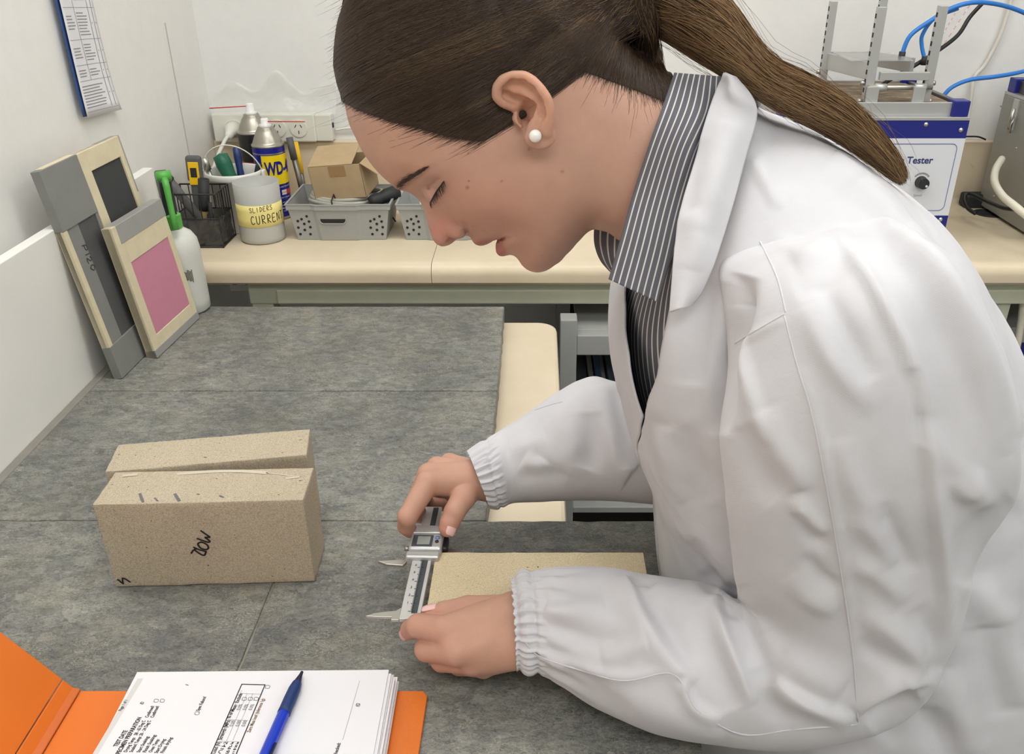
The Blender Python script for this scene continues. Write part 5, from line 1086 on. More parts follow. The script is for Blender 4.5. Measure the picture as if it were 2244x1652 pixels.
def ear(f, P):
    g_ = 1e3*np.ones(P.shape[:-1])
    # back plate (thin bowl) linking helix to head
    pl_ = 1e3*np.ones(P.shape[:-1])
    for a_, b_ in zip(helF[:-1], helF[1:]):
        m_ = (a_+b_)/2; inn = np.array([ecn[0]+(m_[0]-ecn[0])*0.35, ecn[1]+(m_[1]-ecn[1])*0.35, 70.5]); pl_ = smin(pl_, d_cone(P, m_+np.array([0, 0, -1.5]), inn, 2.6, 2.8), 4.0)
    g_ = smin(g_, pl_, 3.0)
    h_ = 1e3*np.ones(P.shape[:-1])
    for i in range(len(helix)-1): h_ = np.minimum(h_, d_cone(P, helix[i], helix[i+1], HR[i], HR[i+1]))
    g_ = smin(g_, h_, 1.6)
    a2 = 1e3*np.ones(P.shape[:-1])
    for i in range(len(anti)-1): a2 = np.minimum(a2, d_cone(P, anti[i], anti[i+1], AR[i], AR[i+1]))
    g_ = smin(g_, a2, 2.0)
    lobe = d_ell(P, CE(1172, 525, 80), (10.5, 8.5, 4.3)); g_ = smin(g_, lobe, 4.0)
    g_ = smin(g_, d_cone(P, CE(1170, 545, 76), CE(1120, 520, 70), 4.5, 5.0), 4.0)
    f = smin(f, g_, 3.0)
    f = smin(f, d_cone(P, CE(1000, 385, 72), CE(1035, 425, 75), 3.4, 3.0), 3.0)      # tragus
    con = d_cone(P, CE(1082, 308, 78.5), CE(1054, 385, 75.5), 7.4, 4.8); f = smax(f, -con, 1.8)
    can_ = d_cone(P, CE(1058, 340, 78), CE(1066, 440, 77), 4.0, 2.2); f = smax(f, -can_, 1.4)
    can2 = d_cone(P, CE(1048, 352, 78), CE(1040, 362, 69), 3.8, 2.2); f = smax(f, -can2, 2.0)
    cym = np.minimum(d_cone(P, CE(905, 205, 76.5), CE(970, 236, 76), 3.0, 3.4), d_cone(P, CE(970, 236, 76), CE(1050, 262, 78), 3.4, 4.0)); f = smax(f, -cym, 1.4)
    sp = [CE(915, 165, 80.5), CE(965, 122, 83), CE(1045, 124, 84.5), CE(1112, 170, 86.5), CE(1172, 255, 87.5), CE(1190, 345, 87.5)]
    sca = 1e3*np.ones(P.shape[:-1])
    for a_, b_ in zip(sp[:-1], sp[1:]): sca = smin(sca, d_cone(P, a_, b_, 3.2, 3.2), 1.5)
    f = smax(f, -sca, 2.2)
    return f
F0 = F.copy()
edit(ecn+np.array([0, 0, 6.0]), 44, ear)
# neck is cut off inside the collar
V1, Q1 = surface_nets(F, (gx[0], gy[0], gz[0]), HH)
keep = V1[:, 0]*0.96-V1[:, 1]*0.277 < 129
HEADF = F
# ---- hands (world metres -> local mm grid)
def jz(u, v, h): return np.array(atZ(u, v, SL+h))*1e3
def hand_sdf(P, H):
    palm = 1e3*np.ones(P.shape[:-1])
    for a, b, ra, rb in H['palm']: palm = smin(palm, d_cone(P, a, b, ra, rb), 9.0)
    f = palm
    for ch in H['fingers']:
        g_ = 1e3*np.ones(P.shape[:-1])
        for (a, ra), (b, rb) in zip(ch[:-1], ch[1:]): g_ = smin(g_, d_cone(P, a, b, ra, rb), 2.0)
        f = smin(f, g_, H.get('k', 2.6))
    for a, b, r in H.get('cut', []): f = smax(f, -d_cone(P, a, b, r, r*0.6), 1.6)
    return f
def build_hand(H, h=1.1):
    pts = np.array([p for s in H['palm'] for p in s[:2]]+[q[0] for c in H['fingers'] for q in c]); lo = pts.min(0)-34; hi = pts.max(0)+34
    g_ = [np.arange(a, b, h) for a, b in zip(lo, hi)]; f = np.empty([len(x) for x in g_], np.float32)
    for i in range(0, len(g_[0]), 24):
        P = np.stack(np.meshgrid(g_[0][i:i+24], g_[1], g_[2], indexing='ij'), -1); f[i:i+24] = np.clip(hand_sdf(P, H), -10, 10)
    return surface_nets(f, lo, h)
# near (left) hand
Wn = jz(1128, 1374, 0.069); Im = jz(974, 1380, 0.071); Mm = jz(1000, 1427, 0.061); Rm = jz(1034, 1450, 0.046); Pm_ = jz(1060, 1459, 0.034)
ELn = np.array(atT(1700, 1440, 0.70))*1e3
dn = (ELn-Wn)/np.linalg.norm(ELn-Wn)
HN = dict(k=2.0, palm=[(Wn+np.array([0, 9, 5]), Im, 21, 12.5), (Wn+np.array([0, -4, 0]), Mm, 21, 12.5), (Wn+np.array([0, -14, -8]), Rm, 19, 11.5), (Wn+np.array([0, -13, -10]), Pm_, 15, 10.5), (Wn, Wn+dn*90, 22, 22), (Wn+np.array([0, -12, -6]), Wn+dn*90+np.array([0, -8, 0]), 17, 17)],
          fingers=[[(Im, 12.0), (jz(916, 1371, 0.066), 10.3), (jz(900, 1379, 0.053), 8.6), (jz(894, 1385, 0.045), 7.4)],
                   [(Mm, 12.0), (jz(936, 1422, 0.047), 10.8), (jz(936, 1424, 0.022), 9.0), (jz(966, 1418, 0.012), 7.9)],
                   [(Rm, 11.0), (jz(968, 1447, 0.035), 9.8), (jz(970, 1448, 0.017), 8.4), (jz(1000, 1440, 0.012), 7.4)],
                   [(Pm_, 10.0), (jz(1006, 1458, 0.023), 8.6), (jz(1006, 1458, 0.012), 7.4), (jz(1036, 1450, 0.010), 6.8)],
                   [(jz(1098, 1338, 0.068), 14.0), (jz(1026, 1334, 0.070), 11.5), (jz(975, 1342, 0.071), 9.8), (jz(944, 1347, 0.068), 8.2)]])
V2, Q2 = build_hand(HN)
# far (right) hand
Wf = jz(1075, 1052, 0.092); If = jz(938, 1058, 0.108); Mf = jz(940, 1040, 0.104); Rf_ = jz(958, 1024, 0.094); Pf = jz(985, 1014, 0.082)
ELf = np.array(atT(1440, 985, 0.96))*1e3; df = (ELf-Wf)/np.linalg.norm(ELf-Wf)
HF = dict(palm=[(Wf+np.array([-4, -2, -2]), If, 18, 12), (Wf+np.array([0, 6, 0]), Mf, 18, 12), (Wf+np.array([0, 12, -4]), Rf_, 16, 11.5), (Wf+np.array([0, 14, -8]), Pf, 15, 10.5), (Wf, Wf+df*90, 20, 24)],
          fingers=[[(If, 11.8), (jz(893, 1132, 0.090), 9.6), (jz(890, 1152, 0.074), 8.6), (jz(899, 1163, 0.064), 7.4)],
                   [(Mf, 11.5), (jz(905, 1108, 0.074), 9.6), (jz(920, 1128, 0.050), 8.4), (jz(950, 1128, 0.040), 7.6)],
                   [(Rf_, 11.0), (jz(925, 1080, 0.064), 9.4), (jz(935, 1105, 0.042), 8.2), (jz(968, 1106, 0.034), 7.4)],
                   [(Pf, 10.0), (jz(958, 1062, 0.054), 8.4), (jz(962, 1082, 0.036), 7.4), (jz(992, 1085, 0.028), 6.8)],
                   [(Wf+np.array([-18, -6, -2]), 14.5), (jz(1015, 1090, 0.092), 12.6), (jz(996, 1122, 0.086), 10.6), (jz(985, 1146, 0.078), 9.6), (jz(981, 1158, 0.074), 8.6)]])
V3, Q3 = build_hand(HF)
# ---- hidden body under the clothes (coarse)
sh_n = np.array(atT(1780, 600, 0.575))*1e3; sh_f = np.array([sh_n[0]-10, 830, sh_n[2]-20]); hipc = np.array([440., 690., 900.]); nb = np.array(atY(1560, 400, 0.675))*1e3
el_n = ELn+np.array([40, -10, 0]); el_f = ELf
pelv = hipc
def bodyf(P):
    f = d_cone(P, nb+np.array([40, 0, -40]), hipc, 62, 90)
    for a, b, ra, rb in ((sh_n+np.array([10, 20, -40]), el_n, 36, 32), (el_n, Wn+dn*70, 32, 26), (sh_f+np.array([10, -20, -40]), el_f, 36, 32), (el_f, Wf+df*70, 32, 26), (sh_n+np.array([15, 40, -50]), sh_f+np.array([15, -40, -50]), 36, 36), (nb+np.array([0, 0, -20]), nb+np.array([60, 0, -70]), 40, 50),
                         (hipc+np.array([0, -85, -20]), np.array([440., 600., 480.]), 85, 58), (np.array([440., 600., 480.]), np.array([470., 600., 80.]), 56, 38), (hipc+np.array([0, 85, -20]), np.array([440., 780., 480.]), 85, 58), (np.array([440., 780., 480.]), np.array([470., 780., 80.]), 56, 38)):
        f = smin(f, d_cone(P, a, b, ra, rb), 25.0)
    return f
lo = np.array([-60., 380., 30.]); hi = np.array([640., 1000., 1500.]); g_ = [np.arange(a, b, 9.0) for a, b in zip(lo, hi)]
V4, Q4 = surface_nets(np.clip(bodyf(np.stack(np.meshgrid(*g_, indexing='ij'), -1)), -40, 40).astype(np.float32), lo, 9.0)
# ---- skin colour variation carried by the mesh (lips, cheeks, nose, ears, moles), plus painted shade
W1 = h2w(V1); uu, vv_ = proj(W1)
def blob(cu, cv, ru, rv=None, a=0.0):
    rv = rv or ru; c_, s_ = math.cos(math.radians(a)), math.sin(math.radians(a)); x = uu-cu; y = vv_-cv
    return np.exp(-(((x*c_+y*s_)/ru)**2+((-x*s_+y*c_)/rv)**2))
base = np.array([0.525, 0.315, 0.232]); tint = np.tile(base, (len(V1), 1))
def paint(w_, c): global tint; tint = tint*(1-w_[:, None])+np.array(c)[None]*w_[:, None]
paint(np.clip(0.45*blob(1085, 440, 95, 60)+0.25*blob(1150, 480, 90), 0, 0.6), (0.53, 0.270, 0.200))
paint(np.clip(0.8*blob(965, 505, 42, 34), 0, 0.75), (0.50, 0.215, 0.170))
paint(0.35*blob(1000, 410, 60, 40), (0.51, 0.285, 0.215))
paint(0.55*blob(850, 330, 70, 60), (0.56, 0.335, 0.235))
paint(np.clip(0.9*blob(1155, 200, 60, 60)+0.5*blob(1205, 270, 30, 50), 0, 0.75)*(V1[:, 2] > 71), (0.60, 0.305, 0.195))
paint(np.clip(1.1*blob(1151, 250, 13, 22, -20), 0, 0.8)*(V1[:, 2] < 80), (0.30, 0.12, 0.075))  # shade of the ear's hollow, painted dark into the skin
paint(0.55*blob(940, 405, 42, 18, -45), (0.43, 0.265, 0.215))  # soft eyelid shading put into the skin colour
paint(0.8*np.clip(blob(1060, 534, 24, 8.5, -10)*1.6+blob(1094, 546, 13, 20, -25)*1.7, 0, 1), (0.39, 0.125, 0.105))
paint(0.5*blob(1210, 440, 110, 60), (0.49, 0.285, 0.200))
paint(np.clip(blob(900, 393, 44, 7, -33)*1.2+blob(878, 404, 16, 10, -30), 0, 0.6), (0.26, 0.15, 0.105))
for mu, mv, mr in ((1232, 376, 3.2), (1024, 411, 3.6), (1027, 397, 2.0), (1160, 326, 2.6), (1027, 335, 2.0), (1100, 397, 2.0)): paint(0.75*blob(mu, mv, mr), (0.16, 0.075, 0.05))
mw = np.zeros(len(V1))
t1_ = np.concatenate([tint, np.ones((len(tint), 1))], 1)
def skin_mat():
    m = bpy.data.materials.new('skin'); m.use_nodes = True; t = NT(m); MATS['skin'] = m
    a = t.add('ShaderNodeVertexColor', _layer_name='tint'); co = t.coord('Object')
    f = t.noise(co, 60, 5, 0.6); c = t.mix(0.35, a.outputs[0], t.ramp(f, [(0.3, (0.88, 0.84, 0.82)), (0.7, (1.1, 1.06, 1.05))]), 'MULTIPLY')
    t.color(c); b = t.b; b.inputs['Roughness'].default_value = 0.5; b.inputs['Specular IOR Level'].default_value = 0.35
    b.inputs['Subsurface Weight'].default_value = 0.12; b.inputs['Subsurface Radius'].default_value = (0.006, 0.0022, 0.0012); b.inputs['Subsurface Scale'].default_value = 0.6
    n = t.bump(t.noise(co, 900, 3, 0.6), 0.10, 0.0006); t.bump(t.noise(co, 260, 3), 0.08, 0.001, n)
skin_mat()
def hand_tint(V, tips, knuck):
    c = np.tile(np.array([0.54, 0.315, 0.228]), (len(V), 1))
    for p in tips: w_ = (0.6*np.exp(-(np.linalg.norm(V-p, axis=1)/14)**2))[:, None]; c = c*(1-w_)+np.array([0.54, 0.225, 0.170])*w_
    for p in knuck: w_ = (0.35*np.exp(-(np.linalg.norm(V-p, axis=1)/13)**2))[:, None]; c = c*(1-w_)+np.array([0.54, 0.255, 0.190])*w_
    return np.concatenate([c, np.ones((len(V), 1))], 1)
c2 = hand_tint(V2, [c[-1][0] for c in HN['fingers']], [c[0][0] for c in HN['fingers']]+[c[1][0] for c in HN['fingers']]); c3 = hand_tint(V3, [c[-1][0] for c in HF['fingers']], [c[0][0] for c in HF['fingers']]+[c[1][0] for c in HF['fingers']])
kq = keep[Q1].all(1)
ALLV = np.concatenate([W1, V2*1e-3, V3*1e-3, V4*1e-3]); n1, n2_, n3 = len(V1), len(V2), len(V3)
ALLQ = np.concatenate([Q1[kq], Q2+n1, Q3+n1+n2_, Q4+n1+n2_+n3]); ALLC = np.concatenate([t1_, c2, c3, np.tile([0.48, 0.27, 0.18, 1.0], (len(V4), 1))])
used = np.zeros(len(ALLV), bool); used[ALLQ.ravel()] = True; rm = np.cumsum(used)-1
PB = Vector((0.46, 0.69, 0.0))
person = thing('person', 'person with a ponytail in a white lab coat bending over the stone block', 'person', PB)
def pw_(V): return np.asarray(V)-np.array(PB)
body = npmesh('body', pw_(ALLV[used]), rm[ALLQ], 'skin', person, attr=ALLC[used])
# nails
mat('nail', srgb(232, 190, 186), 0.22, spec=0.6)
def nail(tip, prev, nrm, L, wd, r, nm='fingernail'):
    tip = np.asarray(tip)*1e-3; prev = np.asarray(prev)*1e-3; d = tip-prev; d /= np.linalg.norm(d); n = np.asarray(nrm, float); n -= d*(n @ d); n /= np.linalg.norm(n); s_ = np.cross(d, n)
    rows = []
    for i in range(9):
        t = i/8; row = []
        wdt = wd*(0.92 if t < 0.15 else 1.0)*(math.sqrt(max(0.0, 1-((t-0.72)/0.36)**2)) if t > 0.72 else 1.0)
        for k in range(9):
            a = (k/8-0.5)*2*wdt/r*0.5*2
            p = tip+d*(L*(t-0.55))+n*(r*math.cos(a)+0.0003-0.0012*max(0, t-0.5)**2*4)+s_*(r*math.sin(a))
            row.append(Vector(p)-PB)
        rows.append(row)
    o = MB().grid(rows).build(nm, 'nail', body, smooth=True); sm_ = o.modifiers.new('thick', 'SOLIDIFY'); sm_.thickness = 0.0006; sm_.offset = 1
cw = lambda u, v: -np.array(ray(u, v))
nail(HF['fingers'][4][4][0], HF['fingers'][4][3][0], cw(990, 1158)+np.array([0.75, -0.05, 0.0]), 0.0135, 0.0058, 0.0086)
nail(HN['fingers'][4][3][0], HN['fingers'][4][2][0], np.array([0.1, 0.25, 1.0]), 0.014, 0.0058, 0.0083)
nail(HN['fingers'][0][3][0], HN['fingers'][0][2][0], np.array([-0.75, -0.75, -0.1]), 0.012, 0.0050, 0.0073)
nail(HF['fingers'][0][3][0], HF['fingers'][0][2][0], np.array([-1.0, 0.1, 0.2]), 0.012, 0.0050, 0.0076)
# pearl earring
mat('pearl', srgb(240, 238, 230), 0.18, spec=0.7, sss=0.2)
pe = hp(1173, 298, 87.5); pc = Vector(h2w(np.array([pe]))[0])-PB
R_ = 0.0042; MB().lathe([(R_*math.sin(a), -R_*math.cos(a)) for a in [math.pi*i/16 for i in range(17)]], pc, 24).build('pearl_earring', 'pearl', person, smooth=True)['label'] = 'round white pearl stud in the near ear'
# ------------------------------------------------------------------ clothes
from mathutils.bvhtree import BVHTree
def cr_interp(K, n):
    """Catmull-Rom resampling of key rows K (m,d) to n samples"""
    K = np.asarray(K, float); m = len(K); s = np.linspace(0, m-1, n); i = np.minimum(s.astype(int), m-2); t = (s-i)[:, None]
    p0 = K[np.maximum(i-1, 0)]; p1 = K[i]; p2 = K[i+1]; p3 = K[np.minimum(i+2, m-1)]
    return 0.5*(2*p1+(p2-p0)*t+(2*p0-5*p1+4*p2-p3)*t*t+(3*p1-p0-3*p2+p3)*t**3), s
def grid_quads(n, m, closed):
    i = np.arange(n-1)[:, None]; k = np.arange(m if closed else m-1)[None]; k2 = (k+1) % m
    return np.stack([i*m+k, i*m+k2, (i+1)*m+k2, (i+1)*m+k], -1).reshape(-1, 4)
def grid_normals(V, closed):
    a = np.gradient(V, axis=0); b = (np.roll(V, -1, 1)-np.roll(V, 1, 1)) if closed else np.gradient(V, axis=1)
    n = np.cross(a, b); return n/np.maximum(np.linalg.norm(n, axis=-1, keepdims=True), 1e-12)
def polydist(u, v, L):
    """distance, signed side and running parameter to a pixel polyline"""
    P = np.array(smooth_poly([Vector((x, y, 0)) for x, y in L], 5))[:, :2] if len(L) > 2 else np.array(L, float)
    best = np.full(u.shape, 1e9); side = np.zeros(u.shape); par = np.zeros(u.shape); n = len(P)-1
    for i in range(n):
        a, b = P[i], P[i+1]; d = b-a; l2 = max(d @ d, 1e-9); t = ((u-a[0])*d[0]+(v-a[1])*d[1])/l2; tc = np.clip(t, 0, 1)
        q = np.hypot(u-a[0]-tc*d[0], v-a[1]-tc*d[1]); m = q < best
        best[m] = q[m]; side[m] = (d[0]*(v-a[1])-d[1]*(u-a[0]))[m]; par[m] = ((i+tc)/n)[m]
    return best, np.sign(side), par
def fold_field(u, v, folds):
    out = np.zeros(u.shape)
    for L, wd, amp, kind in folds:
        if kind == 'g': wd, amp = wd*1.3, amp*1.35
        elif kind in 'pn': wd, amp = wd*1.3, amp*1.25
        elif kind == 'c': continue
        x0 = min(p[0] for p in L)-4*wd; x1 = max(p[0] for p in L)+4*wd; y0 = min(p[1] for p in L)-4*wd; y1 = max(p[1] for p in L)+4*wd
        m = (u > x0) & (u < x1) & (v > y0) & (v < y1)
        if not m.any(): continue
        d, s, t = polydist(u[m], v[m], L); fade = np.sin(np.pi*np.clip(t, 0, 1))**0.75
        if kind == 'g': g_ = np.exp(-(d/wd)**2)                                   # round ridge or valley
        elif kind == 'c': g_ = np.exp(-d/wd)                                      # sharp crease
        elif kind == 'p': g_ = np.where(s > 0, np.exp(-(d/wd)**2), np.exp(-(d/(wd*0.42))**2))   # pleat: steep on its left
        elif kind == 'n': g_ = np.where(s < 0, np.exp(-(d/wd)**2), np.exp(-(d/(wd*0.42))**2))   # pleat: steep on its right
        out[m] += amp*g_*fade
    return out
def vnoise(P, scale, seed, oct=3):
    rng = np.random.RandomState(seed); out = np.zeros(P.shape[:-1])
    for o in range(oct):
        for _ in range(7):
            k = rng.randn(3)*scale*(1.9**o); out += np.sin(P @ k+rng.rand()*6.28)/(1.7**o)
    return out/7
c7 = lambda *L: [(1250+x/1.9437, 150+y/1.9437) for x, y in L]
c8 = lambda *L: [(1050+x/1.8794, 800+y/1.8794) for x, y in L]
FOLDS = [
    # seams
    (c7((690, 490), (800, 720), (880, 890), (918, 1040)), 5, -1.5, 'c'), (c7((700, 1170), (800, 1110), (912, 1045)), 5, -1.6, 'c'), (c7((705, 1180), (800, 1122), (915, 1060)), 8, 1.2, 'g'),
    (c8((1257, -205), (1310, 0), (1370, 200), (1430, 500), (1490, 850), (1540, 1200), (1560, 1470)), 5, -1.6, 'c'), (c8((1325, 0), (1385, 200), (1445, 500), (1505, 850), (1555, 1200)), 9, 1.6, 'g'),
    # shoulder and back
    (c7((1100, 400), (1200, 480), (1310, 610), (1440, 800), (1580, 1000), (1700, 1250), (1840, 1650)), 34, 8.5, 'n'), (c7((1400, 700), (1600, 1000), (1760, 1250), (1920, 1560)), 26, 5.5, 'g'), (c7((1130, 700), (1230, 850), (1330, 1030), (1440, 1260), (1490, 1480)), 20, 5.5, 'n'),
    (c7((1450, 1270), (1475, 1400), (1500, 1600)), 9, -4.5, 'g'), (c7((780, 380), (830, 480), (890, 600)), 12, 2.5, 'g'), (c7((860, 300), (1000, 340), (1120, 400), (1210, 500)), 22, 3.5, 'g'), (c7((950, 830), (1080, 760), (1200, 690)), 20, 3.0, 'g'), (c7((960, 960), (1090, 900), (1190, 840)), 22, -2.5, 'g'),
    (c7((1000, 1010), (1080, 1180), (1180, 1330), (1300, 1450)), 20, 3.2, 'g'), (c7((1060, 900), (1180, 1120), (1290, 1330)), 18, -3.0, 'g'), (c7((850, 720), (1000, 790), (1100, 740)), 16, 2.2, 'g'),
    # armpit and chest
    (c7((745, 880), (715, 1000), (680, 1150), (655, 1300), (635, 1560)), 20, -13.0, 'g'), (c7((700, 1000), (720, 1150), (780, 1380), (850, 1600)), 22, 4.0, 'p'), (c7((560, 620), (500, 900), (440, 1200), (410, 1500)), 30, 5.0, 'g'), (c7((620, 900), (560, 1150), (520, 1350)), 24, -4.5, 'g'),
    (c8((780, 250), (770, 350), (810, 480), (840, 560)), 20, 5, 'g'), (c8((830, 250), (900, 420), (960, 560)), 24, -5, 'g'), (c8((800, 540), (870, 660), (960, 740), (1040, 900)), 22, 4.0, 'g'), (c8((880, 700), (930, 830), (1000, 900)), 18, -4.0, 'g'), (c8((920, 850), (960, 900), (1060, 940)), 14, -4, 'g'),
    # upper sleeve
    (c8((1780, 0), (1850, 380), (1880, 620), (1905, 860), (1910, 1050), (1880, 1230)), 20, 5.5, 'n'), (c8((1830, 250), (1960, 420), (2080, 560), (2180, 600)), 24, 3.5, 'g'), (c8((1930, 450), (2000, 520), (2060, 420)), 14, 2.5, 'g'), (c8((2200, 560), (2100, 640), (2040, 760), (1980, 900)), 26, -6, 'g'),
    (c8((1180, 180), (1240, 330), (1300, 430), (1330, 520)), 22, 4, 'g'), (c8((1080, 250), (1140, 440), (1230, 560)), 26, -3.5, 'g'), (c8((1300, 540), (1350, 620), (1420, 700)), 14, 4, 'g'), (c8((1310, 600), (1360, 680), (1430, 760)), 13, -3.5, 'g'),
    (c8((1480, 300), (1560, 520), (1660, 640)), 24, 3, 'g'), (c8((1520, 620), (1640, 700), (1700, 830)), 20, 3.2, 'g'), (c8((1520, 820), (1640, 860), (1760, 980)), 20, 3.5, 'g'), (c8((1650, 560), (1720, 730), (1800, 860)), 18, -3, 'g'), (c8((1280, 860), (1370, 960), (1480, 1010)), 18, 3.5, 'g'), (c8((1340, 780), (1420, 880), (1490, 920)), 12, -2.8, 'g'), (c8((1560, 1020), (1680, 1080), (1790, 1180), (1840, 1260)), 20, 4, 'g'), (c8((1560, 1130), (1650, 1200), (1760, 1260)), 18, -3, 'g'),
    # elbow
    (c8((1070, 900), (1100, 1080), (1150, 1210), (1210, 1310)), 20, -6, 'g'), (c8((1205, 1290), (1300, 1350), (1420, 1410), (1545, 1470)), 22, 7, 'p'), (c8((1250, 1180), (1380, 1270), (1500, 1340)), 30, 5, 'g'), (c8((1560, 1440), (1640, 1370), (1740, 1310), (1845, 1290)), 20, 7, 'n'), (c8((1620, 1500), (1700, 1430), (1800, 1350)), 30, -8, 'g'),
    (c8((975, 930), (1000, 1060), (1060, 1210), (1130, 1400)), 20, 6.5, 'p'), (c8((900, 1000), (950, 1150), (1000, 1300), (1050, 1420)), 26, -5, 'g'), (c8((980, 950), (1020, 1000), (1080, 1000)), 14, -5, 'g'), (c8((1060, 960), (1120, 1000), (1180, 1100)), 16, 4, 'g'), (c8((1140, 1250), (1200, 1400), (1300, 1480)), 20, -3.5, 'g'), (c8((1800, 1000), (1880, 1150), (1850, 1300)), 20, -3.5, 'g'),
    # forearm
    (c8((610, 860), (640, 960), (720, 1100), (810, 1220), (890, 1310)), 24, 7.0, 'p'), (c8((700, 930), (780, 1080), (860, 1240)), 24, -5.0, 'g'), (c8((620, 900), (680, 870), (720, 900)), 12, -5, 'g'), (c8((270, 990), (380, 1010), (520, 980)), 20, 3.5, 'g'), (c8((300, 900), (420, 930), (560, 920)), 18, -2.8, 'g'), (c8((290, 1060), (420, 1120), (560, 1150), (640, 1180)), 22, -3.5, 'g'), (c8((500, 1200), (600, 1170), (700, 1140)), 18, 3.5, 'g'),
    (c8((190, 1140), (250, 1200), (430, 1260), (600, 1300), (780, 1268), (850, 1330), (900, 1420), (1080, 1520), (1300, 1500), (1560, 1480)), 6, -2.2, 'c'), (c8((200, 1125), (260, 1185), (430, 1245), (600, 1283), (780, 1250)), 10, 2.6, 'g'), (c8((840, 1290), (890, 1390), (1000, 1460)), 16, 5, 'p'), (c8((500, 1330), (680, 1400), (860, 1470), (1020, 1530)), 26, 3.5, 'g'), (c8((350, 1240), (500, 1350), (640, 1420)), 18, -2.5, 'g'),
    # far sleeve
    (c8((430, 60), (400, 180), (390, 330), (350, 450)), 26, 4, 'g'), (c8((500, 80), (540, 250), (600, 430), (620, 460)), 22, 4.5, 'g'), (c8((560, 100), (590, 260), (610, 420)), 16, -4, 'g'), (c8((460, 200), (470, 330), (440, 430)), 24, -4.5, 'g'), (c8((230, 185), (290, 165), (345, 150)), 5, -1.8, 'c'), (c8((180, 390), (240, 420), (270, 390)), 16, 4, 'g'), (c8((150, 470), (260, 440), (360, 470)), 16, -3, 'g'), (c8((120, 340), (200, 330), (280, 300)), 16, 2.5, 'g'),
    # skirt at the right
    (c8((2028, 1100), (2040, 1200), (2070, 1400), (2090, 1600)), 5, -1.8, 'c'), (c8((2030, 880), (2100, 1000), (2200, 1060)), 26, 5, 'g'), (c8((1900, 1250), (1960, 1420), (2020, 1600)), 26, 6, 'g'), (c8((1840, 1400), (1900, 1520), (1950, 1640)), 24, -6, 'g'), (c8((2120, 1080), (2180, 1250), (2230, 1400)), 30, 5, 'g'), (c8((2060, 1060), (2120, 1250), (2160, 1450)), 26, -5, 'g'),
]
def coat_mat():
    m = bpy.data.materials.new('coat_cotton'); m.use_nodes = True; t = NT(m); MATS['coat_cotton'] = m
    b = t.b; b.inputs['Roughness'].default_value = 0.82; b.inputs['Specular IOR Level'].default_value = 0.2
    co = t.coord('Object'); t.color(t.ramp(t.noise(co, 20, 4), [(0.3, srgb(199, 199, 203)), (0.7, srgb(208, 208, 212))]))
    wv = t.add('ShaderNodeTexWave', Scale=420.0, Distortion=1.0); wv.bands_direction = 'DIAGONAL'; t.link(co, wv.inputs['Vector'])
    n = t.bump(wv.outputs[1], 0.05, 0.0005); n = t.bump(t.noise(co, 28, 4, 0.6), 0.16, 0.004, n); b.inputs['Sheen Weight'].default_value = 0.15
coat_mat()
def ring_tube(specs, n, m):
    """specs rows: Au,Av,Bu,Bv,t,depth radius; returns (n,m,3). angle 0 = A side, 90 deg = towards the camera, 180 = B side"""
    K = []
    for au, av, bu, bv, t, dr in specs:
        A = np.array(atT(au, av, t)); B = np.array(atT(bu, bv, t)); K.append(np.concatenate([A, B, [dr]]))
    R, s = cr_interp(K, n); A = R[:, :3]; B = R[:, 3:6]; dr = R[:, 6]
    C = (A+B)/2; X = (A-B)/2; vd = np.array([0, 0, CZ])-C; vd /= np.linalg.norm(vd, axis=1, keepdims=True)
    xn = X/np.linalg.norm(X, axis=1, keepdims=True); vd -= xn*(vd*xn).sum(1, keepdims=True); vd /= np.linalg.norm(vd, axis=1, keepdims=True)
    a = np.linspace(0, 2*np.pi, m, endpoint=False); ca = np.cos(a); sa = np.sin(a)
    return C[:, None]+X[:, None]*ca[None, :, None]+vd[:, None]*(dr[:, None]*sa[None])[..., None], s, a
def displace(V, closed, folds, rnd_amp, seed, tube=True, extra=None):
    N = grid_normals(V, closed)
    ref = (V-V.mean(1, keepdims=True)) if tube else (np.array([0, 0, CZ])-V)
    if (N*ref).sum() < 0: N = -N
    u, v = proj(V.reshape(-1, 3)); u = u.reshape(V.shape[:2]); v = v.reshape(V.shape[:2])
    face = np.clip(((np.array([0, 0, CZ])-V)*N).sum(-1)/np.linalg.norm(V-np.array([0, 0, CZ]), axis=-1)*1.6+0.25, 0, 1)
    d = fold_field(u, v, folds)*1e-3*face+rnd_amp*vnoise(V, 34.0, seed)
    if extra is not None: d = d+extra
    return V+N*d[..., None]
coat = None
# ---- near sleeve
NS = [(1600, 540, 1830, 470, 0.63, 0.025), (1580, 575, 1950, 500, 0.592, 0.058), (1588, 660, 2075, 590, 0.562, 0.074), (1598, 800, 2160, 760, 0.555, 0.078), (1580, 950, 2204, 950, 0.565, 0.076), (1592, 1100, 2205, 1090, 0.585, 0.073), (1612, 1230, 2120, 1240, 0.615, 0.070), (1622, 1305, 2072, 1400, 0.645, 0.068), (1614, 1312, 1975, 1560, 0.672, 0.066), (1570, 1285, 1800, 1622, 0.688, 0.064), (1490, 1272, 1610, 1625, 0.702, 0.062), (1400, 1258, 1455, 1600, 0.716, 0.060), (1300, 1243, 1315, 1547, 0.730, 0.055), (1215, 1246, 1232, 1492, 0.738, 0.048), (1180, 1250, 1195, 1474, 0.741, 0.045), (1150, 1253, 1165, 1470, 0.743, 0.043), (1120, 1270, 1133, 1462, 0.744, 0.039)]
V, s, a = ring_tube(NS, 420, 220)
cuff = np.clip((s-13.6)/1.2, 0, 1)[:, None]; band = np.exp(-((s-14.55)/0.22)**2)[:, None]+np.exp(-((s-15.75)/0.2)**2)[:, None]
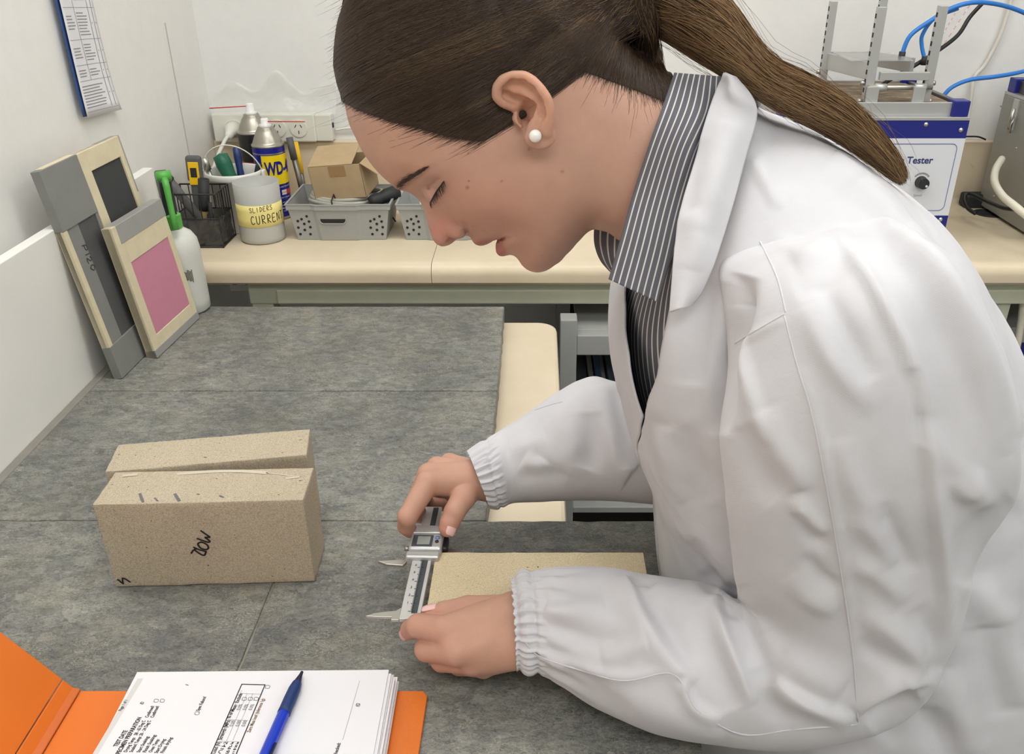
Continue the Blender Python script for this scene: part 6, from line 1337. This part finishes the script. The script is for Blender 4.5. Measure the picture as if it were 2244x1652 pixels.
ga = 0.0016*cuff*np.sin(34*a[None]+1.5*np.sin(3*a[None])+0.6*s[:, None])+0.0009*cuff*np.sin(57*a[None]+2)-0.0022*band+0.0012*np.clip(1-np.abs(s-15.2)/0.4, 0, 1)[:, None]
fan = 0.0018*np.exp(-((s-13.2)/0.7)**2)[:, None]*np.sin(17*a[None]+2*np.sin(2*a[None]))
V = displace(V, True, FOLDS, 0.0014, 3, True, ga+fan)
tail = []
for k in range(1, 6):   # turn the hem inwards
    c_ = V[-1].mean(0); tail.append(c_+(V[-1]-c_)*(1-0.045*k)+(V[-8].mean(0)-c_)*0.12*k*(k > 1))
VN = np.concatenate([V, np.array(tail)])
# ---- far sleeve
FS = [(1520, 470, 1800, 560, 0.83, 0.05), (1500, 600, 1800, 760, 0.86, 0.062), (1475, 740, 1740, 960, 0.89, 0.068), (1440, 850, 1620, 1080, 0.91, 0.070), (1395, 850, 1500, 1105, 0.92, 0.068), (1345, 835, 1410, 1101, 0.925, 0.066), (1290, 825, 1330, 1097, 0.93, 0.062), (1215, 862, 1240, 1095, 0.93, 0.055), (1150, 908, 1168, 1099, 0.93, 0.048), (1105, 938, 1128, 1101, 0.925, 0.041), (1075, 958, 1104, 1108, 0.916, 0.042), (1050, 974, 1088, 1112, 0.911, 0.041), (1026, 992, 1072, 1108, 0.907, 0.039)]
V, s, a = ring_tube(FS, 300, 200)
cuff = np.clip((s-9.4)/1.2, 0, 1)[:, None]; ga = 0.0018*cuff*np.sin(30*a[None]+1.5*np.sin(2*a[None])+0.9*s[:, None])+0.0009*cuff*np.sin(51*a[None])-0.0018*np.exp(-((s-10.4)/0.25)**2)[:, None]
V = displace(V, True, FOLDS, 0.0012, 5, True, ga)
tail = []
for k in range(1, 6):
    c_ = V[-1].mean(0); tail.append(c_+(V[-1]-c_)*(1-0.045*k)+(V[-8].mean(0)-c_)*0.12*k*(k > 1))
VF = np.concatenate([V, np.array(tail)])
# ---- coat body: rings in planes through the y axis
YM = 0.685
TS = [(1470, 440, 1590, 205, 0.072), (1420, 540, 1680, 252, 0.115), (1372, 625, 1800, 305, 0.158), (1345, 700, 1930, 388, 0.180), (1346, 800, 2040, 480, 0.188), (1372, 910, 2130, 625, 0.190), (1408, 1000, 2195, 755, 0.190), (1430, 1080, 2250, 880, 0.190), (1440, 1170, 2300, 1030, 0.190), (1452, 1280, 2345, 1200, 0.195), (1475, 1420, 2385, 1390, 0.20), (1520, 1620, 2420, 1620, 0.21), (1560, 1820, 2445, 1900, 0.215), (1600, 2050, 2460, 2200, 0.225), (1640, 2400, 2480, 2600, 0.235)]
def torso(scale, n, m):
    K = [np.concatenate([np.array(atY(au, av, YM)), np.array(atY(bu, bv, YM)), [hw_]]) for au, av, bu, bv, hw_ in TS]
    R, s = cr_interp(K, n); A = R[:, :3]; B = R[:, 3:6]; hw_ = R[:, 6]*scale; C = (A+B)/2; X = (A-B)/2*scale
    return C, X, hw_, s
C_, X_, hw_, s = torso(1.0, 380, 2)
gap = np.interp(s, [0, 1, 2, 3, 4, 5, 6, 6.6], [62, 56, 50, 43, 31, 16, 6, 2]); gapf = -np.interp(s, [0, 1, 2, 2.5, 3, 4, 5, 6, 6.6], [-40, -22, 2, 14, 22, 29.5, 15.5, 5.6, 1.8])
m = 260; q = np.linspace(0, 1, m); ang_ = np.radians(gap)[:, None]+q[None]*np.radians(360-gap-gapf)[:, None]
yv = np.array([0, -1.0, 0]); se = 0.86
ca = np.sign(np.cos(ang_))*np.abs(np.cos(ang_))**se; sa = np.sign(np.sin(ang_))*np.abs(np.sin(ang_))**se
V = C_[:, None]+X_[:, None]*ca[..., None]+yv*(hw_[:, None]*sa)[..., None]
VT = displace(V, False, FOLDS, 0.0022, 9, True, None)
def solid(o, th, off=-1):
    sm_ = o.modifiers.new('thick', 'SOLIDIFY'); sm_.thickness = th; sm_.offset = off; return o
coat = npmesh('lab_coat', pw_(VT.reshape(-1, 3)), grid_quads(*VT.shape[:2], False), 'coat_cotton', person)
coat['label'] = 'white cotton lab coat with elastic cuffs'
sl1 = npmesh('sleeve', pw_(VN.reshape(-1, 3)), grid_quads(*VN.shape[:2], True), 'coat_cotton', coat)
sl2 = npmesh('sleeve', pw_(VF.reshape(-1, 3)), grid_quads(*VF.shape[:2], True), 'coat_cotton', coat)
solid(coat, 0.0014)
# ---- shirt
def shirt_mat():
    m = bpy.data.materials.new('shirt_stripe'); m.use_nodes = True; t = NT(m); MATS['shirt_stripe'] = m
    uvn = t.add('ShaderNodeTexCoord'); sx = t.add('ShaderNodeSeparateXYZ'); t.link(uvn.outputs['UV'], sx.inputs[0])
    fr2 = t.add('ShaderNodeMath', _operation='FRACT'); t.link(sx.outputs[0], fr2.inputs[0])
    c = t.ramp(fr2.outputs[0], [(0.0, srgb(98, 98, 105)), (0.72, srgb(98, 98, 105)), (0.76, srgb(208, 207, 202)), (0.94, srgb(208, 207, 202)), (0.98, srgb(98, 98, 105))])
    t.color(c); t.b.inputs['Roughness'].default_value = 0.85; co = t.coord('Object'); t.bump(t.noise(co, 1500, 2), 0.15, 0.0003); t.b.inputs['Specular IOR Level'].default_value = 0.2
shirt_mat()
C2, X2, h2, s2 = torso(0.90, 160, 2)
a2 = np.linspace(0, 2*np.pi, 200); VS = C2[:, None]+X2[:, None]*np.cos(a2)[None, :, None]+yv*(h2[:, None]*np.sin(a2)[None])[..., None]
uvS = np.stack([np.broadcast_to(a2[None]*15.0, VS.shape[:2])+0.6*np.abs(np.sin(a2[None]/2))*s2[:, None]*0.2, np.broadcast_to(s2[:, None], VS.shape[:2])], -1)
keep_s = s2 < 9
shirt = npmesh('shirt', pw_(VS[keep_s].reshape(-1, 3)), grid_quads(int(keep_s.sum()), 200, False), 'shirt_stripe', person, uv=uvS[keep_s].reshape(-1, 2))
shirt['label'] = 'grey shirt with white pinstripes under the lab coat'
# ---- draping sheets onto what lies under them
def bvh_of(*objs):
    vs = []; fs = []
    for V_, Q_ in objs:
        o = len(vs); vs += [Vector(p) for p in V_]; fs += [tuple(int(i)+o for i in f) for f in Q_]
    return BVHTree.FromPolygons(vs, fs)
hd_tree = bvh_of((W1[::1], Q1[kq]), (VT.reshape(-1, 3), grid_quads(*VT.shape[:2], False)), (VS[keep_s].reshape(-1, 3), grid_quads(int(keep_s.sum()), 200, False)))
def hit_t(tree, u, v, default):
    r = ray(u, v); L = r.length; h = tree.ray_cast(Vector((0, 0, CZ)), r/L)
    return h[3]/L if h[0] is not None else default
def patch(edgeA, edgeB, n, m, tree, offA, offB, default, bulge=0.0, smoothn=6, lim=None):
    EA, _ = cr_interp(edgeA, n); EB, _ = cr_interp(edgeB, n); g = np.zeros((n, m)); U = np.zeros((n, m)); VV = np.zeros((n, m))
    for i in range(n):
        for k in range(m):
            f = k/(m-1); U[i, k], VV[i, k] = EA[i]*(1-f)+EB[i]*f; g[i, k] = hit_t(tree, U[i, k], VV[i, k], default)
    if lim is not None: g = np.minimum(g, np.interp(np.linspace(0, 1, n), np.linspace(0, 1, len(lim)), lim)[:, None])
    g0 = g.copy()
    for _ in range(smoothn*3):   # smooth, never behind the support
        p = np.pad(g, 1, mode='edge'); g = np.minimum(g0, 0.5*g+0.125*(p[2:, 1:-1]+p[:-2, 1:-1]+p[1:-1, 2:]+p[1:-1, :-2]))
    for _ in range(4):
        p = np.pad(g, 1, mode='edge'); g = 0.5*g+0.125*(p[2:, 1:-1]+p[:-2, 1:-1]+p[1:-1, 2:]+p[1:-1, :-2])
    f = np.linspace(0, 1, m)[None]; g = g-(offA*(1-f)+offB*f)-bulge*np.sin(np.pi*f)
    return np.array([[np.array(atT(U[i, k], VV[i, k], g[i, k])) for k in range(m)] for i in range(n)]), U, VV, g
# near shirt collar
SA = [(1478, 160), (1452, 235), (1420, 325), (1386, 430), (1358, 530), (1334, 612)]; SB = [(1600, 170), (1590, 245), (1540, 340), (1500, 460), (1470, 570), (1442, 662)]
PS, U_, V_, T_ = patch(SA, SB, 70, 24, hd_tree, 0.006, 0.011, 0.62, 0.003, 10, (0.632, 0.618, 0.612, 0.610, 0.612))
N_ = 12.0; f = np.linspace(0, 1, 24)[None]*np.ones((70, 1))
wid = np.linspace(1.0, 0.80, 70)[:, None]
uvc = np.stack([f*10.2*wid+0.15+0.04*np.sin(np.linspace(0, 9, 70))[:, None]*f, np.linspace(0, 1, 70)[:, None]*np.ones_like(f)], -1)
col1 = solid(npmesh('shirt_collar', pw_(PS.reshape(-1, 3)), grid_quads(70, 24, False), 'shirt_stripe', shirt, uv=uvc.reshape(-1, 2)), 0.0016, 0)
# collar stand and lower flap of the shirt seen behind the collar tip
def flat_patch(A, B, n, m, ts0, ts1, name, matn, parent, k, rot=False):
    EA, _ = cr_interp([tuple(p)+(ts0,) if len(p) == 2 else p for p in A], n); EB, _ = cr_interp([tuple(p)+(ts1,) if len(p) == 2 else p for p in B], n)
    P = np.array([[np.array(atT(*(EA[i]*(1-j/(m-1))+EB[i]*(j/(m-1))))) for j in range(m)] for i in range(n)])
    ff = np.linspace(0, 1, m)[None]*np.ones((n, 1)); gg = np.linspace(0, 1, n)[:, None]*np.ones((1, m)); uv = np.stack([(gg if rot else ff)*k, ff], -1)
    return solid(npmesh(name, pw_(P.reshape(-1, 3)), grid_quads(n, m, False), matn, parent, uv=uv.reshape(-1, 2)), 0.0014, 0)
flat_patch([(1303, 499, 0.70), (1304, 535, 0.70), (1318, 572, 0.70), (1346, 602, 0.69)], [(1400, 470, 0.66), (1390, 530, 0.65), (1380, 580, 0.645), (1372, 625, 0.64)], 24, 10, 0, 0, 'shirt_collar', 'shirt_stripe', shirt, 5.5)
# ---- coat collar (near) lying over the shirt collar
tree2 = bvh_of((W1, Q1[kq]), (VT.reshape(-1, 3), grid_quads(*VT.shape[:2], False)), (VN.reshape(-1, 3), grid_quads(*VN.shape[:2], True)), (PS.reshape(-1, 3), grid_quads(70, 24, False)))
CA = [(1588, 160), (1560, 225), (1530, 320), (1497, 430), (1482, 530), (1474, 620), (1469, 684)]; CB = [(1612, 170), (1657, 240), (1632, 345), (1604, 450), (1566, 570), (1538, 636), (1513, 668)]
PC, U_, V_, T_ = patch(CA, CB, 90, 30, tree2, 0.004, 0.006, 0.60, 0.006, 14, (0.62, 0.60, 0.59, 0.585, 0.585))
PC = displace(PC, False, [(c7((690, 230), (640, 400), (600, 560), (560, 700)), 22, 3.0, 'g'), (c7((560, 300), (520, 450), (500, 620)), 18, -2.0, 'g'), (c7((500, 620), (540, 720), (520, 860)), 20, 2.5, 'g')], 0.0006, 4, False)
solid(npmesh('collar', pw_(PC.reshape(-1, 3)), grid_quads(90, 30, False), 'coat_cotton', coat), 0.0022, 0)
# collar at the back of the neck and on the far side
bkA = [(1588, 160, 0.600), (1590, 158, 0.65), (1575, 165, 0.70), (1530, 230, 0.755), (1480, 330, 0.775), (1440, 440, 0.775)]
bkB = [(1612, 170, 0.596), (1665, 225, 0.65), (1650, 245, 0.71), (1600, 320, 0.775), (1540, 430, 0.80), (1470, 540, 0.80)]
flat_patch(bkA, bkB, 40, 10, 0, 0, 'collar', 'coat_cotton', coat, 1)
# stitched seams standing slightly proud of the cloth
tree3 = bvh_of((VT.reshape(-1, 3), grid_quads(*VT.shape[:2], False)), (VN.reshape(-1, 3), grid_quads(*VN.shape[:2], True)), (VF.reshape(-1, 3), grid_quads(*VF.shape[:2], True)))
for L, wd_, amp_, kd_ in FOLDS:
    if kd_ != 'c': continue
    q_ = cr_interp(L, 60)[0]; tt_ = np.array([hit_t(tree3, u, v, 0.7) for u, v in q_])
    for _ in range(3): tt_[1:-1] = 0.25*tt_[:-2]+0.5*tt_[1:-1]+0.25*tt_[2:]
    sm2 = MB(); rr_ = [0.0002]+[0.00065]*58+[0.0002]; sm2.tube([Vector(atT(u, v, t+0.0001))-PB for (u, v), t in zip(q_, tt_)], rr_, 8); sm2.build('seam', 'coat_cotton', coat, smooth=True)
# trousers and shoes below the coat
mat('trouser', srgb(92, 98, 112), 0.85); mat('shoe', srgb(36, 36, 38), 0.5)
tr_ = MB()
for y in (0.60, 0.78):
    tr_ = MB(); tr_.tube([Vector((0.44, y, 0.70))-PB, Vector((0.44, y, 0.48))-PB, Vector((0.468, y, 0.07))-PB], [0.095, 0.075, 0.06], 24); tr_.build('trouser_leg', 'trouser', person, smooth=True)
    sh2_ = MB(); sh2_.lathe([(0, 0), (0.045, 0.0), (0.048, 0.02), (0.04, 0.05), (0.03, 0.085), (0, 0.09)], (0, 0, 0), 24)
    for p in sh2_.v: p.x = p.x*2.6-0.045 if p.z < 0.06 else p.x*1.4
    sh2_.v = [p+Vector((0.468, y, 0.001))-PB for p in sh2_.v]; sh2_.build('shoe', 'shoe', person, smooth=True)
# ------------------------------------------------------------------ hair
def hair_mat():
    m = bpy.data.materials.new('hair_strand'); m.use_nodes = True; t = NT(m); MATS['hair_strand'] = m
    a = t.add('ShaderNodeVertexColor', _layer_name='tint'); t.color(a.outputs[0]); t.b.inputs['Roughness'].default_value = 0.42; t.b.inputs['Specular IOR Level'].default_value = 0.28
    m = bpy.data.materials.new('hair_mass'); m.use_nodes = True; t = NT(m); MATS['hair_mass'] = m
    co = t.coord('Object', (10, 10, 60), (0, math.radians(-28), 0)); f = t.noise(co, 6.0, 5, 0.7, 0.3)
    t.color(t.ramp(f, [(0.35, srgb(30, 23, 18)), (0.6, srgb(54, 41, 31)), (0.75, srgb(84, 66, 48))])); t.b.inputs['Roughness'].default_value = 0.5; t.bump(f, 0.5, 0.002)
hair_mat()
HLN = [(750, 224), (775, 236), (815, 252), (860, 268), (920, 282), (975, 298), (1020, 306), (1052, 310), (1068, 300), (1078, 276), (1080, 240), (1086, 205), (1105, 172), (1140, 156), (1180, 160), (1215, 150), (1260, 152), (1310, 168), (1360, 186), (1410, 205), (1460, 225), (1500, 232)]
HLP = [on_head(u, v, 1.0)[:2] if i > 0 else px2h(u, v) for i, (u, v) in enumerate(HLN)]
poly = np.array(HLP+[px2h(1700, 100), px2h(1700, -400), px2h(500, -400), px2h(500, 190)])
def inpoly(P, poly):
    x, y = P[..., 0], P[..., 1]; r = np.zeros(x.shape, bool); n = len(poly)
    for i in range(n):
        (x0, y0), (x1, y1) = poly[i], poly[(i+1) % n]
        c = ((y0 > y) != (y1 > y)) & (x < (x1-x0)*(y-y0)/((y1-y0) if y1 != y0 else 1e-9)+x0); r ^= c
    return r
def pdist(P, line):
    best = np.full(P.shape[:-1], 1e9)
    for a, b in zip(line[:-1], line[1:]):
        a = np.array(a); b = np.array(b); d = b-a; t = np.clip(((P-a) @ d)/max(d @ d, 1e-9), 0, 1); best = np.minimum(best, np.linalg.norm(P-a-t[..., None]*d, axis=-1))
    return best
def thick(P):
    i = inpoly(P, poly); d = pdist(P, HLP); return np.where(i, np.minimum(5.0, 0.10+0.20*d), -np.minimum(4.0, 0.6*d+0.25))
TG = thick(XY)
Fc = F0-TG[..., None].astype(np.float32)
tie0 = np.append(px2h(1285, 30), 0.0); tie1 = np.append(px2h(1392, 8), 0.0)
P_ = P3(*local((tie0+tie1)/2, 70)); sl = local((tie0+tie1)/2, 70)
Fc[sl] = smin(Fc[sl], d_cone(P_, tie0, tie1, 20, 11), 12.0)
nap0 = np.append(px2h(1330, 110), 0.0)
Vc, Qc = surface_nets(Fc, (gx[0], gy[0], gz[0]), HH)
okc = thick(Vc[:, :2]) > -0.8; okc &= Vc[:, 0] < px2h(1470, 150)[0]; kc_ = okc[Qc].all(1); us = np.zeros(len(Vc), bool); us[Qc[kc_].ravel()] = True; rmc = np.cumsum(us)-1
hair = npmesh('hair', pw_(h2w(Vc[us])), rmc[Qc[kc_]], 'hair_mass', person); hair['label'] = 'dark brown hair combed back into a ponytail'
def strands_mesh(name, P, rad, colr, parent, m='hair_strand'):
    """P (n,k,3) world, rad (n,k), colr (n,k,3)"""
    n, k = P.shape[:2]; T = np.gradient(P, axis=1); T /= np.maximum(np.linalg.norm(T, axis=-1, keepdims=True), 1e-12)
    up = np.array([0.3, 0.5, 0.81]); A = np.cross(T, up); A /= np.maximum(np.linalg.norm(A, axis=-1, keepdims=True), 1e-9); B = np.cross(T, A)
    ring = []
    for j in range(3): an = 2*np.pi*j/3; ring.append(P+(A*math.cos(an)+B*math.sin(an))*rad[..., None])
    V = np.stack(ring, 2).reshape(-1, 3); C = np.repeat(colr[:, :, None], 3, 2).reshape(-1, 3)
    i = np.arange(n)[:, None, None]; s = np.arange(k-1)[None, :, None]; j = np.arange(3)[None, None]; j2 = (j+1) % 3; b = i*k*3
    Q = np.stack([b+s*3+j, b+s*3+j2, b+(s+1)*3+j2, b+(s+1)*3+j], -1).reshape(-1, 4)
    o = npmesh(name, pw_(V), Q, m, parent, attr=np.concatenate([C, np.ones((len(C), 1))], 1)); o['kind'] = 'stuff'; return o
rng = np.random.RandomState(11)
def bil(G_, xy):
    fx = np.clip((xy[..., 0]-gx[0])/HH, 0, len(gx)-1.01); fy = np.clip((xy[..., 1]-gy[0])/HH, 0, len(gy)-1.01); i = fx.astype(int); j = fy.astype(int); a = fx-i; b = fy-j
    return G_[i, j]*(1-a)*(1-b)+G_[i+1, j]*a*(1-b)+G_[i, j+1]*(1-a)*b+G_[i+1, j+1]*a*b
def lift_off(xy, off):
    q = np.maximum(bil(Qg, xy), 0.0); z = np.sqrt(q); nx_ = -bil(Qx, xy)/2; ny_ = -bil(Qy, xy)/2; nz_ = np.maximum(z, 0.5); L = np.sqrt(nx_**2+ny_**2+nz_**2)
    return np.stack([xy[..., 0]+nx_/L*off, xy[..., 1]+ny_/L*off, z+nz_/L*off], -1)
HLo = np.array(HLP); hseg = np.linalg.norm(np.diff(HLo, axis=0), axis=1); hcum = np.append(0, np.cumsum(hseg))/hseg.sum()
TIE = px2h(1385, 12)
def comb(n, k, seed, wild=0.0, thin=1.0, fringe=0.0):
    rng = np.random.RandomState(seed); q = rng.rand(n); HX = np.stack([np.interp(q, hcum, HLo[:, 0]), np.interp(q, hcum, HLo[:, 1])], 1)
    T0 = TIE; crown = np.stack([px2h(752+30*r_*r_, 222-290*r_) for r_ in rng.rand(n)])+np.array([-0.8, 0.0]); fr = rng.rand(n) < (0.42 if not fringe else 0.06)
    S = np.where(fr[:, None], crown, HX)
    if fringe:
        d0 = T0-S; d0 /= np.linalg.norm(d0, axis=1, keepdims=True); S = S-d0*np.abs(rng.randn(n, 1))*fringe
        T = T0+rng.randn(n, 2)*np.array([3.0, 9.0]); endt = 0.18+0.25*rng.rand(n)
    else:
        lift = rng.rand(n)**0.8*0.8*(rng.rand(n) < 0.42); S = S+(T0-S)*lift[:, None]
        T = T0+rng.randn(n, 2)*np.array([3.0, 8.0]); endt = np.ones(n)
    T[:, 1] += np.clip((S[:, 1]+5)*0.16, -10, 24)
    d = T-S; perp = np.stack([-d[:, 1], d[:, 0]], 1); above = (perp[:, 1:2] > 0)*2-1; top = np.clip((S[:, 1:2]-px2h(900, 230)[1])/60, -0.7, 1)
    Cc = S+d*0.45+perp*above*(0.17*top+0.018*rng.randn(n, 1))
    t = ((np.linspace(0, 1, k)[None]**(1.9 if not fringe else 1.0))*endt[:, None])[..., None]; XYp = (1-t)**2*S[:, None]+2*t*(1-t)*Cc[:, None]+t*t*T[:, None]
    XYp = XYp+np.cumsum(rng.randn(n, k, 2), 1)*0.055*(1+6*wild)
    th = np.maximum(bil(TG, XYp), 0.0); tj = t[..., 0]; w = np.clip((tj-0.72)/0.28, 0, 1); w = w*w*(3-2*w); side = np.where(rng.rand(n) < 0.74, 1.0, -1.0)[:, None]
    off = 0.1+0.9*rng.rand(n, 1)+wild*np.abs(rng.randn(n, 1))*2.5*np.sin(np.pi*tj)
    if fringe: off = 0.05+0.35*rng.rand(n, 1)+0*tj
    P = lift_off(XYp, th+off*np.clip(tj*5+0.3, 0, 1)); P[..., 2] = np.maximum(P[..., 2], 19*np.clip((tj-0.5)*3, 0, 1))*(1-w)+(6+10.0*rng.rand(n, 1))*w; P[..., 2] *= side; W = h2w(P)
    tt = np.linspace(0, 1, k)[None]; rad = np.full((n, k), 0.000165*thin)*np.clip(tt*6+0.25, 0, 1)
    an_ = np.arctan2(T0[1]-S[:, 1], T0[0]-S[:, 0]); stre = np.sin(an_*23+1.0)+np.sin(an_*57+2.0)*0.8+np.sin(an_*131)*0.6+0.5*rng.randn(n)
    gold = np.clip((tj-0.10)*1.4, 0, 1)*np.clip((stre[:, None]-0.75)*0.8, 0, 0.85)
    dark = np.array([0.034, 0.0215, 0.0145]); mid_ = np.array([0.070, 0.045, 0.029]); go = np.array([0.30, 0.20, 0.095])
    c = dark+(mid_-dark)*rng.rand(n, 1, 1); c = c*(1-gold[..., None])+go*gold[..., None]
    return W, rad, c
W_, r2, c2_ = comb(11500, 20, 21); strands_mesh('combed_strands', W_, r2, c2_, hair)
W_, r2, c2_ = comb(130, 15, 22, 1.0, 0.45); strands_mesh('flyaway_strands', W_, r2, c2_, hair)
# ponytail
PT = [(1380, -25, 1390, 50, 0.650, 0.017), (1430, -60, 1452, 80, 0.642, 0.024), (1515, -45, 1530, 125, 0.628, 0.030), (1600, 10, 1605, 172, 0.612, 0.029), (1685, 128, 1682, 220, 0.610, 0.024), (1780, 178, 1765, 262, 0.620, 0.022), (1870, 236, 1845, 305, 0.632, 0.020), (1936, 306, 1914, 352, 0.642, 0.014), (1972, 362, 1956, 384, 0.648, 0.008), (1984, 396, 1976, 402, 0.651, 0.002)]
Vp, sp_, ap_ = ring_tube(PT, 60, 40)
ctr = Vp.mean(1, keepdims=True); Vp2 = ctr+(Vp-ctr)*0.86
npmesh('ponytail_core', pw_(Vp2[:57].reshape(-1, 3)), grid_quads(57, 40, True), 'hair_mass', hair)
def tail(n, k, seed, wild=0.0, thin=1.0):
    rng = np.random.RandomState(seed); an = rng.rand(n)*2*np.pi; rho = 0.72+0.34*rng.rand(n)**0.6+wild*0.35*rng.rand(n); endp = 0.78+0.22*rng.rand(n)**0.5; st0 = rng.rand(n)*0.04
    P = np.zeros((n, k, 3)); tw = rng.randn(n)*0.35
    for j in range(k):
        q = (st0+(endp-st0)*j/(k-1))*59; i = np.minimum(q.astype(int), 58); f_ = q-i; a_ = (an+tw*j/(k-1)+0.08*np.sin(j*0.9+an*9))/(2*np.pi)*40 % 40; a0_ = a_.astype(int) % 40; a1_ = (a0_+1) % 40; fa = a_-a_.astype(int)
        r0 = Vp[i, a0_]*(1-fa)[:, None]+Vp[i, a1_]*fa[:, None]; r1 = Vp[i+1, a0_]*(1-fa)[:, None]+Vp[i+1, a1_]*fa[:, None]; p = r0*(1-f_)[:, None]+r1*f_[:, None]
        c_ = ctr[i, 0]*(1-f_)[:, None]+ctr[i+1, 0]*f_[:, None]; rr = rho*(1+wild*0.5*np.sin(j*0.7+an*5)*j/(k-1)); P[:, j] = c_+(p-c_)*rr[:, None]
    P += np.cumsum(rng.randn(n, k, 3), 1)*0.00022*(1+3*wild)
    t = np.linspace(0, 1, k)[None]; rad = np.full((n, k), 0.00023*thin)*np.clip((1-t)*9+0.25, 0, 1)
    u_ = rng.rand(n, 1, 1); v_ = rng.rand(n, 1, 1); dk = np.array([0.085, 0.052, 0.029]); go = np.array([0.46, 0.30, 0.145]); br = np.array([0.22, 0.132, 0.066])
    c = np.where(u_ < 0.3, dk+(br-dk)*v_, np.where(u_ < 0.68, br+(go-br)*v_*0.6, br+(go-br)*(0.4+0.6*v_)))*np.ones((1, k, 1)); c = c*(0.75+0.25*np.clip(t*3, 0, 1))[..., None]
    return P, rad, c
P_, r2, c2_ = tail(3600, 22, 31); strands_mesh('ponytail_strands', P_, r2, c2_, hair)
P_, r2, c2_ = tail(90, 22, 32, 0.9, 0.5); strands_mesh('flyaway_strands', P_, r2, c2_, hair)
# elastic at the root of the ponytail
mat('hair_elastic', srgb(16, 15, 16), 0.6)
ring = [Vector(p)-PB for p in (ctr[4, 0]+(Vp[4]-ctr[4, 0])*1.0)]; MB().tube(ring, 0.0042, 8, closed=True).build('hair_tie', 'hair_elastic', hair, smooth=True)
# soft fringe of short hairs along the hairline
W_, r2, c2_ = comb(2600, 9, 51, 0.0, 0.62, 3.2); strands_mesh('hairline_strands', W_, r2, c2_, hair)
W_, r2, c2_ = comb(500, 9, 52, 0.2, 0.45, 7.0); strands_mesh('hairline_strands', W_, r2, c2_, hair)
W_, r2, c2_ = comb(260, 9, 53, 0.25, 0.42, 13.0); strands_mesh('hairline_strands', W_, r2, c2_*1.3, hair)
# eyebrow and lashes, rooted on the skin
mat('lash', srgb(40, 28, 23), 0.5)
skin_tree = BVHTree.FromPolygons([Vector(p) for p in W1], [tuple(int(i) for i in f) for f in Q1[kq]])
def skin_pt(u, v, off=0.0): return np.array(atT(u, v, hit_t(skin_tree, u, v, 0.6)-off))
Pall = []; C = []; rng = np.random.RandomState(5)
for i in range(300):
    s_ = rng.rand(); u0 = 868+66*s_; v0 = 409-40*s_**0.92+rng.randn()*(4.6-3.6*s_); L = 14*(1-0.3*s_)
    du, dv = (L*0.85, -L*(0.30+0.25*s_)+rng.randn()*1.2); B = [(u0+du*t, v0+dv*t-1.5*math.sin(t*3)) for t in (0, 0.33, 0.66, 1)]
    Pall.append([skin_pt(u, v, 0.0002+0.0004*t) for (u, v), t in zip(B, (0, 0.33, 0.66, 1))]); C.append(np.tile(np.array([0.075, 0.045, 0.029])*(0.6+0.8*rng.rand()), (4, 1)))
P = np.array(Pall); strands_mesh('eyebrow', P, np.full(P.shape[:2], 0.00010)*np.array([0.8, 1, 0.9, 0.4])[None], np.array(C), hair)
LL = cr_interp([(973, 397), (966, 407), (957, 419), (949, 433), (942, 447)], 40)[0]
LP = np.array([skin_pt(u, v, 0.0002) for u, v in LL])
Pall = []; C = []
for i in range(70):
    q = rng.rand(); k_ = int(q*39); p = LP[k_]; l = 0.0062*(0.5+0.5*math.sin(math.pi*min(1, q*0.75+0.2)))*(0.8+0.3*rng.rand())
    dd = E1*(0.28-0.20*q+0.10*rng.randn())-E2*0.95+E3*0.22; dd /= np.linalg.norm(dd); cu_ = E3*0.0012+E1*0.0006
    Pall.append([p+dd*l*t+cu_*t*t for t in np.linspace(0, 1, 6)]); C.append(np.tile([0.030, 0.020, 0.016], (6, 1)))
P = np.array(Pall); strands_mesh('eyelashes', P, np.full(P.shape[:2], 0.00015)*np.linspace(1.1, 0.25, 6)[None], np.array(C), hair)
lm = MB(); lm.tube([Vector(p)-PB for p in LP[::3]], [0.0003]+[0.0006]*(len(LP[::3])-2)+[0.0003], 6); lm.build('lash_line', 'lash', hair, smooth=True)
# ------------------------------------------------------------------ details that belong to one part of their thing
def nest(thing_name, part_name, kids):
    for o in list(COL.objects):
        if o.parent is None and o.name.split('.')[0] == thing_name:
            ch = [c for c in COL.objects if c.parent == o]; host = [c for c in ch if c.name.split('.')[0] == part_name]
            if not host: continue
            for c in ch:
                if c.name.split('.')[0] in kids and c != host[0]: c.parent = host[0]
nest('caliper', 'slider_head', ('display_bezel', 'display', 'button', 'battery_cover', 'lock_screw', 'thumb_grip', 'slider_skirt'))
nest('caliper', 'beam', ('scale_strip', 'scale_marks', 'scale_numeral'))
nest('scrub_tester', 'front_plate', ('panel_outline', 'front_lettering', 'speed_knob', 'knob_pointer', 'dial_arc'))
nest('storage_basket', 'tub', ('vent_hole', 'handle_slot', 'handle_rim', 'rim'))
nest('power_board', 'housing', ('socket_face', 'slot'))
nest('plastic_jar', 'note', ('handwriting',))
nest('wall_notice', 'sheet', ('table_rules', 'printed_lines'))
nest('paper_sheet', 'sheet', ('printed_text', 'printed_line', 'printed_band', 'check_box', 'handwritten_number'))
nest('sandstone_block', 'block', ('marker_writing', 'pencil_mark', 'chalk_smear', 'edge_mark'))
nest('aerosol_can', 'body_band', ('yellow_panel', 'brand_lettering', 'small_lettering', 'warning_box'))
nest('aerosol_can', 'nozzle', ('straw',))
nest('spray_bottle', 'spray_head', ('trigger', 'nozzle_cap'))
nest('power_outlet', 'housing', ('slot',))
